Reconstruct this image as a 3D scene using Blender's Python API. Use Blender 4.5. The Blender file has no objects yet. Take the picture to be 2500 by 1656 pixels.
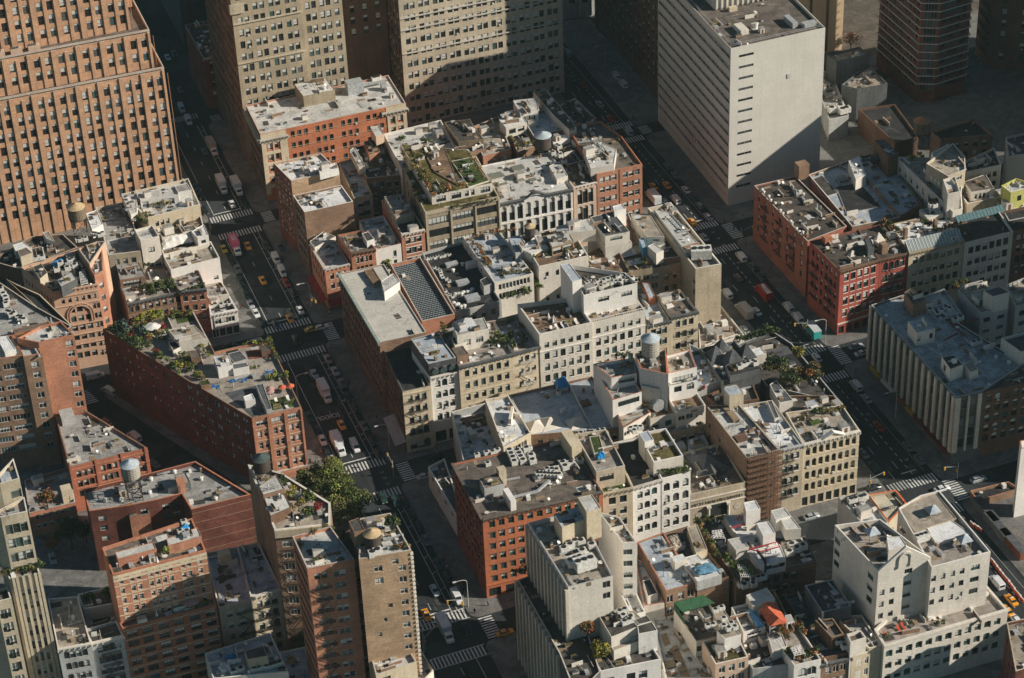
# Aerial view over low brick and stone blocks between two avenues, late afternoon light
EXPO, SKYS, SUNS = 0.36,0.05,5.0
HAZE = 0.00003
import bpy, math, random
from mathutils import Vector, Matrix
C = bpy.context.scene.collection
R_ = math.radians
rnd = random.Random(7)

# ------------------------------------------------------------------ camera
CAMH = 420.0
FPX, PITCH, ROLL, YAW = 5600.49,0.59634449,-0.04484426,0.32285467
fw = Vector((math.sin(YAW)*math.cos(PITCH), math.cos(YAW)*math.cos(PITCH),-math.sin(PITCH)))
rr = Vector((math.cos(YAW),-math.sin(YAW),0)); uu = rr.cross(fw)
rt = rr*math.cos(ROLL) + uu*math.sin(ROLL); up = -rr*math.sin(ROLL) + uu*math.cos(ROLL)
cam_d = bpy.data.cameras.new('camera'); cam = bpy.data.objects.new('camera', cam_d); C.objects.link(cam)
m = Matrix((rt, up, -fw)).transposed().to_4x4(); m.translation = Vector((0,0, CAMH)); cam.matrix_world = m
cam_d.sensor_fit = 'HORIZONTAL'; cam_d.sensor_width = 36.0; cam_d.lens = FPX/2500*36.0
cam_d.clip_start = 5; cam_d.clip_end = 6000
sc = bpy.context.scene; sc.camera = cam
sc.view_settings.view_transform = 'Standard'; sc.view_settings.look = 'None'
sc.view_settings.exposure = EXPO; sc.view_settings.gamma = 1
# ------------------------------------------------------------------ world and sun
w = bpy.data.worlds.new('World'); sc.world = w; w.use_nodes = True
nt = w.node_tree; bg = nt.nodes['Background']
sky = nt.nodes.new('ShaderNodeTexSky'); sky.sky_type = 'NISHITA'; sky.sun_disc = False
SUN_TO = Vector((0.90,-0.436,0)).normalized(); SUN_EL = R_(27.5)
sky.sun_elevation = SUN_EL; sky.sun_rotation = math.atan2(SUN_TO.x, SUN_TO.y)
sky.air_density = 0.8; sky.dust_density = 0.4; sky.ozone_density = 1.0
tn = nt.nodes.new('ShaderNodeMix'); tn.data_type = 'RGBA'; tn.blend_type = 'MULTIPLY'; tn.inputs[0].default_value = 1; tn.inputs[7].default_value = (.78,.98,.93,1)
nt.links.new(sky.outputs[0], tn.inputs[6]); nt.links.new(tn.outputs[2], bg.inputs[0]); bg.inputs[1].default_value = SKYS
sl = bpy.data.lights.new('sun', 'SUN'); sl.energy = SUNS; sl.angle = R_(0.5); sl.color = (1.0,0.92,0.80)
so = bpy.data.objects.new('sun', sl); C.objects.link(so)
sd = Vector((SUN_TO.x*math.cos(SUN_EL), SUN_TO.y*math.cos(SUN_EL), math.sin(SUN_EL)))
so.rotation_euler = sd.to_track_quat('Z', 'Y').to_euler(); so.location = (200,600,300)

# ------------------------------------------------------------------ pixel -> point on a real plane
SX = 3.3814; TX = (0,600,1200,1800); TY = (0,400,800,1196)
def pt(p):
    rc, x, y = p
    return (TX[rc % 10]+x/SX, TY[rc//10]+y/SX)
def ray(p):
    px = pt(p); return fw*FPX + rt*(px[0]-1250) - up*(px[1]-828)
def at(p, z=0.0):
    d = ray(p); t = (z-CAMH)/d.z
    return Vector((d.x*t, d.y*t, z))
FL = {'L': (468,.033), 'A': (541,.03), 'B': (627.5,.03), 'F': (704,.03)}
def solve(p, spec):
    """height of pixel p if it stands on the given street line / vertical plane"""
    if isinstance(spec, (int, float)): return float(spec)
    k, v = spec
    d = ray(p)
    if k == 'x': t = v/d.x
    elif k == 'y': t = v/d.y
    else: y0, s = FL[k]; t = (y0-s*146+v)/(d.y-s*d.x)
    return CAMH+d.z*t

# ------------------------------------------------------------------ materials
MATS = {}
def ramp(nt, a, b):
    r = nt.nodes.new('ShaderNodeMapRange'); r.inputs[1].default_value = a; r.inputs[2].default_value = b
    return r
def mat(name, col, kind='wall', rough=.85, metal=0.0, var=.25, sc_=1.0, emit=0):
    if name in MATS: return MATS[name]
    m = bpy.data.materials.new(name); m.use_nodes = True; nt = m.node_tree; L = nt.links.new
    b = nt.nodes['Principled BSDF']; b.inputs['Roughness'].default_value = rough; b.inputs['Metallic'].default_value = metal
    if 'Specular IOR Level' in b.inputs and kind not in ('glass', 'paint'): b.inputs['Specular IOR Level'].default_value = .25
    g = nt.nodes.new('ShaderNodeNewGeometry')
    def noise(scale, vec=None, detail=3, dist=0):
        n = nt.nodes.new('ShaderNodeTexNoise'); n.inputs['Scale'].default_value = scale
        n.inputs['Detail'].default_value = detail; n.inputs['Distortion'].default_value = dist
        L(vec or g.outputs['Position'], n.inputs['Vector']); return n.outputs['Fac']
    def mapv(sx, sy, sz):
        mp = nt.nodes.new('ShaderNodeMapping'); mp.inputs['Scale'].default_value = (sx, sy, sz)
        L(g.outputs['Position'], mp.inputs['Vector']); return mp.outputs[0]
    def rng(x, a, b, c, d):
        r = nt.nodes.new('ShaderNodeMapRange'); L(x, r.inputs[0])
        for i, v in enumerate((a, b, c, d)): r.inputs[i+1].default_value = v
        return r.outputs[0]
    def mul(x, y):
        n = nt.nodes.new('ShaderNodeMath'); n.operation = 'MULTIPLY'; L(x, n.inputs[0]); L(y, n.inputs[1]); return n.outputs[0]
    def mixc(f, a, b):
        n = nt.nodes.new('ShaderNodeMix'); n.data_type = 'RGBA'
        if hasattr(f, 'links'): L(f, n.inputs[0])
        else: n.inputs[0].default_value = f
        for s, v in ((6, a),(7, b)):
            if hasattr(v, 'links'): L(v, n.inputs[s])
            else: n.inputs[s].default_value = (*v, 1)
        return n.outputs[2]
    c = col
    if kind in ('wall', 'brick'): var *= 1.35
    if kind == 'wall':
        big = rng(noise(.12*sc_),.3,.7,1-var, 1+var*.6)
        fine = rng(noise(1.7*sc_, detail=4),.3,.7,1-var*.9,1+var*.8)
        streak = rng(noise(.9*sc_, mapv(1,1,.07), detail=4),.45,.75,1,1-var*.9)
        f = mul(mul(big, fine), streak)
        vm = nt.nodes.new('ShaderNodeVectorMath'); vm.operation = 'SCALE'; vm.inputs[0].default_value = c
        L(f, vm.inputs['Scale'])
        warm = mixc(rng(noise(.5*sc_),.4,.8,0,.35*var/.25), vm.outputs[0], tuple(x*y for x, y in zip(c, (.75,.78,.85))))
        L(warm, b.inputs['Base Color'])
    elif kind == 'brick':
        fine = rng(noise(2.6, detail=5),.3,.7,1-var*1.3,1+var*1.3)
        big = rng(noise(.16, detail=3, dist=.6),.35,.65,1-var, 1+var*.7)
        cour = rng(noise(1.0, mapv(.15,.15,5.0), detail=2),.35,.65,.88,1.1)
        vm = nt.nodes.new('ShaderNodeVectorMath'); vm.operation = 'SCALE'; vm.inputs[0].default_value = c
        L(mul(mul(fine, big), cour), vm.inputs['Scale'])
        o = mixc(rng(noise(.8, detail=5, dist=.5),.55,.72,0,.4), vm.outputs[0], tuple(x*.45 for x in c))
        o = mixc(rng(noise(.33, detail=5, dist=1),.62,.7,0,.3), o, tuple(min(1, x*1.2+.09) for x in c))
        L(o, b.inputs['Base Color'])
    elif kind == 'roof':
        big = rng(noise(.13, detail=4, dist=1.5),.35,.65,1-var*1.2,1+var*.7)
        fine = rng(noise(1.3, detail=6, dist=.5),.3,.7,1-var*.9,1+var*.7)
        vm = nt.nodes.new('ShaderNodeVectorMath'); vm.operation = 'SCALE'; vm.inputs[0].default_value = c
        L(mul(big, fine), vm.inputs['Scale'])
        wv = nt.nodes.new('ShaderNodeTexWave'); wv.bands_direction = 'X'; wv.inputs['Scale'].default_value = .32
        wv.inputs['Distortion'].default_value = .35; wv.inputs['Detail'].default_value = 1; L(g.outputs['Position'], wv.inputs['Vector'])
        o = mixc(rng(wv.outputs['Fac'],.0,.05,.45,0), vm.outputs[0], tuple(x*.62 for x in c))
        o = mixc(rng(noise(.3, detail=7, dist=2),.56,.68,0,.6), o, tuple(x*.42+.01 for x in c))
        o = mixc(rng(noise(.22, mapv(1,1,1), detail=6, dist=1),.62,.7,0,.45), o, tuple(min(.8, x*1.35+.05) for x in c))
        L(o, b.inputs['Base Color'])
    elif kind == 'road':
        a = rng(noise(.05, detail=5, dist=1),.35,.65,.75,1.25)
        s = rng(noise(1.0, mapv(1.2,.05,1), detail=4),.3,.7,.8,1.2)
        vm = nt.nodes.new('ShaderNodeVectorMath'); vm.operation = 'SCALE'; vm.inputs[0].default_value = c
        L(mul(a, s), vm.inputs['Scale'])
        vo = nt.nodes.new('ShaderNodeTexVoronoi'); vo.inputs['Scale'].default_value = .11; L(g.outputs['Position'], vo.inputs['Vector'])
        hs = nt.nodes.new('ShaderNodeSeparateColor'); L(vo.outputs['Color'], hs.inputs[0])
        o = mixc(rng(hs.outputs[0],.8,.82,0,.5), vm.outputs[0], tuple(x*2.1 for x in c))
        o = mixc(rng(noise(.9, detail=6, dist=1),.6,.7,0,.5), o, tuple(x*.5 for x in c))
        L(o, b.inputs['Base Color'])
    elif kind == 'leaf':
        a = noise(.7, detail=4)
        o = mixc(rng(a, .35,.65,0,1), tuple(x*.55 for x in c), tuple(min(.5, x*1.6) for x in c))
        L(o, b.inputs['Base Color'])
        b.inputs['Subsurface Weight'].default_value = 0
    elif kind == 'plain':
        fine = rng(noise(1.5, detail=4),.3,.7,1-var, 1+var)
        vm = nt.nodes.new('ShaderNodeVectorMath'); vm.operation = 'SCALE'; vm.inputs[0].default_value = c
        L(fine, vm.inputs['Scale']); L(vm.outputs[0], b.inputs['Base Color'])
    else:
        n = noise(.8); o = mixc(rng(n, .3,.7,0,1), tuple(x*.9 for x in c), tuple(min(1, x*1.1) for x in c))
        L(o, b.inputs['Base Color'])
        if kind == 'glass': b.inputs['Roughness'].default_value = rough; b.inputs['IOR'].default_value = 1.6
    MATS[name] = m; return m

GL = [mat('glass dark', (.018,.024,.026), 'glass', .08), mat('glass teal', (.05,.09,.09), 'glass', .1), mat('glass grey', (.09,.10,.10), 'glass', .12)]
BLIND = mat('blind', (.50,.50,.46), 'plain', .8, var=.1)
FRM = {'w': mat('white frame', (.55,.55,.52), 'plain', .6), 'd': mat('dark frame', (.03,.035,.035), 'plain', .6), 'g': mat('grey frame', (.2,.22,.21), 'plain', .6),
       'n': mat('green frame', (.04,.1,.08), 'plain', .6), 'b': mat('brown frame', (.12,.05,.035), 'plain', .6)}

# ------------------------------------------------------------------ mesh builder
class MB:
    def __init__(s): s.v = []; s.f = []; s.m = []; s.mats = []
    def mi(s, m):
        if m not in s.mats: s.mats.append(m)
        return s.mats.index(m)
    def poly(s, pts, m):
        n = len(s.v); s.v += [tuple(p) for p in pts]; s.f.append(tuple(range(n, n+len(pts)))); s.m.append(s.mi(m))
    def box(s, x0, y0, z0, x1, y1, z1, m, top=None, M=None):
        c = [Vector(p) for p in ((x0, y0, z0),(x1, y0, z0),(x1, y1, z0),(x0, y1, z0),(x0, y0, z1),(x1, y0, z1),(x1, y1, z1),(x0, y1, z1))]
        if M is not None: c = [M @ p for p in c]
        n = len(s.v); s.v += [tuple(p) for p in c]
        for i, q in enumerate(((0,3,2,1),(4,5,6,7),(0,1,5,4),(1,2,6,5),(2,3,7,6),(3,0,4,7))):
            s.f.append(tuple(n+k for k in q)); s.m.append(s.mi(top if (top and i == 1) else m))
    def bar(s, a, b, r, m, n=4):
        a = Vector(a); b = Vector(b); d = (b-a)
        if d.length < 1e-6: return
        d.normalize(); e = d.cross(Vector((0,0,1)))
        if e.length < .01: e = d.cross(Vector((1,0,0)))
        e.normalize(); g = d.cross(e)
        ra, rb = (r, r) if not isinstance(r, tuple) else r
        k = len(s.v)
        for p, q in ((a, ra),(b, rb)):
            for i in range(n):
                t = 2*math.pi*(i+.5)/n; s.v.append(tuple(p+(e*math.cos(t)+g*math.sin(t))*q))
        mi = s.mi(m)
        for i in range(n):
            j = (i+1) % n; s.f.append((k+i, k+j, k+n+j, k+n+i)); s.m.append(mi)
        s.f.append(tuple(k+i for i in range(n))[::-1]); s.m.append(mi)
        s.f.append(tuple(k+n+i for i in range(n))); s.m.append(mi)
    def cyl(s, x, y, z0, z1, r, m, n=12, r2=None, cap=True):
        s.bar((x, y, z0),(x, y, z1),(r, r if r2 is None else r2), m, n)
    def prism(s, pts, z0, z1, m, top=None):
        n = len(s.v); k = len(pts)
        s.v += [(p[0], p[1], z0) for p in pts]+[(p[0], p[1], z1) for p in pts]
        mi = s.mi(m); ti = s.mi(top or m)
        for i in range(k):
            j = (i+1) % k; s.f.append((n+i, n+j, n+k+j, n+k+i)); s.m.append(mi)
        s.f.append(tuple(n+k+i for i in range(k))); s.m.append(ti)
        s.f.append(tuple(n+i for i in range(k))[::-1]); s.m.append(mi)
    def add(s, verts, faces, mats, M):
        n = len(s.v); s.v += [tuple(M @ Vector(v)) for v in verts]
        for f, m in zip(faces, mats): s.f.append(tuple(n+i for i in f)); s.m.append(s.mi(m))
    def mesh(s, name):
        me = bpy.data.meshes.new(name); me.from_pydata(s.v, [], s.f)
        for m in s.mats: me.materials.append(m)
        if s.f: me.polygons.foreach_set('material_index', s.m)
        me.update(); return me
    def obj(s, name, parent=None, me=None):
        o = bpy.data.objects.new(name, me or s.mesh(name)); C.objects.link(o)
        if parent is not None: o.parent = parent; o.matrix_parent_inverse = parent.matrix_basis.inverted()
        return o
def tag(o, label=None, cat=None, group=None, kind=None):
    if label: o['label'] = label
    if cat: o['category'] = cat
    if group: o['group'] = group
    if kind: o['kind'] = kind
    return o
def empty(name, loc, rz=0):
    o = bpy.data.objects.new(name, None); C.objects.link(o); o.location = loc; o.rotation_euler = (0,0, rz); o.empty_display_size = .5
    return o
def child(mb, name, root):       # mesh given in the thing's own coordinates
    o = bpy.data.objects.new(name, mb.mesh(name)); C.objects.link(o); o.parent = root; return o
def kill(o):
    for c_ in list(o.children): kill(c_)
    bpy.data.objects.remove(o)
def copy_tree(o, loc, rz=0, s=1.0, label=None, group=None):
    r = o.copy(); C.objects.link(r); r.location = loc; r.rotation_euler = (0,0, rz); r.scale = (s, s, s) if not isinstance(s, tuple) else s
    if label: r['label'] = label
    if group: r['group'] = group
    for ch in o.children:
        c = ch.copy(); C.objects.link(c); c.parent = r
        for g in ch.children: d = g.copy(); C.objects.link(d); d.parent = c
    return r

# ------------------------------------------------------------------ windows
WT = {}
def wtemplate(w, h, st, var, depth, sill, lint, arch):
    """window in local space: x along wall, -y outward, origin bottom centre on the wall plane"""
    key = (round(w, 2), round(h, 2), st, var, round(depth, 2), sill, lint, arch)
    if key in WT: return WT[key]
    b = MB(); fm = FRM[st[0]]; d = depth-.03; x = w/2
    g = GL[(0,0,1,2,0)[var % 5]]
    b.poly([(-x, d, 0),(x, d, 0),(x, d, h),(-x, d, h)], g)
    bl = (0,.35,.5,.8,.2,.5)[var % 6] if 'n' not in st[1:] else 0
    if bl: b.poly([(-x, d-.015, h*(1-bl)),(x, d-.015, h*(1-bl)),(x, d-.015, h),(-x, d-.015, h)], BLIND)
    t = .09
    def fb(x0, z0, x1, z1): b.box(x0, d-.07, z0, x1, d-.01, z1, fm)
    fb(-x, 0,-x+t, h); fb(x-t, 0, x, h); fb(-x+t, 0, x-t, t); fb(-x+t, h-t, x-t, h)
    if 'h' in st[1:]: fb(-x+t, h*.5-.04, x-t, h*.5+.04)
    if '2' in st[1:]: fb(-.06, t, .06, h-t)
    if '3' in st[1:]:
        for q in (-w/6, w/6): fb(q-.05, t, q+.05, h-t)
    if '5' in st[1:]:
        for q in (-.3,-.1,.1,.3): fb(q*w-.05, t, q*w+.05, h-t)
    if sill: b.box(-x-.12,-.14,-.2, x+.12,.02,-.01, sill)
    if lint: b.box(-x-.15,-.12, h+.01, x+.15,.02, h+.25, lint)
    WT[key] = b; b.me = None; b.st = st; return b
def wall(mb, P0, P1, z0, z1, rects, m, depth=.3, rev=None, arch=False):
    """vertical wall with real openings; rects = (s0,s1,a,b) in metres along / up"""
    d = Vector((P1[0]-P0[0], P1[1]-P0[1],0)); Ln = d.length
    if Ln < .01: return
    d /= Ln; n = Vector((d.y, -d.x, 0)); P = Vector((P0[0], P0[1],0)); rev = rev or m
    def q(s, z, o=0): return P+d*s-n*o+Vector((0,0, z))
    rects = [r for r in rects if r[0] > .05 and r[1] < Ln-.05 and r[2] > z0+.05 and r[3] < z1-.05]
    rows = {}
    for r in rects: rows.setdefault((round(r[2],3), round(r[3],3)),[]).append(r)
    ks = sorted(rows); ok = all(ks[i][1] <= ks[i+1][0]+1e-6 for i in range(len(ks)-1))
    if not ok:   # rows overlap vertically: general grid
        zs = sorted({z0, z1, *[r[2] for r in rects], *[r[3] for r in rects]})
        for a, b in zip(zs, zs[1:]):
            act = sorted([r for r in rects if r[2] <= a+1e-4 and r[3] >= b-1e-4]); s = 0
            for r in act:
                if r[0] > s+1e-4: mb.poly([q(s, a), q(r[0], a), q(r[0], b), q(s, b)], m)
                s = r[1]
            if s < Ln-1e-4: mb.poly([q(s, a), q(Ln, a), q(Ln, b), q(s, b)], m)
    else:
        z = z0
        for k in ks:
            if k[0] > z+1e-4: mb.poly([q(0, z), q(Ln, z), q(Ln, k[0]), q(0, k[0])], m)
            s = 0
            for r in sorted(rows[k]):
                if r[0] > s+1e-4: mb.poly([q(s, k[0]), q(r[0], k[0]), q(r[0], k[1]), q(s, k[1])], m)
                s = r[1]
            if s < Ln-1e-4: mb.poly([q(s, k[0]), q(Ln, k[0]), q(Ln, k[1]), q(s, k[1])], m)
            z = k[1]
        if z < z1-1e-4: mb.poly([q(0, z), q(Ln, z), q(Ln, z1), q(0, z1)], m)
    for r in rects:
        a, b, e, f = r[:4]
        mb.poly([q(a, e), q(a, e, depth), q(a, f, depth), q(a, f)][::-1], rev); mb.poly([q(b, e), q(b, e, depth), q(b, f, depth), q(b, f)], rev)
        mb.poly([q(a, e), q(b, e), q(b, e, depth), q(a, e, depth)], rev); mb.poly([q(a, f), q(b, f), q(b, f, depth), q(a, f, depth)][::-1], rev)
        if len(r) > 4 and r[4]:
            rad = (b-a)/2; cz = f-rad*r[4]; k = 6
            for sgn in (-1,1):
                pts = [q((a+b)/2+sgn*rad, f, .02)]
                for i in range(k+1):
                    t = math.pi/2*i/k; pts.append(q((a+b)/2+sgn*rad*math.cos(t), cz+rad*r[4]*math.sin(t),.02))
                mb.poly(pts if sgn > 0 else pts[::-1], m)
def offset_poly(pts, o):
    n = len(pts); out = []
    for i in range(n):
        a, b, c = (Vector((p[0], p[1])) for p in (pts[i-1], pts[i], pts[(i+1) % n]))
        d1 = (b-a).normalized(); d2 = (c-b).normalized(); n1 = Vector((-d1.y, d1.x)); n2 = Vector((-d2.y, d2.x))
        k = n1+n2; den = 1+n1.dot(n2)
        if den < .2: den = .2
        v = b+k*(o/den); out.append((v.x, v.y))
    return out

WAC = []
def wac():
    k = MB(); k.box(-.38,-.42,.02,.38,.1,.5, mat('ac white', (.5,.5,.47), 'plain')); return k.mesh('window_air_conditioner')
class Bld:
    def __init__(s, name, label, cat='building'):
        s.root = None; s.name = name; s.label = label; s.cat = cat; s.wins = []; s.vols = []
    def _root(s, P):
        if s.root is None:
            cx = sum(p[0] for p in P)/len(P); cy = sum(p[1] for p in P)/len(P)
            s.root = empty(s.name, (cx, cy, 0)); tag(s.root, s.label, s.cat); s.o = Vector((cx, cy, 0))
    def part(s, mb, name, me=None):
        o = bpy.data.objects.new(name, me or mb.mesh(name)); C.objects.link(o); o.parent = s.root
        o.matrix_parent_inverse = Matrix.Translation(-s.o); return o
    def vol(s, pts, top, mat_='', roof=None, F=None, zb=0, par=.9, cop=None, corn=None, idx=1, part='wall', world=False, sh=None, thick=.35, cornd=.5, cornh=.7, mats=None):
        """pts are picture points of the roof outline (L, N, R order, counter-clockwise), top = height or a plane"""
        if not world:
            z = solve(pts[idx], top); P = [at(p, z) for p in pts]; P = [(p.x, p.y) for p in P]
        else: z = top; P = [tuple(p) for p in pts]
        if len(P) == 3: P.append((P[0][0]+P[2][0]-P[1][0], P[0][1]+P[2][1]-P[1][1]))
        j = rnd.uniform(.0,.06); P = offset_poly(P, -j)
        s._root(P); m = mat_; roof = roof or RF['grey']; cop = cop or m; F = F or {}
        mb = MB(); n = len(P)
        for i in range(n):
            A, B = P[i], P[(i+1) % n]; Ln = math.dist(A, B); f = F.get(i); rects = []
            if f:
                for ff in (f if isinstance(f, list) else [f]): rects += s.lay(A, B, Ln, z, zb, ff)
            if sh and i in sh:
                h = sh[i].get('h', 3.2); nb = max(1, round(Ln/sh[i].get('w', 3.2))); st = Ln/nb; pr = sh[i].get('p', .45)
                for k in range(nb): rects.append((k*st+pr, (k+1)*st-pr, .35, h, 0)); s.wins.append((A, B, k*st+st/2,.35, st-2*pr, h-.35, 'd2n', .5, None, None, 4, False))
            dep = f[0].get('d', .3) if isinstance(f, list) else (f.get('d', .3) if f else .3)
            if sh and i in sh and not f: dep = .5
            wall(mb, A, B, zb, z, rects, (mats or {}).get(i, m), dep, arch=False)
        wp = s.part(mb, part)
        Q = offset_poly(P, thick); r = MB()
        pb = MB()
        for i in range(n):
            k = (i+1) % n
            pb.poly([(*P[i], z),(*P[k], z),(*Q[k], z),(*Q[i], z)], cop)
            pb.poly([(*Q[i], z-par-.05),(*Q[i], z),(*Q[k], z),(*Q[k], z-par-.05)], m)
        pp = s.part(pb, 'parapet')
        zr = z-par; r.poly([(*q, zr) for q in Q], roof); ro = s.part(r, 'roof')
        if part != 'wall':
            for q in (pp, ro): q.parent = wp; q.matrix_parent_inverse = Matrix.Identity(4)
        if corn:
            for i in (corn if isinstance(corn, (list, tuple)) else [corn]): s.cornice(P[i], P[(i+1) % n], z, cop if not isinstance(corn, dict) else corn[i], cornd, cornh)
        v = dict(P=P, Q=Q, z=z, zr=zr, roof=ro); s.vols.append(v); s.v = v
        return v
    def cornice(s, A, B, z, m, d=.5, h=.7):
        dx = Vector((B[0]-A[0], B[1]-A[1],0)); L = dx.length; dx /= L; M = Matrix(((dx.x, -dx.y, 0, A[0]),(dx.y, dx.x, 0, A[1]),(0,0,1,0),(0,0,0,1)))
        b = MB(); b.box(-.05,-d, z-.28, L+.05,.3, z+.06, m, M=M); b.box(0,-d*.6, z-h, L, -.004, z-.28, m, M=M)
        k = max(2, int(L/1.3))
        for i in range(k+1): x = i*L/k; b.box(x-.14,-d*.95, z-h-.35, x+.14,-.006, z-.285, m, M=M)
        s.part(b, 'cornice')
    def band(s, A, B, z, m, d=.16, h=.3, name='string_course'):
        dx = Vector((B[0]-A[0], B[1]-A[1],0)); L = dx.length; dx /= L; M = Matrix(((dx.x, -dx.y, 0, A[0]),(dx.y, dx.x, 0, A[1]),(0,0,1,0),(0,0,0,1)))
        b = MB(); b.box(-.05,-d, z-h, L+.05,-.003, z, m, M=M); return s.part(b, name)
    def lay(s, A, B, Ln, z, zb, f):
        w, h = f.get('w', 1.2), f.get('h', 2.0); w, h = (w*1.13, h*1.07) if w < 2.1 else (w, h); step = f.get('step', 3.6); top = f.get('top', 2.0)
        m0, m1 = f.get('m', (1.2,1.2)); cols = f.get('cols')
        if isinstance(cols, list): xs = [c*Ln for c in cols]
        else:
            k = cols; xs = [m0+(Ln-m0-m1)*(i+.5)/k for i in range(k)]
            g = f.get('pair')
            if g: xs = [x+(g if i % 2 == 0 else -g) for i, x in enumerate(xs)]
        out = []; rows = f.get('rows', 99); zz = z-top-h; k = 0; floor = f.get('floor', zb+4.2)
        while k < rows and zz > floor:
            hh = h
            for j, x in enumerate(xs):
                if f.get('skip') and (j, k) in f['skip']: continue
                if f.get('miss') and rnd.random() < f['miss']: continue
                out.append((x-w/2, x+w/2, zz, zz+hh, f.get('arch', 0) if not isinstance(f.get('arch'), dict) else f['arch'].get(k, 0)))
                if x-w/2 > .05 and x+w/2 < Ln-.05:
                    s.wins.append((A, B, x, zz, w, hh, f.get('st', 'dh'), f.get('d', .3), f.get('sill'), f.get('lint'), None, f.get('vis', True)))
            zz -= step; k += 1
        return out
    def finish(s, maxw=100):
        L = []
        for (A, B, x, zz, w, h, st, d, sill, lint, var, vis) in s.wins:
            dx = Vector((B[0]-A[0], B[1]-A[1],0)).normalized(); p = Vector((A[0], A[1], zz))+dx*x
            nn = Vector((dx.y, -dx.x, 0)); fac = (Vector((0,0, CAMH))-p); dd = fac.length; vs = nn.dot(fac)/dd
            t = wtemplate(w, h, st, var if var is not None else rnd.randrange(30), d, sill, lint, 0)
            q_ = p-Vector((0,0, CAMH)); dz_ = q_.dot(fw); inf = abs(q_.dot(rt)/dz_*FPX) < 1270 and abs(q_.dot(up)/dz_*FPX) < 850
            L.append((-(w*h*max(vs, .001))/dd*(1 if inf else .001), p, math.atan2(dx.y, dx.x), t, vs))
        L.sort(key=lambda q: q[0])
        for i, (k, p, a, t, vs) in enumerate(L[:maxw]):
            if t.me is None: t.me = t.mesh('window')
            o = bpy.data.objects.new('window', t.me); C.objects.link(o); o.parent = s.root
            o.location = p-s.o; o.rotation_euler = (0,0, a)
            if vs > .25 and 'dh' in str(t.st) and rnd.random() < .05:
                if not WAC: WAC.append(wac())
                q = bpy.data.objects.new('window_air_conditioner', WAC[0]); C.objects.link(q); q.parent = s.root; q.location = p-s.o; q.rotation_euler = (0,0, a)
        if len(L) > maxw:
            b = MB()
            for (k, p, a, t, vs) in L[maxw:]: b.add(t.v, t.f, [t.mats[i] for i in t.m], Matrix.Translation(p) @ Matrix.Rotation(a, 4, 'Z'))
            o = s.part(b, 'window'); o['kind'] = 'stuff'
        return s
    # ---- rooftop parts
    def up(s, pts, h, mat_, roof=None, zr=None, name='bulkhead', F=None, par=.15, idx=1, on=None, cop=None, thick=.15):
        """small volume standing on the last roof; pts are picture points of its own top"""
        base = (on or s.v)['zr'] if zr is None else zr
        keep = s.v; v = s.vol(pts, base+h, mat_, roof, F, zb=base-.02, par=par, cop=cop, idx=idx, part=name, thick=thick); s.v = keep; return v
    def bx(s, p, w, d, h, m, name, z=None, top=None, rz=0.0, z2=0):
        """box part whose base centre is at picture point p on the roof"""
        zz = s.v['zr'] if z is None else z; c = at(p, zz) if len(p) == 3 and not isinstance(p, Vector) else p
        b = MB(); M = Matrix.Translation((c.x, c.y, zz+z2)) @ Matrix.Rotation(rz+.02,4, 'Z'); b.box(-w/2,-d/2,0, w/2, d/2, h, m, top, M=M); return s.part(b, name)
RF = {'grey': mat('roof grey', (.32,.31,.29), 'roof'), 'pale': mat('roof pale', (.52,.51,.48), 'roof', var=.18), 'white': mat('roof white', (.68,.68,.67), 'roof', var=.15),
      'dark': mat('roof dark tar', (.075,.068,.06), 'roof', var=.35), 'black': mat('roof black', (.035,.036,.037), 'roof', var=.3), 'brown': mat('roof brown', (.15,.125,.105), 'roof', var=.3),
      'tan': mat('roof tan gravel', (.36,.31,.25), 'roof', var=.25), 'blue': mat('roof blue grey', (.40,.44,.48), 'roof', var=.18), 'turf': mat('roof turf', (.07,.10,.025), 'roof', var=.4),
      'deck': mat('roof wood deck', (.20,.13,.085), 'roof', var=.3), 'paver': mat('roof pavers', (.33,.29,.25), 'roof', var=.2), 'green': mat('roof sedum', (.12,.10,.035), 'roof', var=.5), 'slate': mat('slate', (.10,.105,.11), 'roof', var=.3)}
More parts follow.
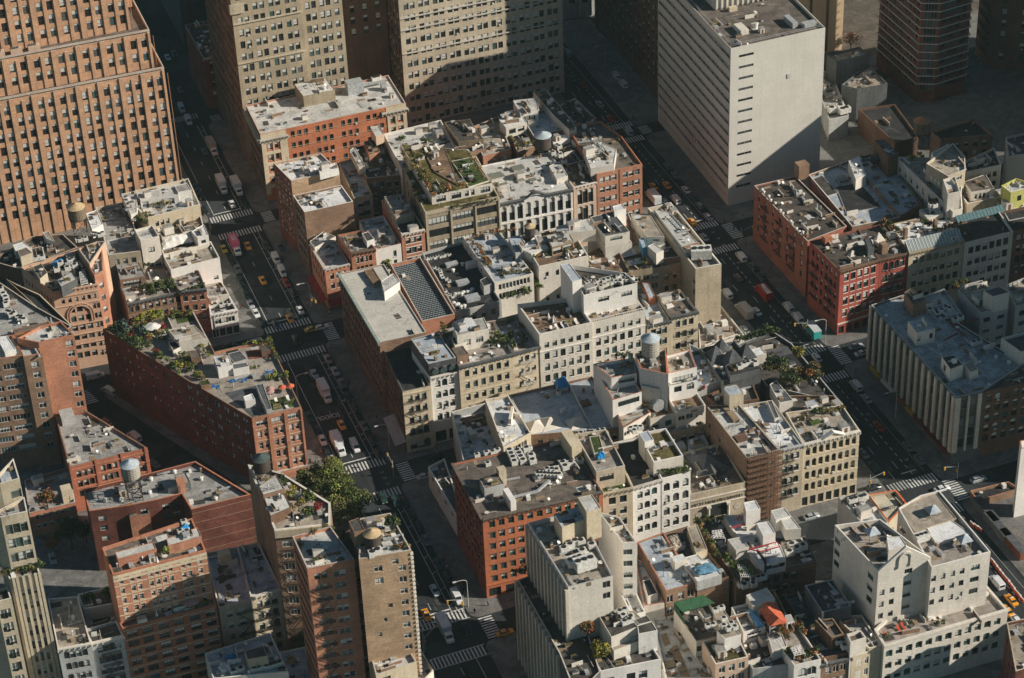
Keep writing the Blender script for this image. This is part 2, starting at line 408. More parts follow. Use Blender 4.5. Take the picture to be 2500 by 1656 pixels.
W = {'tower': mat('tower brick', (.52,.31,.19), 'brick', var=.10), 'towerd': mat('tower brick shade course', (.40,.20,.10), 'brick', var=.12),
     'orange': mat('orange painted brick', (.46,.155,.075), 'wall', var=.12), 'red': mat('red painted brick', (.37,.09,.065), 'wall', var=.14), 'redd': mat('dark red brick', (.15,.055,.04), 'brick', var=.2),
     'brick': mat('brown brick', (.26,.165,.11), 'brick', var=.16), 'tanbrick': mat('tan brick', (.44,.30,.19), 'brick', var=.14), 'rust': mat('rust brick', (.42,.195,.12), 'brick', var=.14),
     'cream': mat('cream stone', (.58,.49,.35), 'wall', var=.12), 'stone': mat('beige stone', (.48,.41,.30), 'wall', var=.14), 'tan': mat('tan stone', (.38,.31,.215), 'wall', var=.15),
     'white': mat('white paint wall', (.74,.71,.66), 'wall', var=.08), 'offw': mat('off white wall', (.66,.61,.53), 'wall', var=.1), 'grey': mat('grey wall', (.42,.42,.40), 'wall', var=.14),
     'dgrey': mat('dark grey wall', (.12,.125,.125), 'wall', var=.2), 'peach': mat('peach stone', (.58,.42,.31), 'wall', var=.1), 'office': mat('office concrete', (.58,.52,.43), 'wall', var=.14),
     'brown': mat('brownstone', (.17,.10,.065), 'wall', var=.2), 'yellow': mat('yellow plaster', (.55,.54,.17), 'wall', var=.12), 'coping': mat('stone coping', (.50,.46,.40), 'wall', var=.15),
     'terra': mat('terracotta coping', (.50,.20,.11), 'wall', var=.2), 'metal': mat('galvanised metal', (.45,.46,.46), 'plain', .5,.3), 'slab': mat('slab tower concrete', (.60,.57,.51), 'wall', var=.05),
     'soot': mat('sooty side brick', (.125,.085,.062), 'brick', var=.25), 'iron': mat('black iron', (.03,.026,.024), 'plain', .6), 'copper': mat('green copper', (.30,.36,.31), 'wall', var=.2), 'wood': mat('weathered wood', (.30,.22,.14), 'wall', var=.2)}  # side brick is darkened to carry the shade of left-hand walls
BL = []
def B(name, label, cat='building'):
    b = Bld(name, label, cat); BL.append(b); return b
def seg(v, i): return v['P'][i], v['P'][(i+1) % len(v['P'])]
def escape(b, A, Bq, s0, s1, z0, z1, step, m=None):
    """iron fire escape: platforms, rails and stair flights"""
    m = m or W['iron']; dx = Vector((Bq[0]-A[0], Bq[1]-A[1],0)); dx.normalize(); n = Vector((dx.y, -dx.x, 0)); P = Vector((A[0], A[1],0)); k = MB()
    q = lambda s, o, z: P+dx*s+n*o+Vector((0,0, z))
    z = z0; i = 0
    while z < z1:
        for o in (.12,.4,.7,1.0): k.bar(q(s0, o, z), q(s1, o, z),.05, m)
        for s in (s0,(s0+s1)/2, s1): k.bar(q(s, .02, z), q(s, 1.0, z),.06, m); k.bar(q(s, 1.0, z), q(s, 1.0, z+1),.045, m); k.bar(q(s, .05, z-.7), q(s, .95, z),.045, m)
        for zz in (.5,1.0): k.bar(q(s0,1.0, z+zz), q(s1,1.0, z+zz),.04, m)
        if z+step < z1:
            a, c = (s0+.4, s1-.4) if i % 2 == 0 else (s1-.4, s0+.4)
            for o in (.35,.75): k.bar(q(a, o, z), q(c, o, z+step),.06, m)
        z += step; i += 1
    b.part(k, 'fire_escape')

# ================= top left: brick setback tower
b = B('brick_skyscraper', 'huge orange brown brick tower stepping back in tiers, filling the top left corner', 'skyscraper')
tw = dict(cols=[0], w=1.35, h=2.35, step=4.05, top=3.2, st='bh', d=.55)
v = b.vol([(0,1255,390),(0,1360,560),(0,0,810)],('x', 116), W['tower'], RF['dark'], world=False, par=1.6) if False else None
def brick_tier(x0, x1, yf, yb, zb, zt, floor, top=3.6, rows=99):
    L = x1-x0; n2 = int(L/7.6); pitch = L/n2; cs = []
    for i in range(n2): cs += [((i+.27)*pitch)/L, ((i+.72)*pitch)/L]
    F = dict(cols=cs, w=1.75, h=3.1, step=5.05, top=top, st='bh', d=.25, floor=floor, rows=rows)
    v = b.vol([(x0, yb),(x0, yf),(x1, yf),(x1, yb)], zt, W['tower'], RF['brown'], {1: F}, zb=zb, par=1.4, world=True, cop=W['coping'])
    k = MB()     # vertical brick piers: broad ones between the pairs, slim ones inside a pair
    for i in range(n2*2+1):
        x = x0+i*pitch/2; big = i % 2 == 0; hw, dd = (.85,.42) if big else (.5,.28)
        z1 = zt-1.1 if big else zt-2.4
        k.box(max(x-hw, x0+.02), yf-dd, zb, min(x+hw, x1-.02), yf-.01, z1, W['tower'], W['coping'])
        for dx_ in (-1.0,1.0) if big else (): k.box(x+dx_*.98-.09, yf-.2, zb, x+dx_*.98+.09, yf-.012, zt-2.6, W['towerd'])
    b.part(k, 'pier'); b.band((x0, yf-.45),(x1, yf-.45), zt+.02, W['coping'],.1,.45, 'coping')
    return v
brick_tier(40,116,713.2,760,0,56.3,5)
brick_tier(38,113.4,717.0,758,55,69.5,57,3.2)
brick_tier(36,108.0,722.5,756,68,118,69)
b.vol([(103,756),(103,738),(112,738),(112,756)],81, W['tower'], RF['brown'], zb=69, world=True, cop=W['coping'])
for x in (60,66,72):
    k = MB(); k.box(x, 718.6,68.2, x+4,720.6,70.6, W['peach']); [k.box(x+.3+j, 718.9,70.6, x+.9+j, 720.2,70.9, W['dgrey']) for j in (0,1,2)]; b.part(k, 'rooftop_fan_box')

fr0 = lambda **k: dict(dict(cols=3, w=1.3, h=2.2, step=4.2, top=2.0, st='dh', d=.32, arch=.8), **k)
# ================= two beige office towers at the top
b = B('beige_office_tower', 'beige brick office tower with a dark side wall behind the loft with green eaves', 'skyscraper')
fo = lambda n, **k: dict(dict(cols=n, w=1.55, h=2.6, step=4.7, top=2.2, st='dh', d=.28, m=(1,1)), **k)
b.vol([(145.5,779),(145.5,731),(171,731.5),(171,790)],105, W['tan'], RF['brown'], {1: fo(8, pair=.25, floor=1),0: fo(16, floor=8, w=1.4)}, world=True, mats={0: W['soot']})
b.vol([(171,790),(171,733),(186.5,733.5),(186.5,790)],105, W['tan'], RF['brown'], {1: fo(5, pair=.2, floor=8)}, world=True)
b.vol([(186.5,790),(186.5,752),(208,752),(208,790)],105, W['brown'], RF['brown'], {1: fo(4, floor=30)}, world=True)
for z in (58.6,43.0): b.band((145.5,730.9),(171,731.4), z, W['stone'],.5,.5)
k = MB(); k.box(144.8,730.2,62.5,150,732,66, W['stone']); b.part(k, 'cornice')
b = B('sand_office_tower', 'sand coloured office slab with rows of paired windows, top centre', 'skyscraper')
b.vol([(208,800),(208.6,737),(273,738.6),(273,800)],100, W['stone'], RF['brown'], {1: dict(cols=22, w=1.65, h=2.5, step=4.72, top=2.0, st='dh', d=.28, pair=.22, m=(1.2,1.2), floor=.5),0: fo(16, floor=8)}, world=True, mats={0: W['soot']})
for z in (30.8,40.4,45.3): b.band((208.6,736.95),(273,738.55), z, W['coping'],.45,.45)

b = B('dark_blank_building', 'tall dark blue grey blank wall at the top between the brick and beige towers')
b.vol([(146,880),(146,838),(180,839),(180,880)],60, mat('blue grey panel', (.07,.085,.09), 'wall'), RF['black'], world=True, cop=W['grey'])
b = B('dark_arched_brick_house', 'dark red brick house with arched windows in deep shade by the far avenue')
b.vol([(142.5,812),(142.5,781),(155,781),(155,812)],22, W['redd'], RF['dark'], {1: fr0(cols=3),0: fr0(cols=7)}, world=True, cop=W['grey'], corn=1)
b = B('shaded_colonnade_building', 'shaded grey building with tall pilasters at the top behind the plaza')
v = b.vol([(294,840),(295,797),(345,790),(350,840)],45, W['grey'], RF['grey'], {1: fo(9, w=2.6, h=3.4)}, world=True); k = MB()
for i in range(10): k.box(295.5+i*5.3,795.6-i*.72,1,297+i*5.3,796.8-i*.72,40, W['grey'])
b.part(k, 'pilaster')
# ================= orange brick loft with green eaves
b = B('orange_loft', 'long orange brick loft with cream corner bays and green copper eaves below the office towers')
v = b.vol([(1,0,870),(1,120,1110),(1,1320,850)],('F', 0), mat('orange loft brick', (.46,.165,.085), 'brick', var=.12), RF['pale'],
    {1: [dict(cols=[.055,.10], w=1.35, h=2.4, step=4.5, top=4.4, st='w', d=.3, rows=5), dict(cols=[.215,.26,.305,.385,.43,.475,.56,.605,.65,.735,.78,.825], w=1.35, h=2.3, step=4.5, top=1.6, st='dhn', d=.4, rows=6),
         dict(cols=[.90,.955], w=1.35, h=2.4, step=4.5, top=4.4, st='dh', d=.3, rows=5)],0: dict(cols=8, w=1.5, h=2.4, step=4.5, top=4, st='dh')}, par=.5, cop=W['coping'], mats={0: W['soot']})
A_, B_ = seg(v, 1); dxv = Vector((B_[0]-A_[0], B_[1]-A_[1]))
def sub(A, B, a, c): return ((A[0]+(B[0]-A[0])*a, A[1]+(B[1]-A[1])*a),(A[0]+(B[0]-A[0])*c, A[1]+(B[1]-A[1])*c))
def quoin(b, A, B, a, c, z0, z1, m, name='corner_bay', dd=.12, holes=()):
    p, q = sub(A, B, a, c); dx = Vector((q[0]-p[0], q[1]-p[1],0)); L = dx.length; dx /= L; M = Matrix(((dx.x, -dx.y, 0, p[0]),(dx.y, dx.x, 0, p[1]),(0,0,1,0),(0,0,0,1)))
    k = MB(); k.box(0,-dd, z0, L, -.004, z1, m, M=M); b.part(k, name)
for a, c in ((0,.03),(.075,.082),(.125,.175),(.865,.885),(.92,.933),(.975,1)): quoin(b, A_, B_, a, c, 3, v['z']-3, W['cream'], dd=.25)
for z in (3.0,7.5,12,16.5,21): b.band(*sub(A_, B_, 0,.175), v['z']-z, W['cream'],.2,1.3); b.band(*sub(A_, B_, .865,1), v['z']-z, W['cream'],.2,1.2); b.band(*sub(A_, B_, .175,.865), v['z']-z-.3, W['tan'],.12,.2)
b.cornice(*sub(A_, B_, -.01,.18), v['z']-2.2, W['coping'],1.1,.7); b.cornice(*sub(A_, B_, .83,1.01), v['z']-2.0, W['coping'],1.1,.7)
C0, C1 = seg(v, 0); b.cornice(C0, C1, v['z']-2.2, W['copper'],1.3,1.0); b.band(*sub(A_, B_, 0,.17), v['z']-.2, W['cream'],.15,1.9); b.band(*sub(A_, B_, .86,1), v['z']-.2, W['cream'],.15,1.7)
b.up([(1,400,695),(1,475,795),(1,735,742),(1,660,640)],4.5, W['tan'], RF['pale'])
b.bx((1,900,760),6,4,4.5, W['metal'], 'cooling_tower'); b.bx((1,1140,740),2,2,2.5, W['metal'], 'bulkhead')
k = MB(); p0, p1 = at((1,950,740), v['zr']), at((1,1150,700), v['zr']); k.bar(p0+Vector((0,0,1.5)), p1+Vector((0,0,1.5)),.5, W['metal']); b.part(k, 'duct')

# ================= row facing the second cross street (between the avenues)
fr = lambda **k: dict(dict(cols=3, w=1.3, h=2.2, step=3.9, top=2.0, st='dh', d=.32, sill=W['coping']), **k)
b = B('corner_rowhouse', 'orange brick corner house with pale flat roof and red awnings on the street')
v = b.vol([(11,530,660),(11,655,875),(11,855,825)],('B', 0), W['rust'], RF['pale'], {1: fr(cols=3, step=3.7, w=1.2, miss=.12),0: fr(cols=5, w=1.1)}, cop=W['coping'], corn=[0,1], cornd=.35, cornh=.4)
b.up([(11,530,640),(11,570,690),(11,740,600),(11,640,560)],2.2, W['offw'], RF['slate'])
k = MB(); P0, P1 = seg(v, 0); n0 = Vector((-1,0,0)); red = mat('red canvas', (.22,.02,.02), 'plain')
for (u0, u1) in ((.02,.30),(.34,.62),(.66,.97)):
    a, c = sub(P0, P1, u0, u1); k.poly([(a[0]-.01, a[1],3.6),(c[0]-.01, c[1],3.6),(c[0]-2.4, c[1],2.5),(a[0]-2.4, a[1],2.5)][::-1], red); k.poly([(a[0]-.01, a[1],3.55),(c[0]-.01, c[1],3.55),(c[0]-2.4, c[1],2.42),(a[0]-2.4, a[1],2.42)], red)
b.part(k, 'awning'); k = MB(); a, c = sub(*seg(v, 1),0.02,.98); k.poly([(a[0], a[1],3.6),(c[0], c[1],3.6),(c[0], c[1]-2.4,2.5),(a[0], a[1]-2.4,2.5)][::-1], red); k.poly([(a[0], a[1],3.55),(c[0], c[1],3.55),(c[0], c[1]-2.4,2.42),(a[0], a[1]-2.4,2.42)], red); b.part(k, 'awning')
b = B('narrow_brick_house', 'narrow brown brick house with dark roof deck between corner house and white house')
v = b.vol([(11,755,585),(11,870,740),(11,1070,700)],('B', 0), W['rust'], RF['brown'], {1: fr(cols=4, step=3.7, w=1.0)}, cop=W['brown'], corn=1)
b.up([(11,960,575),(11,1000,640),(11,1060,620),(11,1010,560)],2.6, W['white'], RF['dark'])
b = B('white_rowhouse', 'white painted row house with red eave line and a long blue grey roof')
b.vol([(11,935,470),(11,1070,710),(11,1280,660)],('B', 0), W['white'], RF['blue'], {1: fr(cols=3, step=3.7, miss=.3, w=1.0)}, cop=W['terra'])
b.bx((11,1210,650),1.5,2.0,2.2, W['offw'], 'chimney')
b = B('salmon_rowhouse', 'salmon brick row house with white lintels and glass roof room')
v = b.vol([(11,1120,300),(11,1285,580),(11,1475,540)],('B', 0), W['rust'], RF['dark'], {1: fr(cols=3, step=3.9, w=1.5, lint=W['white'], sill=W['white'])}, cop=W['offw'], corn=1)
b.up([(11,1140,270),(11,1240,440),(11,1390,400),(11,1300,250)],3.2, W['stone'], RF['grey'])
b = B('tan_loft', 'tan loft with wide steel windows under an overgrown rooftop meadow')
v = b.vol([(11,1310,60),(11,1480,400),(11,2090,270)],('B', 0), W['tan'], RF['green'], {1: [dict(cols=[.175,.5,.825], w=7.2, h=2.9, step=4.6, top=2.8, st='d5', d=.35)],0: fr(cols=5)}, cop=W['stone'])
A_, B_ = seg(v, 1)
for c in (0,.333,.667,.985): quoin(b, A_, B_, c, c+.018,4, v['z']-.3, W['stone'], 'pier', .35)
b.band(A_, B_, v['z']-1.0, W['stone'],.3,.25); b.cornice(A_, B_, v['z']-.5, W['stone'],.3,.5)
b.up([(1,1275,1190),(11,1535,262),(11,2035,160),(1,1835,1240)],3.6, W['offw'], RF['green'], F={1: dict(cols=[.15,.4,.62,.88], w=3.4, h=2.2, step=9, top=.9, st='d3', floor=0)}, name='penthouse')
b.up([(1,1480,1270),(1,1560,1420),(1,1760,1530),(1,1640,1210)],3.9, W['wood'], RF['deck'], name='roof_deck')
b.up([(1,1700,1330),(1,1840,1545),(1,2010,1490),(1,1850,1300)],3.9, W['offw'], RF['turf'], name='lawn_terrace')
b = B('white_arcade_loft', 'white loft with nine tall arched bays and a black arched cornice')
v = b.vol([(12,-120,20),(12,60,330),(12,668,205)],('B', 0), W['white'], RF['pale'], {1: [dict(cols=[.065+.109*i for i in range(9)], w=1.75, h=5.6, step=6.9, top=1.7, st='dh', d=.5, arch=1, sill=W['white'])]}, cop=W['dgrey'], par=.5)
A_, B_ = seg(v, 1); b.cornice(*sub(A_, B_, 0,.33), v['z'], W['dgrey'],.7,.8); b.cornice(*sub(A_, B_, .67,1), v['z'], W['dgrey'],.7,.8)
k = MB(); a, c = sub(A_, B_, .33,.67); dx = Vector((c[0]-a[0], c[1]-a[1],0)); L = dx.length; dx /= L
pr = []
for i in range(13): t = i/12; pr.append((t*L, (1-math.cos(t*2*math.pi))*.95))
for (s0, h0),(s1, h1) in zip(pr, pr[1:]):
    for (o0, o1, e0, e1, mm) in ((-.7,.5,-.25,.1, W['dgrey']),(-.02,.45,-1.0,-.25, W['white'])):
        q = [Vector((a[0], a[1], v['z']))+dx*s+Vector((dx.y, -dx.x, 0))*(-o)+Vector((0,0, h+e)) for (s, h) in ((s0, h0),(s1, h1)) for o in (o0, o1) for e in (e0, e1)]
        q = [Vector((a[0], a[1], v['z']))+dx*s+Vector((-dx.y, dx.x, 0))*o+Vector((0,0, h+e)) for (s, h) in ((s0, h0),(s1, h1)) for o in (o0, o1) for e in (e0, e1)]
        for f in ((0,1,5,4),(2,6,7,3),(1,3,7,5),(0,4,6,2)): k.poly([q[i] for i in f], mm)
b.part(k, 'arched_cornice'); b.band(A_, B_, v['z']-8.0, W['white'],.3,.35)
for (x, y, ww, dd) in ((220,45,4.2,3.4),(240,145,2.6,2.2),(340,145,2.6,2.2),(35,110,5.0,4.0),(90,175,3.2,2.6)): b.bx((12, x, y), ww, dd, .7, W['coping'], 'skylight', top=mat('skylight wire glass', (.17,.18,.15), 'glass', .3))
b = B('peach_arched_house', 'narrow peach house with three arched windows per floor beside the corner brick block')
v = b.vol([(12,480,-80),(12,680,195),(12,865,150)],('B', 0), W['peach'], RF['brown'], {1: dict(cols=3, w=1.7, h=5.4, step=6.6, top=1.6, st='dh', d=.45, arch=1, sill=W['offw'])}, cop=W['offw'], corn=1, cornd=.3, cornh=.4)
b.up([(2,475,1370),(12,540,130),(12,630,100),(2,560,1330)],3, W['offw'], RF['pale'])
b = B('brick_corner_block', 'bare red brick corner block with six window columns beside the avenue')
v = b.vol([(2,625,1040),(2,870,1440),(2,1243,1355),(2,1070,1120),(2,900,1000)],('B', 0), W['rust'], RF['brown'], {1: dict(cols=[.115,.245,.375,.625,.755,.885], w=1.65, h=2.0, step=3.95, top=1.6, st='wh', d=.3)}, cop=W['terra'], idx=1)
b.band((v['P'][1][0]+8.3, v['P'][1][1]+.1),(v['P'][1][0]+8.5, v['P'][1][1]+.1), v['z'], W['brick'],.1,22, 'downpipe')
b.up([(2,760,1230),(2,820,1390),(2,1010,1360),(2,1030,1230),(2,890,1170)],3.2, W['offw'], RF['pale'], idx=1)
b.up([(2,835,1150),(2,860,1190),(2,910,1175),(2,880,1135)],3.4, W['offw'], RF['grey'])
# back half of this block (rears towards us)
b = B('blank_brick_house', 'brick building with a big blank side wall and white roof near the long avenue')
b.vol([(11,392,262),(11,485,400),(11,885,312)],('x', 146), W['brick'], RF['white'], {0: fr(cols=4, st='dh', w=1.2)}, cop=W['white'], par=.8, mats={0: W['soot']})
b = B('taller_tan_sided_house', 'building with tan plastered side wall and white roof behind the blank brick house')
b.vol([(1,228,1345),(11,375,140),(11,772,60)],29.5, W['tanbrick'], RF['white'], {0: fr(cols=4, st='wh')}, cop=W['offw'], mats={0: W['redd']})  # left wall in dark red, its shade put into the colour
b.up([(1,600,1385),(1,612,1430),(1,765,1390),(1,745,1345)],2.6, W['white'], RF['white'])
b = B('shaded_yard_block', 'low blue grey roof in the shaded middle of the block behind the salmon house')
b.vol([(1,770,1340),(11,890,280),(11,1045,255),(1,905,1300)],20, W['stone'], RF['blue'], {1: fr(cols=2, w=2.2, step=3.6)})
b = B('cluttered_court_house', 'dark stepped house with chimneys and skylights next to the overgrown roof garden')
v = b.vol([(1,850,1225),(11,1000,120),(11,1300,90),(1,1140,1160)],22, W['brick'], RF['dark'], {1: fr(cols=4)}, cop=W['coping'])
b.up([(1,860,1240),(1,935,1380),(1,985,1370),(1,900,1210)],3, W['offw'], RF['grey']); b.up([(1,975,1170),(1,1020,1280),(1,1110,1250),(1,1070,1150)],3.0, W['rust'], RF['dark'])
b = B('wide_grey_roof_block', 'building with wide pale grey roof and white parapet below the sand office tower')
v = b.vol([(1,1140,1105),(1,1290,1400),(1,1770,1295),(1,1610,990)],26, W['offw'], RF['pale'], cop=W['white'])
b.up([(1,1027,1045),(1,1075,1130),(1,1140,1105),(1,1095,1035)],3.5, W['peach'], RF['pale'])
b = B('black_canopy_roof_block', 'house with stepped dark grey roof slab over a sunken terrace')
v = b.vol([(1,1640,1020),(1,1770,1280),(1,1985,1220),(1,1850,980)],27, W['brick'], RF['dark'], cop=W['dgrey']); b.up([(1,1640,1010),(1,1755,1170),(1,1965,1150),(1,1830,985)],2.4, W['wood'], RF['dark'])
b = B('dormer_terrace_house', 'orange brick house with white dormer room and big skylight')
v = b.vol([(2,-190,1060),(2,-70,1290),(2,160,1230),(2,60,960)],26, W['rust'], RF['tan'], {1: fr(cols=4, step=3.5, w=1.1, st='w2')}, cop=W['coping'])
b.up([(2,65,990),(2,120,1055),(2,290,1010),(2,230,915),(2,130,920)],4.2, W['offw'], RF['white'], F={1: dict(cols=[.3,.72], w=2.6, h=2.0, step=9, top=1.0, st='d', floor=0)})
b = B('brown_terrace_house', 'brown brick house with planted terrace beside the big water tank')
v = b.vol([(2,160,1110),(2,215,1260),(2,395,1190),(2,330,1060)],25, W['brick'], RF['tan'], cop=W['coping'])
b = B('white_loft_annex', 'white plastered annex with long pale blue terrace and gable of vertical windows')
v = b.vol([(2,250,960),(2,345,1120),(2,650,1060),(2,560,870)],27, W['brick'], RF['blue'], cop=W['white'])
b.up([(2,180,830),(2,240,940),(2,385,915),(2,385,810)],4.5, W['white'], RF['pale'], F={1: dict(cols=5, w=1.0, h=2.6, step=9, top=1.2, st='w', floor=0)})
b.up([(2,345,760),(2,520,960),(2,640,1070),(2,700,1050),(2,560,870),(2,450,745)],3.4, W['offw'], RF['dark'], idx=2)
b = B('red_shrub_roof_house', 'corner roof with dark grey decks and red shrubs above the avenue crossing')
v = b.vol([(2,480,900),(2,640,1080),(2,940,1050),(2,690,810)],25.5, W['grey'], RF['dark'], cop=W['coping']); b.up([(2,580,975),(2,625,1060),(2,690,1050),(2,650,960)],4, W['stone'], RF['pale'])
b = B('inner_flat_roof_house', 'dark flat roofed house with parapet wall and air conditioners by the water tank')
v = b.vol([(2,480,1130),(2,620,1360),(2,830,1310),(2,650,1080)],25.5, W['brick'], RF['dark'], cop=W['white']); b.up([(2,500,1130),(2,510,1180),(2,650,1140),(2,640,1100)],2.0, W['white'], RF['white'])

# ================= block between cross street B and A
b = B('metal_roof_loft', 'long dark brick loft on the avenue with ribbed pale metal roof and green gutter')
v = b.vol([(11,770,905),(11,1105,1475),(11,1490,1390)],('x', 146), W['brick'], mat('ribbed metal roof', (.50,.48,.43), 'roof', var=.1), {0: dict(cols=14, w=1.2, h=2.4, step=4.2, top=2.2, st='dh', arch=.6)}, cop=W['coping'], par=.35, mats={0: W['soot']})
A_, B_ = seg(v, 0); b.cornice(A_, B_, v['z'], W['copper'],.6,.7)
k = MB(); Pv = v['Q']; nr = 26
for i in range(1, nr):
    t = i/nr; a, c = Vector(Pv[0]).lerp(Vector(Pv[1]), t), Vector(Pv[3]).lerp(Vector(Pv[2]), t); k.bar((a.x, a.y, v['zr']+.04),(c.x, c.y, v['zr']+.04),.06, W['coping'])
b.part(k, 'roof_seam'); b.up([(11,1120,970),(11,1145,1060),(11,1270,975),(11,1215,905)],3.2, W['white'], RF['pale']); b.up([(11,975,880),(11,1062,1000),(11,1130,990),(11,1050,860)],1.2, W['wood'], RF['deck'], name='roof_deck')
b = B('lattice_roof_court', 'sunken roof covered with a black and white lattice between two brick parapets')
LT = mat('lattice', (.022,.028,.03), 'plain', .7); v = b.vol([(11,1195,830),(11,1455,1300),(11,1725,1240),(11,1440,770)],24.5, W['rust'], LT, cop=W['coping'], par=1.2)
k = MB(); Pv = [Vector((*q, 0)) for q in v['Q']]; nu, nv = 34,11
for i in range(nu):
    for j in range(nv):
        u, t = (i+.5)/nu, (j+.25+.5*(i % 2))/nv
        c = Pv[0].lerp(Pv[1], u).lerp(Pv[3].lerp(Pv[2], u), t); k.box(c.x-.42, c.y-.16, v['zr']+.12, c.x+.30, c.y+.20, v['zr']+.20, mat('lattice pale', (.25,.28,.29), 'plain', .7))
b.part(k, 'lattice')
b = B('mechanical_roof_block', 'block with a black roof crowded by small fans behind the lattice court')
v = b.vol([(11,1455,735),(11,1735,1225),(11,2110,1130),(11,1790,640)],23.5, W['grey'], RF['black'], {1: fr(cols=4)}, cop=W['coping'])
MECH = v
b.bx((11,1870,1120),4.5,3,1.2, W['metal'], 'skylight'); b.bx((11,1860,850),3,2.4,1.6, W['offw'], 'vent_box'); b.bx((11,1700,840),4,2,1.0, W['metal'], 'skylight'); b.bx((11,1790,990),4,2.4,1.0, W['metal'], 'skylight')
b.up([(11,1935,960),(11,1965,1010),(11,2030,990),(11,1990,930)],3.4, W['grey'], RF['black'])
b = B('hedge_terrace_house', 'white house with glass skylight pyramid, grass borders and a green hedge below its rear windows')
v = b.vol([(11,1795,605),(11,2055,985),(12,345,905),(12,60,555)],26.5, W['offw'], RF['blue'], {1: dict(cols=9, w=.9, h=2.0, step=3.4, top=1.0, st='wn', floor=18),0: fr(cols=6)}, cop=W['offw'])
HEDGE = v
b.up([(12,140,610),(12,200,740),(12,310,700),(12,230,590)],3.2, W['metal'], RF['blue']); b.up([(12,245,700),(12,330,745),(12,470,690),(12,370,590)],3.4, W['offw'], RF['white'])
b = B('pergola_terrace_house', 'cream house with pergola, awning and folded white parasol on its planted terrace')
v = b.vol([(12,240,600),(12,390,850),(12,800,760),(12,640,500)],28, W['offw'], RF['deck'], {1: dict(cols=[.16,.37], w=1.0, h=2.0, step=9, top=2.6, st='dh', floor=10)}, cop=W['offw'])
b.up([(12,450,590),(12,500,690),(12,680,640),(12,630,555)],3.4, W['wood'], RF['pale'], F={1: dict(cols=[.25,.72], w=3.4, h=2.4, step=9, top=.6, st='d', floor=0)}); b.up([(12,535,520),(12,600,575),(12,860,545),(12,790,455)],4.2, W['offw'], RF['pale'])
b = B('grey_penthouse_house', 'house with cube penthouse under a dark grey roof with a skylight and strip window')
v = b.vol([(12,790,480),(12,940,690),(12,1160,650),(12,1010,450)],27, W['offw'], RF['brown'], cop=W['coping'])
b.up([(12,815,440),(12,938,600),(12,1140,560),(12,1000,395)],4.6, W['offw'], RF['slate'], F={1: dict(cols=[.45], w=4.2, h=1.2, step=9, top=1.0, st='d3', floor=0)}); b.up([(12,1000,350),(12,1015,395),(12,1110,370),(12,1075,330)],6.5, W['white'], RF['white'])
b = B('sawtooth_house', 'narrow house with a rusty gabled penthouse and little arched bulkhead')
v = b.vol([(12,1120,400),(12,1290,800),(12,1630,760),(12,1420,430)],24, W['brick'], RF['dark'], cop=W['coping'])
b.up([(12,1150,415),(12,1288,605),(12,1428,605),(12,1315,430)],4.6, W['offw'], RF['tan'], F={1: dict(cols=[.5], w=2.2, h=.9, step=9, top=.8, st='w3', floor=0)}); b.up([(12,1290,680),(12,1360,740),(12,1420,715),(12,1340,655)],4.5, W['offw'], RF['pale'])
b.up([(12,1215,620),(12,1250,700),(12,1290,690),(12,1260,610)],3.6, mat('blue tarp', (.12,.32,.42), 'plain'), RF['blue'])
b = B('court_deck_house', 'brown deck and planter boxes in the middle of the block behind the white penthouse')
v = b.vol([(12,745,760),(12,850,960),(12,1150,900),(12,1010,640)],24, W['brick'], RF['deck'], cop=W['wood'])
b = B('low_court_house', 'tan rear house with white roof panels and planters next to the tall tan tower')
v = b.vol([(12,975,690),(12,1140,890),(12,1415,850),(12,1240,640)],22.5, W['tan'], RF['tan'], {1: dict(cols=3, w=1.9, h=2.0, step=3.6, top=2.2, st='w2')}, cop=W['wood'])
b.bx((12,1125,760),5.5,3.5,.9, W['brown'], 'planter_box', top=RF['white']); b.bx((12,1170,835),6.5,3,.9, W['brown'], 'planter_box', top=RF['white'])
b = B('tan_slab_tower', 'tall blank tan brick tower with long white parapet and cooling unit by the right avenue')
v = b.vol([(12,1290,365),(12,1685,868),(12,1897,828),(12,1480,318)],26.5, W['stone'], RF['grey'], {0: dict(cols=[.97], w=1.4, h=2, step=4.2, top=4, st='dh')}, cop=W['offw'], par=1.3, thick=.5)
b.up([(12,1340,375),(12,1600,720),(12,1740,690),(12,1465,400)],2.4, W['offw'], RF['pale'])
k = MB(); za = v['zr']+2.6
for i in range(9):
    a, c = at((12,1450+i*14,440+i*15), za), at((12,1480+i*14,432+i*15), za); k.bar(a, c, .12, W['metal'])
a, c = at((12,1450,425), za), at((12,1575,560), za); k.bar(a, c, .12, W['metal']); a, c = at((12,1485,415), za), at((12,1610,550), za); k.bar(a, c, .12, W['metal']); b.part(k, 'roof_ladder')
b = B('tan_rear_wing', 'yellowish brick rear wing with small windows in the shade of the tan tower')
b.vol([(12,1330,700),(12,1410,850),(12,1640,800),(12,1560,640)],22, W['tanbrick'], RF['brown'], {1: dict(cols=[.16,.45,.73], w=1.2, h=2.0, step=4.2, top=3.2, st='dh')}, cop=W['stone'])
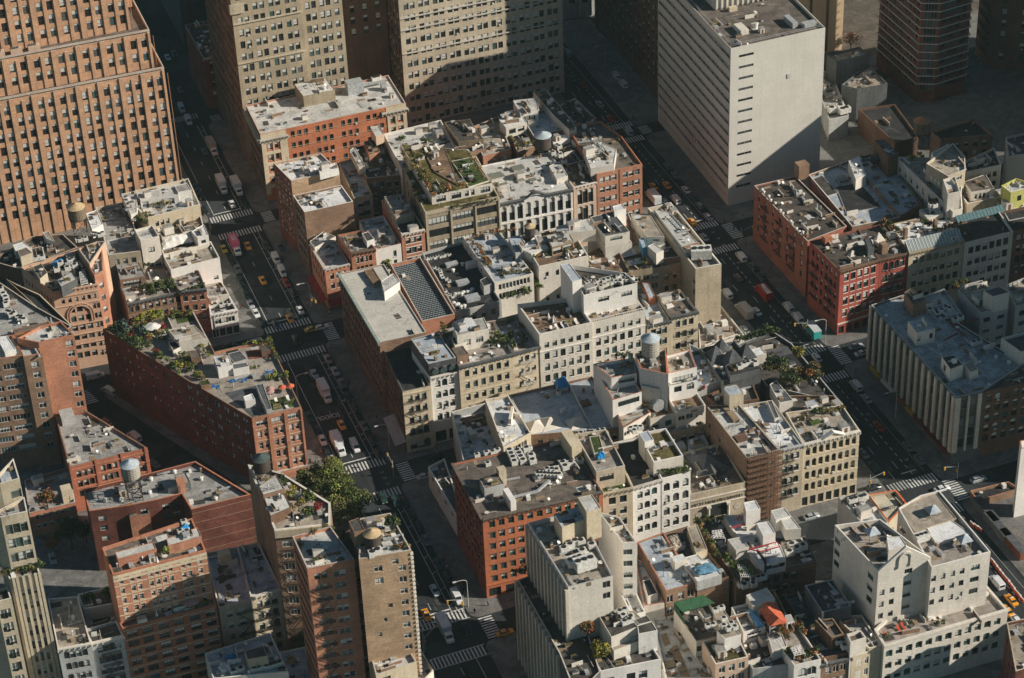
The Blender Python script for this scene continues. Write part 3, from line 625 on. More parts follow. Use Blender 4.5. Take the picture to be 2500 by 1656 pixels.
# front row on cross street A
fA = lambda **k: dict(dict(cols=3, w=1.3, h=2.3, step=4.0, top=2.0, st='dh', d=.35, sill=W['stone']), **k)
b = B('cream_corner_loft', 'cream stone corner loft with black fire escape and round arches at street level')
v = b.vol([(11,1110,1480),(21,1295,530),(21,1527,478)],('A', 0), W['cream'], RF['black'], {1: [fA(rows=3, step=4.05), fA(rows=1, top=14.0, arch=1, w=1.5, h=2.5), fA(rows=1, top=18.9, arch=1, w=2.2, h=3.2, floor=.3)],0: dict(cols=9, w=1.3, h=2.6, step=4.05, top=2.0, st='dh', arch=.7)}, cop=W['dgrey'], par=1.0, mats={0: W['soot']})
A_, B_ = seg(v, 1); [b.band(A_, B_, v['z']-z, W['cream'],.3,.35) for z in (1.0,13.0,17.6)]; escape(b, A_, B_, 1.2,7.2, v['z']-16, v['z']-3,4.05)
k = MB(); P0, P1 = seg(v, 0); a, c = sub(P0, P1,.45,1.0); k.poly([(a[0]-.02, a[1],4.6),(c[0]-.02, c[1],4.6),(c[0]-3.6, c[1],3.9),(a[0]-3.6, a[1],3.9)][::-1], W['grey']); k.poly([(a[0]-.02, a[1],4.5),(c[0]-.02, c[1],4.5),(c[0]-3.6, c[1],3.8),(a[0]-3.6, a[1],3.8)], W['grey']); b.part(k, 'sidewalk_canopy')
b = B('mansard_house', 'white iron front house with slate mansard, three round dormers and a blue grey roof')
v = b.vol([(21,1365,95),(21,1510,300),(21,1735,248),(21,1580,40)],29.2, W['slate'] if 'slate' in W else RF['slate'], RF['blue'], cop=W['grey'], zb=24.6, par=.3)
v2 = b.vol([(v['P'][0][0], v['P'][0][1]),(v['P'][1][0], v['P'][1][1]-.9),(v['P'][2][0], v['P'][2][1]-.9),(v['P'][3][0], v['P'][3][1])],24.8, W['white'], RF['slate'], {1: [dict(cols=3, w=1.5, h=2.5, step=4.1, top=1.5, st='dh', arch=1, d=.4, sill=W['white'], floor=6)]}, world=True, cop=W['white'], sh={1: dict(h=4.4, w=4.2)})
A_, B_ = seg(v2,1); b.cornice(A_, B_, 24.9, W['offw'],.5,.6)
k = MB()
for t in (.2,.5,.8):
    c = Vector(A_).lerp(Vector(B_), t); k.bar((c.x, c.y-.1,26.5),(c.x, c.y+1.4,26.5),1.05, RF['slate'],12); k.bar((c.x, c.y-.13,26.5),(c.x, c.y-.05,26.5),.75, GL[1],12)
b.part(k, 'dormer')
b = B('tan_six_bay_loft', 'tan stone loft with six windows a floor, planted roof and brick chimney')
v = b.vol([(21,1590,20),(21,1760,322),(21,2212,212),(21,2040,-60)],('A', 0), W['cream'], RF['paver'], {1: fA(cols=6, step=4.4, arch=.25)}, cop=W['dgrey'], corn=1)
A_, B_ = seg(v, 1); [b.band(A_, B_, v['z']-1.4-4.4*i, W['cream'],.16,.25) for i in (1,2,3)]
b.up([(21,1700,170),(21,1745,240),(21,1840,215),(21,1790,150)],3.0, W['brick'], RF['brown'], name='chimney')
b.up([(11,1705,1320),(11,1745,1420),(11,2005,1360),(11,1965,1270)],6.2, W['offw'], RF['grey'], F={1: dict(cols=[.3,.7], w=2.4, h=2.2, step=9, top=2.2, st='w3', floor=0)}, name='penthouse')
b.up([(11,1700,1440),(11,1725,1500),(11,1820,1470),(11,1800,1400)],3.4, W['offw'], RF['turf'], F={1: dict(cols=[.5], w=1.8, h=1.2, step=9, top=1.2, st='d2', floor=0)}, name='penthouse')
k = MB(); c = at((11,1810,1270), v['z']+8)
for dx_, dy_ in ((0,0),): k.bar((c.x, c.y, v['zr']+6.1),(c.x, c.y, v['zr']+8.8),(4.4,.05), W['metal'],4)
b.part(k, 'pyramid_roof')
b = B('tan_iron_balcony_loft', 'tan loft with white zigzag fire escape squeezed beside the big white block')
v = b.vol([(21,2040,-60),(21,2212,212),(22,398,152),(12,215,1240)],('A', 0), W['cream'], RF['paver'], {1: fA(cols=3, step=4.4, arch=.25)}, cop=W['dgrey'], corn=1)
A_, B_ = seg(v, 1); escape(b, A_, B_, 2.0,7.0, v['z']-16.5, v['z']-3,4.15, W['offw'])
b = B('big_white_block', 'big white block with arched windows, checkered deck and two white penthouses')
v = b.vol([(12,215,1160),(12,395,1410),(12,830,1312),(12,690,1100)],('A', 0), W['offw'], RF['deck'], {1: [dict(cols=6, w=1.35, h=1.9, step=4, top=3.4, st='dh', rows=1, m=(1.0,.6)), dict(cols=6, w=1.45, h=2.5, step=4.2, top=7.1, st='dh', arch=.35, m=(1.0,.6), sill=W['white'])]}, cop=W['offw'], par=1.4, thick=.5)
BW = v; zc = v['z']
v = b.vol([(12,690,1160),(12,832,1312),(12,1268,1207),(12,1160,1060)],('A', .1), W['offw'], RF['paver'], {1: [dict(cols=6, w=1.35, h=1.9, step=4, top=2.6, st='dh', rows=1, m=(.6,1)), dict(cols=6, w=1.45, h=2.6, step=4.25, top=6.3, st='dh', arch=.35, m=(.6,1), sill=W['white'])]}, cop=W['offw'])
A_, B_ = seg(v, 1); b.band(A_, B_, v['z']-5.4, W['white'],.25,.3); b.band(*seg(BW, 1), zc-6.3, W['white'],.25,.3)
k = MB(); a0 = Vector((*A_, v['z'])); b0 = Vector((*B_, v['z']))
for t in range(25): c = a0.lerp(b0, t/24); k.bar(c+Vector((0,.1,0)), c+Vector((0,.1,.8)),.1, W['offw'])
k.bar(a0+Vector((0,.1,.8)), b0+Vector((0,.1,.8)),.12, W['offw']); b.part(k, 'balustrade')
for i in range(6): b.bx((12,850+66*i, 1255-16*i),1.2,1.2,.5, W['offw'], 'skylight')
b.up([(12,568,830),(12,668,975),(12,745,952),(12,642,822)],11.5, W['white'], RF['blue'], zr=zc-1.4, name='stair_tower')
b.up([(12,640,830),(12,760,1085),(12,1203,985),(12,1100,900)],8.2, W['white'], RF['dark'], zr=zc-1.4, F={1: dict(cols=[.37,.80], w=3.6, h=1.7, step=9, top=2.2, st='d3', floor=0)}, name='penthouse', par=1.6)
MS = b.vols[-1]
b = B('grey_low_parapet_house', 'tan house with blue grey roof and skylight right of the white block')
v = b.vol([(12,1200,1060),(12,1285,1335),(12,1480,1290),(12,1350,1080)],('A', 0), W['cream'], RF['blue'], {1: fA(cols=3, step=4.0, w=1.5)}, cop=W['dgrey'], corn=1)
b.up([(12,1245,980),(12,1300,1110),(12,1355,1100),(12,1300,985)],2.6, W['terra'], RF['blue'])
b = B('iron_escape_house', 'tan house with black brown roof, three little pyramids and iron fire escape')
v = b.vol([(12,1360,1080),(12,1482,1265),(12,1705,1215),(12,1560,1040)],('A', 0), W['cream'], RF['brown'], {1: fA(cols=3, step=4.1, w=1.4)}, cop=W['dgrey'], corn=1)
A_, B_ = seg(v, 1); escape(b, A_, B_, 3.0,8.5, v['z']-19, v['z']-3,4.1)
k = MB()
for x, y in ((1435,1120),(1550,1120),(1480,1175)): c = at((12, x, y), v['zr']); k.bar((c.x, c.y, v['zr']),(c.x, c.y, v['zr']+1.3),(1.3,.05), W['offw'],4)
b.part(k, 'pyramid_skylight')
b = B('low_avenue_corner_shop', 'low flat pale roof with white pipes at the avenue corner')
v = b.vol([(12,1700,1200),(12,1720,1530),(12,2085,1410),(12,1890,1160)],6, W['offw'], RF['tan'], cop=W['offw'])
k = MB(); z = v['zr']+.6
for a, c in (((12,1730,1300),(12,1900,1250)),((12,1760,1500),(12,2030,1410)),((12,1750,1370),(12,1850,1330))): k.bar(at(a, z), at(c, z),.28, W['offw'])
b.part(k, 'pipe'); b.bx((12,1920,1330),2,1.6,1.6, W['white'], 'vent_box'); b.bx((12,1800,1390),2.4,2,1.8, W['metal'], 'vent_box')
# ================= block between cross street A and L
fL = lambda **k: dict(dict(cols=3, w=1.3, h=2.3, step=3.95, top=2.2, st='dh', d=.35, sill=W['white']), **k)
b = B('orange_corner_block', 'bright orange painted corner block with dark cornice and dark flat roof full of machinery')
v = b.vol([(21,1710,1120),(31,1955,240),(32,912,12)],('L', 0), W['orange'], RF['brown'], {1: [dict(cols=[.076+.0793*k for k in range(12)], w=1.5, h=2.1, step=3.85, top=1.6, st='nh2', d=.35, lint=W['brown'], rows=6)],0: dict(cols=8, w=1.4, h=2.1, step=3.62, top=1.9, st='d', rows=6)}, cop=RF['brown'], corn=[0,1], cornd=.6, cornh=.5, sh={1: dict(h=3.4, w=4.8, p=.7)}, par=.5, mats={0: mat('dark orange side brick', (.26,.08,.05), 'brick')})  # left wall in a darker orange that holds its shade
ORB = v
b.band((seg(v, 1)[0][0], seg(v, 1)[0][1]), seg(v, 1)[1],5.0, W['orange'],.3,.5)
b.up([(21,1930,1245),(21,1970,1330),(21,2135,1290),(21,2080,1200)],3.6, W['grey'], RF['brown'], idx=1)
b.bx((21,2115,1290),2.2,2.2,5.5, W['stone'], 'chimney'); b.bx((21,2180,1460),1.6,6.0,3.5, W['white'], 'vent_duct')
b.bx((22,660,1030),3.0,8.5,5.0, W['cream'], 'bulkhead', rz=.0)
k = MB(); z = v['zr']+1.2
P = [at(q, z) for q in ((22,60,1435),(22,380,1350),(22,480,1265))]; k.bar(P[0], P[1],.45, W['metal']); k.bar(P[1], P[2],.45, W['metal']); b.part(k, 'duct')
b = B('low_white_side_shop', 'low shop with a white side wall and flat blue grey roof beside the orange block')
b.vol([(21,1505,1150),(21,1740,1555),(21,1800,1540),(21,1640,1080)],8, W['offw'], RF['slate'], {0: dict(cols=4, w=2.2, h=1.4, step=9, top=1.4, st='d', floor=0)}, cop=W['white'])
b = B('penthouse_turf_loft', 'tan loft with gravel roofed penthouse and green turf strip at the eave')
v = b.vol([(22,690,880),(22,918,1368),(22,1165,1318),(22,960,850)],('L', 0), W['cream'], RF['turf'], {1: fL(cols=2, w=1.8, step=4.0)}, cop=W['stone'], corn=1)
v = b.vol([(22,690,878),(22,865,1190),(22,1100,1140),(22,945,840)],31.3, W['stone'], RF['paver'], {1: dict(cols=[.36], w=4.2, h=2.2, step=9, top=1.6, st='d3', floor=27)}, zb=25, cop=W['coping'], part='penthouse')
b.up([(22,810,900),(22,850,1040),(22,925,1020),(22,890,890)],1.6, W['offw'], RF['turf'])
b = B('white_arched_dark_roof_house', 'white house with three arched bays and a black roof between two lofts')
b.vol([(22,1000,950),(22,1165,1320),(22,1405,1250),(22,1215,900)],('L', 0), W['white'], RF['black'], {1: fL(cols=3, w=1.5, step=4.1, arch=.8, lint=None)}, cop=W['coping'], corn=1)
b = B('white_arched_garden_house', 'white house with tall arched windows and a lush planted terrace on top')
v = b.vol([(22,1215,900),(22,1405,1250),(22,1642,1188),(22,1440,830)],('L', 0), W['white'], RF['paver'], {1: [fL(cols=[.18,.5,.83], w=1.7, step=4.35, h=2.7, top=1.9, arch=1)]}, cop=W['white'])
GT = v
b.vol([(22,1215,872),(22,1338,1110),(22,1582,1058),(22,1440,830)],29.2, W['offw'], RF['green'], {1: dict(cols=[.55,.8], w=2.0, h=2.2, step=9, top=1.2, st='n2', floor=26)}, zb=24, cop=W['white'], part='penthouse')
b.up([(22,1215,870),(22,1265,945),(22,1340,925),(22,1290,850)],7.0, W['white'], RF['blue'], on=v)
b = B('health_center', 'low stone fronted health centre with two columns at its dark entrance')
v = b.vol([(22,1560,1040),(22,1645,1378),(22,2097,1277),(22,1900,950)],('L', 0), W['stone'], RF['brown'], cop=W['stone'], par=.9)
HC = v; A_, B_ = seg(v, 1)
b.band(A_, B_, v['z']-2.2, W['offw'],.25,.35); b.band(A_, B_, v['z']-5.0, W['offw'],.25,.3)
k = MB(); dx = Vector((B_[0]-A_[0], B_[1]-A_[1],0)); L = dx.length; dx /= L; M = Matrix(((dx.x, -dx.y, 0, A_[0]),(dx.y, dx.x, 0, A_[1]),(0,0,1,0),(0,0,0,1)))
k.box(L*.30,-.02,.2, L*.70,.6, v['z']-5.4, FRM['d'], M=M)
b.part(k, 'entrance'); k = MB()
for t in (.32,.68): q = M @ Vector((L*t, -.5,0)); k.cyl(q.x, q.y, .2, v['z']-5.8,.42, W['offw']); k.box(L*t-.65,-1.1, v['z']-5.8, L*t+.65,.0, v['z']-5.3, W['offw'], M=M)
b.part(k, 'column')
for t in (.15,.85): k = MB(); k.bar(M @ Vector((L*t, -.1, v['z']-8)), M @ Vector((L*t, -.02, v['z']-8)),1.0, W['coping'],16); b.part(k, 'medallion')
k = MB(); zt = v['zr']; q = [at(p, zt) for p in ((22,1600,1060),(22,1740,1240),(22,1990,1170),(22,1780,1000))]
for i in range(4): k.poly([q[i]+Vector((0,0,.05)), q[(i+1) % 4]+Vector((0,0,.05)),(q[0]+q[1]+q[2]+q[3])/4+Vector((0,0,3.2))], W['dgrey'])
b.part(k, 'hip_roof')
text_health = (A_, dx, L, v['z'])
b = B('scaffolded_house', 'building wrapped in brown scaffolding with a long bare brick side wall')
v = b.vol([(22,1770,640),(22,2110,1080),(23,345,1008),(23,20,640)],('L', 0), W['brick'], RF['pale'], {1: fL(cols=3, step=4.0, w=1.2),0: dict(cols=[.1,.35], w=1.2, h=1.8, step=4, top=5, st='g', rows=2)}, cop=W['stone'])
SCF = v
b.bx((22,1990,640),4,4,5.2, W['stone'], 'bulkhead', top=RF['blue']); b.bx((22,1980,730),2.0,7,.9, W['wood'], 'skylight'); b.bx((22,2060,920),3.5,3,.8, W['brown'], 'vent_box')
b = B('grey_escape_house', 'grey stone house with arched windows, fire escape and blue white roof beside the scaffolding')
v = b.vol([(23,20,640),(23,345,1008),(23,545,960),(23,290,600)],('L', 0), W['stone'], RF['white'], {1: fL(cols=3, step=4.3, w=1.5, arch=1)}, cop=W['grey'], corn=1)
A_, B_ = seg(v, 1); escape(b, A_, B_, .6,4.5, v['z']-17.5, v['z']-2.5,4.3)
b.up([(23,245,605),(23,310,750),(23,345,740),(23,285,600)],1.6, W['offw'], RF['slate'])
b = B('cream_pediment_house', 'cream cast iron house with pediment and rows of arched windows at the avenue')
v = b.vol([(23,400,700),(23,545,960),(23,1010,845),(23,870,640)],('L', 0), W['cream'], RF['tan'], {1: [dict(cols=8, w=1.25, h=2.6, step=4.3, top=1.9, st='dh', d=.6, arch=1, rows=4, m=(.6,.6), sill=W['cream'])]}, cop=W['offw'], corn=1, sh={1: dict(h=3.6, w=2.6, p=.35)}, cornd=.7, cornh=.8)
CP = v; A_, B_ = seg(v, 1); [b.band(A_, B_, v['z']-z, W['cream'],.2,.3) for z in (4.9,9.2,13.5,17.8)]
k = MB(); a, c = sub(A_, B_, .30,.74); a = Vector((*a, v['z'])); c = Vector((*c, v['z'])); mid = (a+c)/2+Vector((0,0,2.0)); o = Vector((0,-.7,0)); o2 = Vector((0,.8,0))
k.poly([a+o*.3, c+o*.3, mid+o*.3], W['cream']); k.poly([a+o, mid+o, mid+o2, a+o2], W['white']); k.poly([mid+o, c+o, c+o2, mid+o2], W['white']); k.poly([a+o2, mid+o2, c+o2], W['cream']); k.poly([a+o, a+o+Vector((0,0,-.25)), mid+o+Vector((0,0,-.3)), mid+o], W['offw']); k.poly([mid+o, mid+o+Vector((0,0,-.3)), c+o+Vector((0,0,-.25)), c+o], W['offw']); b.part(k, 'pediment')
b.bx((23,640,790),3.0,1.6,.7, RF['turf'], 'planter_box')
# rear half of this block
b = B('white_courtyard_shop', 'pale grey walled building with a white terrace, brown tarp and glass roofs near the corner')
v = b.vol([(21,1700,695),(21,1795,1090),(21,2130,995),(21,1985,620)],14, W['grey'], RF['white'], cop=W['offw'], par=2.6)
b.bx((21,1900,780),7,6,.5, mat('brown tarp', (.13,.085,.07), 'roof'), 'tarp_covered_deck'); b.bx((21,1860,900),1.5,4,2.2, W['offw'], 'bulkhead')
b = B('cream_wing_house', 'cream rear wing with glaring white roof and three back windows')
v = b.vol([(21,1975,590),(21,2128,990),(22,325,870),(22,140,560)],20, W['cream'], RF['white'], {1: dict(cols=[.3,.52,.74], w=1.8, h=1.8, step=9, top=1.6, st='w2', rows=1, floor=12)}, cop=W['offw'])
b.bx((22,165,760),.8,6.5,2.6, W['offw'], 'vent_duct', rz=-.5); b.bx((22,200,740),.7,3.5,1.6, W['offw'], 'vent_duct', rz=.6)
b = B('broad_blue_roof_warehouse', 'warehouse with a very broad pale blue grey roof carrying a tarped cooling unit')
v = b.vol([(22,145,555),(22,325,885),(22,1090,820),(22,835,395)],15.5, W['brick'], RF['blue'], {1: fr(cols=8)}, cop=W['coping'])
BR = v
k = MB(); c = at((22,640,790), v['zr']); 
for (cx, cy, s, h) in ((360,820,4.5,2.2),(480,790,5,2.0),(700,790,4,1.8)):
    c = at((22, cx, cy), v['zr']); k.bar((c.x, c.y, v['zr']),(c.x, c.y, v['zr']+h),(s, .1), W['offw'],4)
b.part(k, 'hipped_skylight'); b.bx((22,875,530),2.6,2.4,.5, W['brown'], 'hatch'); b.bx((22,770,630),3.2,3.0,.5, W['brown'], 'hatch')
k = MB(); a, c = at((22,640,470), v['zr']+.3), at((22,840,850), v['zr']+.3); k.bar(a, c, .3, W['offw']); b.part(k, 'roof_joint')
b = B('stepped_white_apartments', 'white stepped apartment house with glass balconies, planted terraces and steel water tank')
v = b.vol([(22,1010,650),(22,1090,830),(22,1315,700),(22,1180,520)],19.5, W['offw'], RF['tan'], {1: dict(cols=[.12,.42,.75], w=2.2, h=1.6, step=3.7, top=1.8, st='w2')}, cop=W['terra'])
v = b.vol([(22,1180,560),(22,1312,750),(22,1525,700),(22,1440,520)],19.0, W['offw'], RF['deck'], {1: dict(cols=[.2,.7], w=1.8, h=1.8, step=3.7, top=2.2, st='dh')}, cop=W['wood'])
v = b.vol([(22,1450,560),(22,1528,700),(22,1768,640),(22,1620,420)],20.5, W['offw'], RF['deck'], {1: dict(cols=[.18,.45,.78], w=2.2, h=1.8, step=3.8, top=1.7, st='w2')}, cop=W['offw'])
T1 = v
b.vol([(22,840,300),(22,1000,600),(22,1240,530),(22,1080,250)],25.2, W['white'], RF['grey'], {1: dict(cols=[.55], w=7.0, h=2.0, step=3.6, top=1.2, st='n5', floor=20)}, zb=0, cop=W['terra'])
b.vol([(22,840,300),(22,990,415),(22,1200,375),(22,1180,250)],28.6, W['white'], RF['grey'], {1: dict(cols=[.6], w=5.0, h=2.0, step=3.6, top=.7, st='n5', floor=25)}, zb=22, cop=W['terra'])
b.vol([(22,1185,215),(22,1230,335),(22,1455,385),(22,1440,170)],31.5, W['white'], RF['deck'], {1: dict(cols=[.06,.85], w=1.1, h=1.9, step=3.6, top=3.2, st='d', floor=27, rows=1)}, zb=15, cop=W['terra'], idx=2)
TK = b.vols[-1]
b.vol([(22,1240,300),(22,1235,480),(22,1385,510),(22,1420,360)],26, W['offw'], RF['tan'], zb=10, cop=W['offw'], idx=1)
b.vol([(22,1440,230),(22,1460,380),(22,1695,325),(22,1640,180)],29.0, W['white'], RF['tan'], {1: dict(cols=[.5], w=6.5, h=1.9, step=3.4, top=2.0, st='n5', floor=22)}, zb=15, cop=W['terra'])
b.vol([(22,1440,400),(22,1470,480),(22,1700,430),(22,1690,345)],25.6, W['white'], RF['deck'], {1: dict(cols=[.3,.75], w=2.4, h=2.2, step=3.4, top=.8, st='d2', floor=20)}, zb=15, cop=W['dgrey'])
k = MB(); c = at((22,1360,640),19.0); k.bar((c.x, c.y-2.5,20.3),(c.x, c.y+2.5,20.3),2.1, W['metal'],14); b.part(k, 'steel_vault')
b = B('tan_shaded_rear_block', 'tan rear block in half shade below the stepped white apartments')
b.vol([(22,1200,720),(22,1330,900),(22,1770,800),(22,1600,640)],15, W['tan'], RF['tan'], {1: dict(cols=[.1,.3,.58,.74,.92], w=1.6, h=2.0, step=3.9, top=2.2, st='dh', floor=2)}, cop=W['tan'])
b = B('small_white_yard_sheds', 'two white tarpaulined sheds in the yard behind the health centre')
b.vol([(22,1500,950),(22,1510,1010),(22,1610,985),(22,1580,930)],13, W['grey'], RF['pale'], cop=W['grey'], par=.2); b.vol([(22,1620,930),(22,1625,985),(22,1790,960),(22,1750,880)],14, W['grey'], RF['pale'], cop=W['grey'], par=.2)
b = B('sunken_grey_courts', 'pale blue roof strip between the white apartments and the dark tent roofs')
b.vol([(22,1630,130),(22,1700,490),(22,1900,440),(22,1770,200)],21, W['grey'], RF['blue'], cop=W['grey'])
b = B('dark_zigzag_roof_house', 'dark slate building with zigzag metal tent roofs and black sides near the avenue')
v = b.vol([(22,1720,170),(22,1900,440),(22,2225,380),(22,2010,110)],22.5, W['dgrey'], RF['slate'], cop=W['dgrey'])
k = MB()
for (x, y, s) in ((1850,190,4.2),(1990,220,4.6),(1900,130,3.5),(2100,170,3.8)): c = at((22, x, y),24); k.bar((c.x, c.y, 21.5),(c.x, c.y, 25.8),(s, .1), RF['slate'],4)
b.part(k, 'tent_roof'); b.up([(22,1930,310),(22,1970,400),(22,2215,340),(22,2130,250)],2.6, W['dgrey'], RF['black']); ZZ = b.vols[-1]
b = B('shaded_back_court', 'dark brown court building between the zigzag roofs and the scaffolded house')
v = b.vol([(22,1770,560),(22,1860,640),(22,2210,590),(22,2130,400)],19, W['brown'], RF['dark'], {1: dict(cols=5, w=1.4, h=2, step=3.6, top=2, st='dh')}, cop=W['brown'])
b.up([(22,1925,490),(22,1980,580),(22,2082,548),(22,2020,470)],4.5, W['stone'], RF['blue'])
b = B('tree_terrace_house', 'dark building carrying rooftop trees, glass pavilion and wires beside the avenue')
v = b.vol([(12,2040,1490),(23,240,480),(23,860,620),(23,450,130),(12,2320,1380)],17, W['dgrey'], RF['dark'], idx=1, cop=W['grey'])
TT = v
b.up([(23,60,195),(23,100,240),(23,240,215),(23,195,160)],3.4, W['offw'], RF['white']); b.up([(23,270,470),(23,350,620),(23,460,600),(23,320,435)],4.6, W['white'], RF['slate'])
b.up([(23,555,610),(23,600,720),(23,740,690),(23,640,590)],4.2, W['wood'], RF['blue'])
b = B('brown_low_rear_house', 'low brown terrace house with a white pyramid skylight behind the cream pediment house')
b.vol([(23,400,560),(23,470,800),(23,900,690),(23,800,560)],18, W['brown'], RF['dark'], {1: dict(cols=6, w=1.2, h=1.8, step=3, top=1, st='d')}, cop=W['wood'])

# ================= bottom block
b = B('pilaster_podium_tower', 'grey stone building with tall white pilasters and a set back upper block')
v = b.vol([(32,215,745),(32,560,1350),(32,700,1700),(32,900,1500),(32,640,700),(32,330,700)],('x', 146), W['dgrey'], RF['dark'], cop=W['office'], idx=1)
PP = v
b2 = [(32,305,272),(32,632,805),(32,1003,712),(32,890,470),(32,705,62)]
v = b.vol([b2[0], b2[1], b2[2],(32,720,165)],('x', 150.5), W['offw'], RF['tan'], {1: dict(cols=[.85], w=1.8, h=2.0, step=3.6, top=1.2, st='g2', floor=18, rows=2),0: dict(cols=9, w=2.0, h=2.6, step=3.6, top=1.8, st='g')}, zb=0, cop=W['grey'], par=1.2)
PT = v; A_, B_ = seg(v, 0)
k = MB()
for t in [i/11 for i in range(12)]:
    c = Vector(A_).lerp(Vector(B_), t); k.box(c.x-.9, c.y-.45, PP['zr'], c.x-.02, c.y+.45, v['z']-.8, W['office'])
b.part(k, 'pilaster'); k = MB(); A2, B2 = seg(PP, 0)
for i in range(13): c = Vector(A2).lerp(Vector(B2), i/12); k.box(c.x-.8, c.y-.4,.2, c.x-.02, c.y+.4, PP['z']-.6, W['office'])
b.part(k, 'pilaster')
b.up([(32,515,200),(32,583,312),(32,790,235),(32,720,138)],5.8, W['cream'], RF['blue'], on=v, name='machine_room'); b.up([(32,712,62),(32,785,185),(32,905,150),(32,830,38)],9.5, W['cream'], RF['pale'], on=v, name='machine_room')
v = b.vol([(32,880,180),(32,1085,440),(32,1198,430),(32,1060,230)],('y', 431), W['white'], RF['tan'], {1: dict(cols=[.35], w=2.4, h=1.9, step=3.9, top=2.2, st='g3', floor=12)}, zb=0, cop=W['offw'])
b = B('white_modern_block', 'white modern block with black terrace roof, balconies and small autumn trees')
v = b.vol([(32,680,1120),(32,900,1500),(32,1400,1400),(32,1180,1050)],27, W['white'], RF['dark'], {1: dict(cols=[.15,.50,.70], w=2.3, h=2.6, step=4.0, top=2.6, st='d2', d=.4),0: dict(cols=4, w=3.4, h=2.6, step=4.0, top=1.6, st='n3')}, cop=W['white'])
WM = v
b.up([(32,795,985),(32,1010,1330),(32,1370,1190),(32,1180,1000)],3.2, W['offw'], RF['tan']); b.up([(32,885,1035),(32,990,1215),(32,1205,1130),(32,1110,985)],6.6, W['offw'], RF['dark'])
b.up([(32,1205,1120),(32,1215,1190),(32,1370,1160),(32,1320,1085)],6.8, W['white'], RF['dark']); b.up([(32,1180,1070),(32,1215,1110),(32,1320,1085),(32,1280,1035)],6.0, W['grey'], RF['dark'])
b = B('white_slanted_rooms', 'white stucco rooms with glass roof and debris tucked behind the pilaster tower')
b.vol([(32,1020,770),(32,1160,1040),(32,1270,1010),(32,1150,750)],22, W['white'], RF['white'], cop=W['white'], par=1.2)
b = B('white_party_wall_house', 'narrow white walled terrace with an open bulkhead between the tower and the brick loft')
b.vol([(32,1190,560),(32,1260,960),(32,1430,930),(32,1280,600)],17, W['offw'], RF['white'], cop=W['terra']); b.up([(32,1250,750),(32,1290,880),(32,1370,850),(32,1310,735)],3.2, W['offw'], RF['black'])
b = B('red_walled_blue_roof_loft', 'loft with rough red brick party wall and smooth pale blue roof')
v = b.vol([(32,1205,430),(32,1440,835),(32,1680,770),(32,1420,350)],21, W['brick'], RF['blue'], {1: dict(cols=[.14,.52,.85], w=1.6, h=2.4, step=4, top=1.8, st='w2', arch=.4)}, cop=W['terra'], par=.5)
b.bx((32,1545,640),3.4,2.6,3.2, W['offw'], 'bulkhead', top=RF['white'])
b = B('renovation_roof_house', 'roof under renovation littered with timber, rubble and blue tarpaulins')
v = b.vol([(32,1420,360),(32,1700,780),(32,1960,720),(32,1620,300)],20, W['brick'], RF['brown'], cop=W['brown']); RN = v
b.up([(32,1615,310),(32,1690,520),(32,1780,490),(32,1700,290)],3.0, W['cream'], RF['tan']); b.up([(32,1590,560),(32,1620,610),(32,1750,580),(32,1700,530)],2.6, W['white'], RF['pale'])
b.up([(32,1590,620),(32,1700,760),(32,1900,700),(32,1790,570)],3.2, W['grey'], RF['white'])
b = B('planted_court_house', 'brick house with a long green planted terrace and white pergola frames')
v = b.vol([(32,1690,250),(32,2020,750),(32,2240,690),(32,1930,200)],19, W['brick'], RF['brown'], cop=W['wood']); PC = v
b.up([(32,1950,410),(32,2020,500),(32,2125,470),(32,2050,390)],4.0, W['offw'], RF['pale'])
b = B('red_lettered_white_house', 'white house with red painted wall lettering, red rail and cube bulkheads')
v = b.vol([(32,1905,210),(32,2115,510),(32,2367,455),(33,160,200)],21, W['offw'], RF['white'], cop=W['white']); RL = v
b.up([(33,55,105),(33,75,180),(33,190,155),(33,150,85)],6.0, W['white'], RF['white']); b.up([(33,160,275),(33,215,380),(33,315,355),(33,255,260)],4.8, W['white'], RF['white'])
b.up([(33,280,170),(33,320,250),(33,440,215),(33,390,145)],4.0, W['white'], RF['pale']); b.up([(33,360,240),(33,400,330),(33,525,320),(33,440,215)],3.6, W['offw'], RF['pale'])
b = B('brick_rear_dormer_house', 'brick rear house with white window strip and pale hipped roof')
v = b.vol([(33,90,520),(33,200,680),(33,650,590),(33,560,380)],17.5, W['brick'], RF['dark'], {1: dict(cols=[.1,.28,.45,.6], w=1.4, h=2.2, step=3.6, top=2.0, st='dh')}, cop=W['dgrey'])
b.up([(33,90,500),(33,190,620),(33,400,570),(33,350,450)],4.2, W['white'], RF['white'], F={1: dict(cols=[.35,.6,.85], w=1.6, h=1.3, step=9, top=1.0, st='d', floor=0)})
b = B('charcoal_court_house', 'dark shaded house with paved charcoal terrace beside the cream stepped block')
v = b.vol([(33,385,870),(33,700,1390),(33,940,1340),(33,620,830)],16, W['brown'], RF['slate'], cop=W['brown'])
v = b.vol([(33,560,790),(33,700,1010),(33,940,960),(33,790,740)],20.5, W['dgrey'], RF['slate'], zb=0, cop=W['grey'])
v = b.vol([(33,645,1075),(33,780,1220),(33,880,1190),(33,790,1060)],19.5, W['brown'], RF['brown'], zb=0, cop=W['wood'])
b.vol([(33,810,1050),(33,1090,1310),(33,1190,1285),(33,1030,1030)],16.4, W['cream'], RF['grey'], zb=0, cop=W['offw'])
b.vol([(33,905,1190),(33,935,1260),(33,1065,1220),(33,1020,1160)],20.5, W['offw'], RF['brown'], zb=0, cop=W['offw'])
b = B('cream_stepped_block', 'big cream stepped block with arched gable, roof terraces and two rows of arcaded floors', 'apartment block')
fc = dict(st='dh', d=.3)
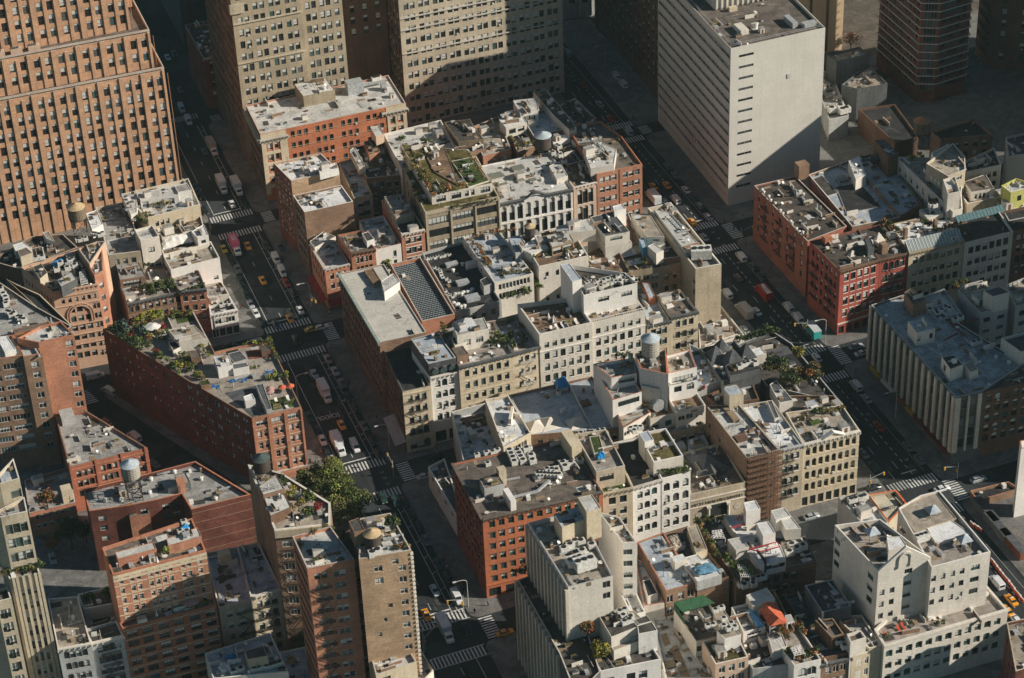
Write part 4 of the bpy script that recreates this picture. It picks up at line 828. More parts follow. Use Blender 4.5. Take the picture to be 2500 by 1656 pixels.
v = b.vol([(33,1130,1150),(33,1213,1290),(33,2235,990),(33,2045,770),(33,1400,900)],17.3, W['offw'], RF['paver'], {1: [dict(cols=[.045+.0795*k for k in range(12)], w=1.75, h=2.2, step=4.15, top=2.0, st='nh', arch=.45, d=.45)]}, cop=W['offw'], thick=.7)
CK = v; ck_y = v['P'][1][1]
A_, B_ = seg(v, 1); b.band(A_, B_, v['z']+.03, W['offw'],.35,.5)
hu = 35.0
v = b.vol([(33,805,290),(33,1165,672),(33,1600,560),(33,1180,240)], hu, W['offw'], RF['paver'], {0: dict(cols=[.08,.84], w=2.6, h=2.0, step=3.9, top=3.3, st='n3', rows=3),1: [dict(cols=[.58], w=2.0, h=1.5, step=4.0, top=1.8, st='n3', rows=6, floor=18), dict(cols=[.10,.29], w=1.25, h=1.8, step=4.0, top=6.8, st='dh', rows=4, floor=18)]}, zb=0, cop=W['white'], par=1.6)
V1 = v
v = b.vol([(33,1330,150),(33,1605,640),(33,2092,512),(33,1668,5),(33,1510,45)], hu-.6, W['offw'], RF['paver'], {1: [dict(cols=[.05,.21,.375,.535], w=1.25, h=1.8, step=4.0, top=3.2, st='dh', floor=18), dict(cols=[.76], w=2.6, h=1.8, step=4.0, top=3.2, st='n3', floor=18)]}, zb=0, cop=W['white'], par=1.6)
V2 = v
b.up([(33,1330,150),(33,1465,345),(33,1810,235),(33,1640,20)],1.2, W['stone'], RF['tan'], on=v, name='roof_terrace'); b.up([(33,1555,300),(33,1640,440),(33,1930,360),(33,1770,250)],1.0, W['offw'], RF['white'], on=v, name='roof_terrace')
k = MB(); A_, B_ = seg(V1,1); a = Vector((A_[0], A_[1]-.1, V1['z'])); c = Vector((B_[0], B_[1]-.1, V1['z'])); mid = (a+c)/2+Vector((0,0,6.0)); o = Vector((0,.6,0))
k.poly([a, c, mid], W['offw']); k.poly([c+o, a+o, mid+o], W['offw']); k.poly([a, mid, mid+o, a+o], W['white']); k.poly([mid, c, c+o, mid+o], W['white'])
for s in (-1,1): x = (a.x+c.x)/2+s*1.7; k.box(x-.35, a.y-.5, V1['z']-.6, x+.35, a.y-.01, V1['z']+2.4, W['offw'])
n_ = 8; xm = (a.x+c.x)/2
for i in range(n_):
    t0, t1 = math.pi*i/n_, math.pi*(i+1)/n_; k.bar((xm+1.7*math.cos(t0), a.y-.25, V1['z']+2.4+1.7*math.sin(t0)),(xm+1.7*math.cos(t1), a.y-.25, V1['z']+2.4+1.7*math.sin(t1)),.4, W['offw'])
b.part(k, 'gable'); b.up([(33,1235,390),(33,1250,500),(33,1400,460),(33,1350,385)],4, W['offw'], RF['white'], on=V1)
for (x, y, vv) in ((1110,380, V1),(1610,200, V2),(1870,440, V2)):
    k = MB(); c = at((33, x, y), vv['zr']+1); 
    for dx_ in (-1.3,1.3):
        for dy_ in (-1.3,1.3): k.bar((c.x+dx_, c.y+dy_, vv['zr']),(c.x+dx_, c.y+dy_, vv['zr']+2.4),.1, W['wood'])
    k.bar((c.x, c.y, vv['zr']+2.4),(c.x, c.y, vv['zr']+3.9),(2.5,.05), RF['blue'],4); g = k.obj('roof_gazebo'); tag(g, {1110: 'pale hipped gazebo on the left terrace of the cream stepped block', 1610: 'blue hipped gazebo on the rear terrace of the cream stepped block', 1870: 'blue hipped gazebo on the right corner terrace of the cream stepped block'}[x], 'gazebo')
b = B('ruined_white_arch_house', 'white arched front house with planted terrace at the very bottom edge')
b.vol([(33,250,1130),(33,470,1450),(33,690,1400),(33,480,1080)],17, W['white'], RF['paver'], {1: dict(cols=2, w=2.6, h=3, step=4, top=1.6, st='w2', arch=1)}, cop=W['offw'])
RA = b.vols[-1]
b = B('bottom_brick_house', 'brown brick house with black cornice at the bottom edge beside the white arched house')
b.vol([(33,580,1150),(33,690,1440),(33,945,1380),(33,830,1150)],15, W['brick'], RF['slate'], {1: dict(cols=3, w=1.4, h=2.2, step=4, top=1.6, st='w2')}, cop=W['dgrey'], corn=1)
b = B('bottom_cream_house', 'narrow cream stone house next to the cream stepped block at the bottom edge')
b.vol([(33,850,1200),(33,945,1380),(33,1200,1300),(33,1080,1120)],15.3, W['cream'], RF['grey'], {1: dict(cols=3, w=1.4, h=2.2, step=4, top=1.6, st='w2')}, cop=W['offw'])
b = B('canvas_terrace_house', 'cream house under an orange red canvas canopy with a glass roof')
v = b.vol([(32,2100,870),(32,2290,1200),(32,2500,1150),(32,2330,820)],17, W['brick'], RF['brown'], cop=W['wood']); b.up([(32,2105,870),(32,2160,960),(32,2340,900),(32,2270,810)],4, W['offw'], RF['pale'])
CV = v
b = B('white_blue_tarp_house', 'white house with hole riddled walls and sky blue tarp strips')
v = b.vol([(32,1980,970),(32,2080,1180),(32,2260,1130),(32,2140,930)],18, W['white'], RF['grey'], {1: dict(cols=4, w=.9, h=.8, step=1.2, top=.8, st='d', floor=15)}, cop=W['white'])
BT = v
b = B('green_mesh_roof_house', 'house with open roof pit behind green construction mesh')
v = b.vol([(32,1505,990),(32,1690,1250),(32,1960,1190),(32,1760,880)],17, W['offw'], RF['brown'], {1: dict(cols=[.1,.4], w=1.3, h=2, step=3.6, top=1.8, st='w')}, cop=W['wood'])
GM = v; mesh_g = mat('green mesh', (.03,.09,.045), 'plain')
k = MB(); a, c = at((32,1505,930), v['z']+2.5), at((32,1750,870), v['z']+2.5); k.poly([a, c, Vector((c.x, c.y, v['z'])), Vector((a.x, a.y, v['z']))], mesh_g); k.poly([a+Vector((0,.1,0)), c+Vector((0,.1,0)), c+Vector((2.5,-2,-2)), a+Vector((1.5,-2.5,-2))], mesh_g); e = at((32,1600,1110), v['z']); k.poly([a, Vector((a.x, a.y, v['z'])), e, e+Vector((0,0,1))], mesh_g); b.part(k, 'safety_mesh')
b = B('pink_front_house', 'pinkish stone house with air conditioner cube rooms near the bottom centre right')
v = b.vol([(32,1740,1250),(32,1850,1440),(32,2120,1380),(32,2020,1180)],17.5, W['peach'], RF['green'], {1: dict(cols=[.2,.5,.8], w=1.5, h=2.2, step=3.6, top=1.2, st='w2')}, cop=W['offw'])
b.up([(32,1860,1160),(32,1925,1230),(32,2060,1195),(32,1990,1130)],4.5, W['white'], RF['tan']); b.up([(32,1830,1010),(32,1890,1150),(32,2000,1110),(32,1920,990)],4.0, W['stone'], RF['tan'])
b = B('long_pale_deck_roof', 'long pale roof with scattered brown plywood strips at the bottom')
v = b.vol([(32,1330,1060),(32,1440,1560),(32,1900,1550),(32,1560,1020)],12, W['white'], RF['pale'], cop=W['offw']); LP = v
b = B('dark_yard_filler', 'dark cluttered workshop roof with blue crates at the bottom right of centre')
v = b.vol([(33,-10,1260),(33,130,1480),(33,430,1440),(33,240,1180)],14.5, W['grey'], RF['dark'], cop=W['grey']); DY = v
b.up([(33,250,1180),(33,290,1330),(33,410,1290),(33,370,1190)],3.5, W['offw'], RF['pale'])
b = B('corner_shop_white_roofs', 'low houses with a ribbed white roof behind the cream stepped block')
v = b.vol([(33,835,60),(33,1080,330),(33,1250,270),(33,1070,20)],19, W['offw'], RF['white'], cop=W['grey'])
b = B('orange_parapet_house', 'house with bright orange roof parapet and pale beige roof beside the avenue crossing')
v = b.vol([(33,1070,40),(33,1250,270),(33,1400,110),(33,1310,0)],19, W['stone'], mat('beige roof', (.56,.50,.38), 'roof', var=.1), cop=mat('orange paint', (.66,.17,.06), 'plain', .6), par=.8, thick=.5, idx=1)

# ================= right blocks
b = B('white_slab_tower', 'tall pale slab tower with blank white front and ribbon windows on its shaded side', 'skyscraper')
v = b.vol([(297.2,703),(295.3,635.3),(331.2,636.4),(333,703)],62.2, W['slab'], RF['brown'], {1: [dict(cols=[.165], w=5.6, h=1.0, step=4.27, top=3.2, st='d5n', d=.3, floor=3, vis=True)],0: dict(cols=16, w=5.4, h=1.35, step=4.27, top=3.0, st='d', d=.3, floor=3)}, world=True, par=1.0, cop=W['office'])
ST = v
A_, B_ = seg(v, 0)
k = MB()
for i in range(14):
    z = 62.2-2.95-4.27*i; a, c = Vector((*A_, z)), Vector((*B_, z)); k.bar(a-Vector((.15,0,0)), c-Vector((.15,0,0)),.16, W['coping'])
b.part(k, 'sun_shade')
k = MB(); pj = mat('slab joint', (.50,.475,.425), 'plain')
for i in range(14): k.bar((295.5,635.3,59.2-4.27*i),(331,636.36,59.2-4.27*i),.05, pj)
for i in range(1,6): k.bar((295.3+i*5.98,635.3+i*.183,.5),(295.3+i*5.98,635.3+i*.183,61),.05, pj)
b.part(k, 'panel_joint'); k = MB(); k.box(317,635.7,46,318.4,636.1,47.6, pj); b.part(k, 'service_hatch')
b.vol([(303,700),(303,666),(329,666),(329,700)],67.5, W['slab'], RF['dark'], zb=61.5, world=True, cop=W['offw'], par=2.5, part='machine_room')
k = MB(); x = 303.3
while x < 328.5: k.box(x, 665.5,61.5, x+.5,665.98,67.2, W['office']); x += 2
b.part(k, 'cladding_fin'); k = MB(); c = at((2,2180,215),62)
for a, d_ in (((296.3,636.4),(330.3,637.3)),((296.3,636.4),(298.1,702))):
    for zz in (62.6,63.2): k.bar((*a, zz),(*d_, zz),.06, W['metal'])
b.part(k, 'railing')
b.v = ST; b.bx((2,2180,240),2.6,2.6,.3, W['white'], 'antenna_base'); k = MB(); q = at((2,2180,240),61.2); k.bar((q.x, q.y, 61.5),(q.x, q.y+.6,63.2),(.5,1.4), W['white'],12); b.part(k, 'dish_antenna')
b.bx((3,440,200),2.0,7,2.0, W['metal'], 'duct'); b.bx((3,590,215),5,2,1.6, W['metal'], 'duct'); b.bx((2,2060,260),3,6,1.8, W['offw'], 'duct'); b.bx((2,1990,90),3,1.5,1.6, W['cream'], 'tank_box')
b = B('ribbed_sand_tower', 'sand coloured ribbed tower with dark vertical slots behind the white slab tower', 'skyscraper')
v = b.vol([(340,750),(340,727),(386,727),(386,750)],110, mat('sand stone', (.56,.42,.27), 'wall', var=.06), RF['brown'], world=True)
k = MB()
for x in (357,364,371.2,378.4): k.box(x, 726.5,1, x+.9,726.97,110, W['brown'])
b.part(k, 'slot')
b = B('dark_brown_tower', 'almost black brown tower between the plaza and the white slab tower', 'skyscraper')
b.vol([(305.5,788),(304,712),(319,712),(319,788)],110, W['brown'], RF['brown'], {1: fo(5),0: fo(16)}, world=True)
b = B('balcony_tower', 'dark red brick tower wrapped by pale balcony bands and glass corner bays', 'skyscraper')
v = b.vol([(392,709),(392,677),(398,674),(412,676),(420,700),(420,709)],120, W['redd'], RF['brown'], {0: dict(cols=10, w=1.8, h=1.8, step=3.35, top=2, st='nn'),1: dict(cols=2, w=2.4, h=2.4, step=3.35, top=2, st='g2n'),2: dict(cols=4, w=2.0, h=1.8, step=3.35, top=2, st='nn')}, world=True)
k = MB(); Pb = offset_poly(v['P'],-.45); z = 8
while z < 119:
    for i in range(5):
        A_, B_ = Pb[i], Pb[(i+1) % 6]; k.bar((*A_, z),(*B_, z),.22, mat('balcony edge', (.38,.42,.42), 'plain'))
    z += 3.35
b.part(k, 'balcony_band')
b = B('dark_edge_tower', 'very dark brown building at the top right edge', 'building')
b.vol([(432,703),(430,690),(470,665),(470,684)],75, W['brown'], RF['brown'], {0: fo(12, st='w'),1: fo(6)}, world=True)
b = B('annex_with_beige_roof', 'low dark annex with beige upper roof beside the white slab tower')
b.vol([(3,860,700),(3,990,735),(3,1240,690),(3,1085,530)],14, W['dgrey'], RF['tan'], cop=W['dgrey']); b.vol([(3,740,450),(3,820,510),(3,1090,450),(3,1010,385)],18.5, W['dgrey'], RF['tan'], cop=W['dgrey'])
b.vol([(3,600,560),(3,760,990),(3,920,950),(3,780,600)],9, W['grey'], RF['grey'], cop=W['grey'])
b = B('dark_low_sheds', 'dark low buildings in deep shade behind the row with the wooden water tank')
b.vol([(3,1000,900),(3,1300,1180),(3,1500,1130),(3,1300,860)],10, W['brown'], RF['black'], cop=W['brown'])
b.vol([(3,1600,1090),(3,1680,1150),(3,2110,1110),(3,1950,980)],24, W['brick'], RF['black'], {1: dict(cols=5, w=1.4, h=2, step=3.6, top=2, st='dh')}, cop=W['brick'])
b.vol([(3,2220,1130),(3,2240,1290),(3,2500,1250),(3,2450,1080)],24, W['slab'], RF['slate'], cop=W['grey'])
b.vol([(460,690),(455,655),(480,650),(490,690)],40, W['stone'], RF['grey'], world=True)
b = B('red_side_black_roof_block', 'long block with red brick side, fire escapes and a wide black roof dotted with dishes')
v = b.vol([(13,140,180),(13,580,640),(13,905,515),(13,480,100)],('x', 293.6), mat('salmon side brick', (.34,.13,.09), 'brick', var=.12), mat('roof planked tar', (.085,.07,.058), 'roof', var=.3), {0: dict(cols=7, w=1.2, h=2.2, step=3.9, top=1.8, st='d')}, cop=W['coping'], idx=0, par=.5)
RB = v; A_, B_ = seg(v, 0); zt = v['z']
for s0 in (7,17,27): escape(b, A_, B_, s0, s0+4.6,6, zt-3,3.9)
b.bx((13,530,110),4,3.5,5.5, W['brick'], 'bulkhead'); 
k = MB(); 
for x, y in ((475,270),(485,272),(657,392)): c = at((13, x, y), v['zr']); k.cyl(c.x, c.y, v['zr'], v['zr']+2.8,.22, W['metal'],8)
b.part(k, 'vent_pipe')
b = B('red_corner_house', 'bright red painted corner house with white arched window hoods')
v = b.vol([(13,600,640),(13,850,888),(13,1178,790),(13,1000,540)],('x', 294), W['red'], mat('roof planked tar', (.085,.07,.058), 'roof'), {1: [dict(cols=5, w=1.5, h=2.5, step=4.5, top=1.7, st='dh', arch=.8, lint=W['offw'], sill=W['offw'], rows=4)],0: dict(cols=6, w=1.2, h=2.2, step=3.9, top=1.8, st='d')}, cop=W['brown'], corn=1, par=.4, sh={1: dict(h=3.2, w=3)})
RC = v; escape(b, *seg(v, 0),2,6.5,6,21,3.9); escape(b, *seg(v, 0),12,16.5,6,21,3.9); b.bx((13,740,655),2.6,2.2,2.6, W['terra'], 'chimney')
A_, B_ = seg(v, 1); b.band(A_, B_, 4.6, W['offw'],.25,.4)
b = B('red_four_bay_house', 'red house with four white hooded arched windows and glass roof lantern')
v = b.vol([(13,1000,540),(13,1178,792),(13,1415,735),(13,1230,490)],24.6, W['red'], mat('roof planked tar', (.085,.07,.058), 'roof'), {1: [dict(cols=4, w=1.55, h=2.6, step=4.5, top=1.7, st='dh', arch=1, lint=None, sill=W['offw'], rows=4)]}, cop=W['brown'], corn=1, par=.4)
escape(b, *seg(v, 1),3,7.6,5,21,3.95)
b.up([(13,1055,620),(13,1080,700),(13,1130,690),(13,1100,610)],3.0, W['dgrey'], RF['slate']); k = MB(); c = at((13,1165,625), v['zr']); k.bar((c.x, c.y, v['zr']),(c.x, c.y, v['zr']+2.8),(2.6,.05), W['offw'],4); b.part(k, 'pyramid_skylight'); k = MB(); c = at((13,945,755), v['zr']); k.bar((c.x, c.y, v['zr']),(c.x, c.y, v['zr']+1.6),(1.5,.05), W['offw'],4); b.part(k, 'pyramid_skylight'); b.bx((13,1205,730),2.2,2.2,3.4, W['brick'], 'chimney')
b = B('yellow_arched_house', 'yellowish stone house with sloping glazed studio roof and arched windows')
v = b.vol([(13,1260,500),(13,1418,738),(13,1875,632),(13,1700,400)],24.8, W['cream'], RF['white'], {1: [dict(cols=7, w=1.6, h=2.5, step=4.5, top=2.0, st='dh', arch=.9, rows=4)]}, cop=W['tan'], corn=1, par=.4)
A_, B_ = seg(v, 1); k = MB(); P_ = [Vector((*A_, v['z']+.1))+Vector((.3,.3,0)), Vector((*B_, v['z']+.1))+Vector((-.5,.3,0))]; Q_ = [P_[0]+Vector((0,3.2,2.6)), P_[1]+Vector((0,3.2,2.6))]
k.poly([P_[0], P_[1], Q_[1], Q_[0]], mat('studio glass', (.22,.26,.26), 'glass', .25)); n_ = 17
for i in range(n_+1): t = i/n_; k.bar(P_[0].lerp(P_[1], t), Q_[0].lerp(Q_[1], t),.12, W['offw'])
k.poly([Q_[0], Q_[1], Q_[1]+Vector((0,0,-2.6)), Q_[0]+Vector((0,0,-2.6))], W['offw']); b.part(k, 'studio_skylight')
for x, y in ((1385,620),(1630,545)): b.bx((13, x, y),1.1,1.1,4.0, W['brick'], 'chimney')
b = B('white_gridded_house', 'whitish house with plain square windows in half shade on the right')
v = b.vol([(13,1760,470),(13,1880,655),(13,2278,558),(13,2150,380)],24.4, W['offw'], RF['black'], {1: [dict(cols=6, w=1.7, h=2.6, step=4.5, top=1.8, st='dh', rows=5)]}, cop=W['offw'])
WG = v; P_ = [at((13,1825,490), v['zr']+.5), at((13,2215,395), v['zr']+.5)]; Q_ = [at((13,1800,430), v['zr']+3.2), at((13,2190,335), v['zr']+3.2)]; k = MB(); k.poly([P_[0], P_[1], Q_[1], Q_[0]], mat('studio glass teal', (.12,.22,.24), 'glass', .25))
for i in range(15): t = i/14; k.bar(P_[0].lerp(P_[1], t), Q_[0].lerp(Q_[1], t),.1, W['grey'])
b.part(k, 'studio_skylight')
b = B('dark_right_edge_house', 'dark brown house continuing the row at the right edge')
b.vol([(13,2150,400),(13,2280,560),(13,2600,480),(13,2500,330)],24.2, W['brown'], RF['black'], {1: dict(cols=5, w=1.6, h=2.3, step=4, top=1.8, st='dh', arch=.6)}, cop=W['brown'])
b = B('white_grey_patched_roof_house', 'building with patched white and charcoal roof beside the black roof')
v = b.vol([(13,590,90),(13,950,518),(13,1350,440),(3,930,1320)],22.5, W['brick'], RF['blue'], cop=W['offw']); PR = v
b.up([(13,610,130),(13,720,275),(13,830,240),(13,700,95)],.35, W['grey'], RF['dark'], name='roof_patch', par=.05); b.up([(13,815,190),(13,900,405),(13,1190,355),(13,1010,155)],.3, W['grey'], RF['black'], name='roof_patch', par=.05)
b.up([(3,920,1330),(3,980,1480),(3,1065,1440),(3,1000,1290)],4.5, W['offw'], RF['white'])
b = B('blue_grey_valley_roof', 'pale blue grey roof between the patched roof and the long white house')
v = b.vol([(3,930,1320),(13,1345,430),(13,1520,330),(3,1210,1240)],23, W['brick'], RF['blue'], cop=W['brick']); b.up([(3,1135,1160),(3,1250,1300),(3,1330,1270),(3,1215,1150)],8, W['brown'], RF['slate'])
b = B('long_white_house', 'long white walled house with many small windows and roof terraces on the right')
v = b.vol([(3,1310,1295),(13,1780,395),(13,1860,370),(13,1850,240),(3,1880,1290),(3,1560,1300)],28, W['offw'], RF['grey'], {0: dict(cols=9, w=1.2, h=2.2, step=4, top=2, st='g')}, cop=W['white'], idx=1)
b.vol([(3,1560,1350),(3,1740,1455),(3,1885,1400),(3,1880,1290),(3,1780,1180)],34, W['stone'], RF['tan'], {1: dict(cols=[.55], w=4, h=1.6, step=9, top=1.5, st='w5', rows=1)}, zb=20, cop=W['offw'], idx=1)
b.vol([(3,1600,1260),(3,1640,1330),(3,1800,1290),(3,1740,1190)],33, W['white'], RF['pale'], zb=20, cop=W['offw'], idx=1)
b.vol([(13,1700,130),(13,1740,250),(13,1840,230),(13,1800,100)],34, W['offw'], RF['pale'], zb=20, cop=W['offw'])
b = B('terrace_deck_house', 'house with fenced wooden terraces and grey penthouse on the far right')
v = b.vol([(13,1480,440),(13,1560,560),(13,1900,480),(13,1780,380)],24, W['brick'], RF['brown'], cop=W['brown']); b.up([(13,1505,380),(13,1570,450),(13,1700,410),(13,1640,350)],3.0, W['offw'], RF['pale'])
v = b.vol([(13,1840,240),(13,1900,330),(13,2180,270),(13,2100,180)],25, W['stone'], RF['tan'], cop=W['offw']); b.up([(13,1870,150),(13,1930,235),(13,2120,205),(13,2050,85)],3.5, W['offw'], RF['brown'], F={1: dict(cols=4, w=.9, h=1.9, step=9, top=1, st='w', floor=0)})
v = b.vol([(3,1880,1330),(3,1890,1420),(3,2180,1360),(3,2120,1220)],27, W['offw'], RF['dark'], {1: dict(cols=5, w=1.3, h=2, step=3.6, top=2, st='dh')}, cop=W['offw'])
b = B('yellow_roof_room', 'lemon yellow rooftop house at the right edge')
v = b.vol([(13,2180,180),(13,2260,240),(13,2500,180),(13,2300,120)],29, W['yellow'], RF['white'], {1: dict(cols=2, w=1.4, h=2, step=9, top=1.8, st='d', floor=24)}, cop=W['yellow'], par=1.0)
b.vol([(13,2100,220),(13,2240,470),(13,2600,400),(13,2400,160)],23.5, W['grey'], RF['pale'], cop=W['grey'])
# office with vertical piers
b = B('vertical_pier_office', 'grey office block with tall pale piers and dark glass strips at the right avenue')
v = b.vol([(13,1105,1165),(23,1805,575),(23,2012,530),(23,2367,300),(13,1500,1110),(13,1440,1060)],('x', 293.9), W['dgrey'], mat('roof worn blue', (.34,.36,.37), 'roof', var=.3), {0: dict(cols=26, w=1.4, h=3.0, step=3.6, top=.9, st='nn', d=.15, m=(.6,.6)),1: dict(cols=[.32,.72], w=2.2, h=3.2, step=3.6, top=1.5, st='nn')}, cop=W['office'], idx=1, par=.7)
OF = v; A_, B_ = seg(v, 0); k = MB(); n_ = 14
for i in range(n_+1):
    c = Vector(A_).lerp(Vector(B_), min(max(i/n_, .008),.985)); k.box(c.x-.55, c.y-.62,4.6, c.x-.01, c.y+.62, v['z']-.25, W['office'])
c0, c1 = seg(v, 1)
for t, hw in ((.09,.8),(.52,.3),(.95,.6)): c = Vector(c0).lerp(Vector(c1), t); k.box(c.x-hw, c.y-.5,4.6, c.x+hw, c.y-.01, v['z']-.25, W['office'])
b.part(k, 'pier')
k = MB(); cols_ = [mat('yellow awning', (.42,.27,.03), 'plain'), mat('maroon sign', (.13,.025,.025), 'plain'), mat('orange sign', (.35,.09,.03), 'plain'), W['offw']]
for i, (t0, t1) in enumerate(((.06,.17),(.20,.33),(.40,.47),(.50,.58),(.60,.69),(.72,.8),(.82,.98))):
    a, c = sub(A_, B_, t0, t1); k.box(a[0]-1.0, c[1],3.2, a[0]-.06, a[1],4.3, cols_[(0,3,2,0,1,1,1)[i]])
b.part(k, 'shop_sign')
b.up([(13,1380,1060),(13,1450,1160),(13,1560,1125),(13,1430,1030)],5, W['brick'], RF['slate']); b.up([(13,1410,1300),(13,1480,1395),(13,1635,1360),(13,1540,1290)],5, W['offw'], RF['blue'], F={1: dict(cols=[.15,.8], w=1, h=1.8, step=9, top=1.4, st='d', floor=0)})
b.up([(23,1688,240),(23,1760,345),(23,1865,305),(23,1790,225)],4.5, W['offw'], RF['dark'], F={0: dict(cols=[.4], w=1.4, h=2, step=9, top=1.2, st='d', floor=0)}); b.up([(23,1868,300),(23,1925,370),(23,1990,345),(23,1930,270)],3, W['offw'], RF['tan'])
k = MB(); z = v['zr']+.5; rp = mat('red roof pipe', (.22,.03,.03), 'plain')
for a, c in (((13,1560,1130),(13,1900,1440)),((13,1790,1330),(13,1990,1280)),((13,1700,1460),(13,1820,1400))): k.bar(at(a, z), at(c, z),.22, rp)
b.part(k, 'sprinkler_pipe')
b = B('brown_italianate_house', 'brown arched window house joined to the right of the pier office')
v = b.vol([(23,1960,470),(23,2016,532),(23,2600,400),(23,2480,300)],24.2, W['brown'], RF['slate'], {1: dict(cols=7, w=1.6, h=2.3, step=3.6, top=1.8, st='dh', arch=.8)}, cop=W['brown'], corn=1)
b = B('white_cube_rear_block', 'pale grey rear blocks with a white cube lift room behind the pier office')
v = b.vol([(13,1820,1040),(13,2010,1230),(13,2240,1170),(13,2020,960),(13,1900,990)],27, W['grey'], RF['tan'], {1: dict(cols=[.25,.75], w=2.4, h=1.8, step=3.8, top=2.4, st='d3')}, cop=W['coping'], idx=1)
b.up([(13,2035,1050),(13,2110,1095),(13,2245,1060),(13,2160,1010)],6, W['offw'], RF['slate']); 
b.vol([(13,2220,1000),(13,2300,1180),(13,2600,1100),(13,2367,940)],28, W['grey'], RF['tan'], {1: dict(cols=4, w=1.8, h=1.8, step=3.8, top=2, st='d')}, cop=W['coping'], idx=1)
b.vol([(13,1500,1110),(13,1650,1290),(13,1850,1230),(13,1710,1030)],25.4, W['grey'], RF['pale'], cop=W['grey'])
b.vol([(13,2180,1440),(13,2340,1555),(13,2600,1500),(13,2400,1380)],29, W['offw'], RF['slate'], cop=W['offw'])
# far right bottom
b = B('round_white_wall_house', 'smooth white wall cut by the right picture edge')
b.vol([(23,2335,935),(23,2345,1000),(23,2500,960),(23,2500,900)],25, W['white'], RF['white'], cop=W['terra'])
b = B('brick_wall_lot', 'low brick walled lot with dark yard at the right edge')
b.vol([(23,1925,1345),(23,1980,1430),(23,2330,1330),(23,2240,1270)],2.5, W['brick'], RF['black'], cop=W['rust'])
b = B('bottom_right_brick_house', 'brick house with glass strip and pale roof at the bottom right corner')
v = b.vol([(33,2225,1095),(33,2300,1500),(33,2600,1400),(33,2480,1040)],22, W['redd'], RF['tan'], {0: dict(cols=3, w=2.4, h=1.6, step=3.6, top=2.2, st='g2')}, cop=W['stone'])

# ================= left blocks
b = B('roof_garden_corner_house', 'cream house with sunken rooftop garden beside the brick skyscraper')
v = b.vol([(10,1000,250),(10,1220,445),(10,1650,335),(10,1555,120)],24.6, W['cream'], RF['pale'], {1: dict(cols=[.16,.26,.36], w=1.1, h=1.9, step=9, top=2.2, st='dh', rows=1)}, cop=W['offw'])
RG = v
b.up([(10,1135,235),(10,1160,300),(10,1470,260),(10,1455,190)],3.6, W['white'], RF['pale'], F={1: dict(cols=[.12,.8], w=2.0, h=2.2, step=9, top=.8, st='w2', floor=0)}); b.up([(10,1440,180),(10,1470,235),(10,1580,215),(10,1540,160)],4.2, W['white'], RF['grey']); b.up([(10,1000,250),(10,1080,420),(10,1130,400),(10,1130,250)],3, W['offw'], RF['pale'])
b = B('grey_flat_roof_left_house', 'grey flat roof with rounded shadow and white bulkhead beside the wooden water tank')
v = b.vol([(10,790,360),(10,895,755),(10,1160,720),(10,1060,310)],23, W['stone'], RF['grey'], {1: fr(cols=3, w=1.4, step=3.6)}, cop=W['offw'])
GF = v; b.up([(10,710,410),(10,760,545),(10,850,500),(10,800,380)],3.4, W['white'], RF['white'])
b = B('white_cube_house', 'pale cube shaped house with one square window in the left block')
b.vol([(10,1110,545),(10,1160,635),(10,1315,598),(10,1260,505)],27, W['offw'], RF['pale'], {1: [dict(cols=[.5], w=2.2, h=2.0, step=9, top=3.4, st='d2', rows=1), dict(cols=[.35,.75], w=1.8, h=2.6, step=9, top=9.4, st='g2', rows=1)]}, cop=W['offw'])
b = B('junk_terrace_house', 'white house with rusty roof sheets, tents and pipes over its terraces')
v = b.vol([(10,1240,440),(10,1350,750),(10,1720,660),(10,1650,400)],20, W['offw'], RF['deck'], cop=W['offw']); JT = v
b.up([(10,1320,560),(10,1340,610),(10,1620,540),(10,1600,500)],3, W['offw'], RF['brown']); b.up([(10,1580,560),(10,1630,610),(10,1720,590),(10,1680,500)],4, W['white'], RF['white'], F={1: dict(cols=[.5], w=1.4, h=1.2, step=9, top=1.4, st='d', floor=0)})
b = B('white_gable_wall_house', 'house with pale roof and big white end wall holding one small window')
v = b.vol([(10,1345,750),(10,1410,875),(10,1812,775),(10,1740,640)],19.5, W['white'], RF['tan'], {1: dict(cols=[.88], w=1.5, h=1.5, step=9, top=6.5, st='wh', rows=1)}, cop=W['offw'])
b = B('brown_and_red_garden_row', 'brick row, brown left and red right, under lush roof gardens and terraces')
v = b.vol([(10,940,865),(10,1048,1155),(10,1482,1058),(10,1350,840)],16.5, W['brick'], RF['paver'], {1: dict(cols=[.06,.18,.31,.44,.57,.70,.83,.95], w=1.25, h=2.0, step=3.7, top=1.6, st='dh', arch=.4, sill=W['brown'])}, cop=W['dgrey'], corn=1)
GR = v
b.up([(10,950,800),(10,990,960),(10,1200,925),(10,1130,780)],3.4, W['brick'], RF['grey'], F={1: dict(cols=[.45], w=6, h=2.2, step=9, top=.7, st='g5', floor=0)})
v = b.vol([(10,1350,850),(10,1484,1056),(10,1702,1030),(10,1640,880)],17.0, W['rust'], RF['paver'], {1: dict(cols=[.18,.5,.8], w=1.4, h=2.1, step=3.8, top=1.8, st='dh', sill=W['offw'])}, cop=W['dgrey'], corn=1)
GR2 = v
b = B('grey_ledge_house', 'plain grey roof strip between the brick row and the white avenue shop')
b.vol([(10,1640,1000),(10,1720,1105),(10,1890,1075),(10,1830,975)],11, W['offw'], RF['grey'], cop=W['offw'])
b = B('white_avenue_shop', 'small white avenue shop with blue grey glass front and roof crammed with air conditioners')
v = b.vol([(10,1715,1100),(10,1735,1245),(10,1958,1200),(10,1888,1080)],9.6, W['white'], RF['dark'], {1: dict(cols=3, w=2.0, h=2.0, step=9, top=2.2, st='w2', rows=1, floor=2)}, cop=W['white'], par=1.2, sh={1: dict(h=3.4, w=2.2, p=.15)}, thick=.5, corn=1)
WS = v
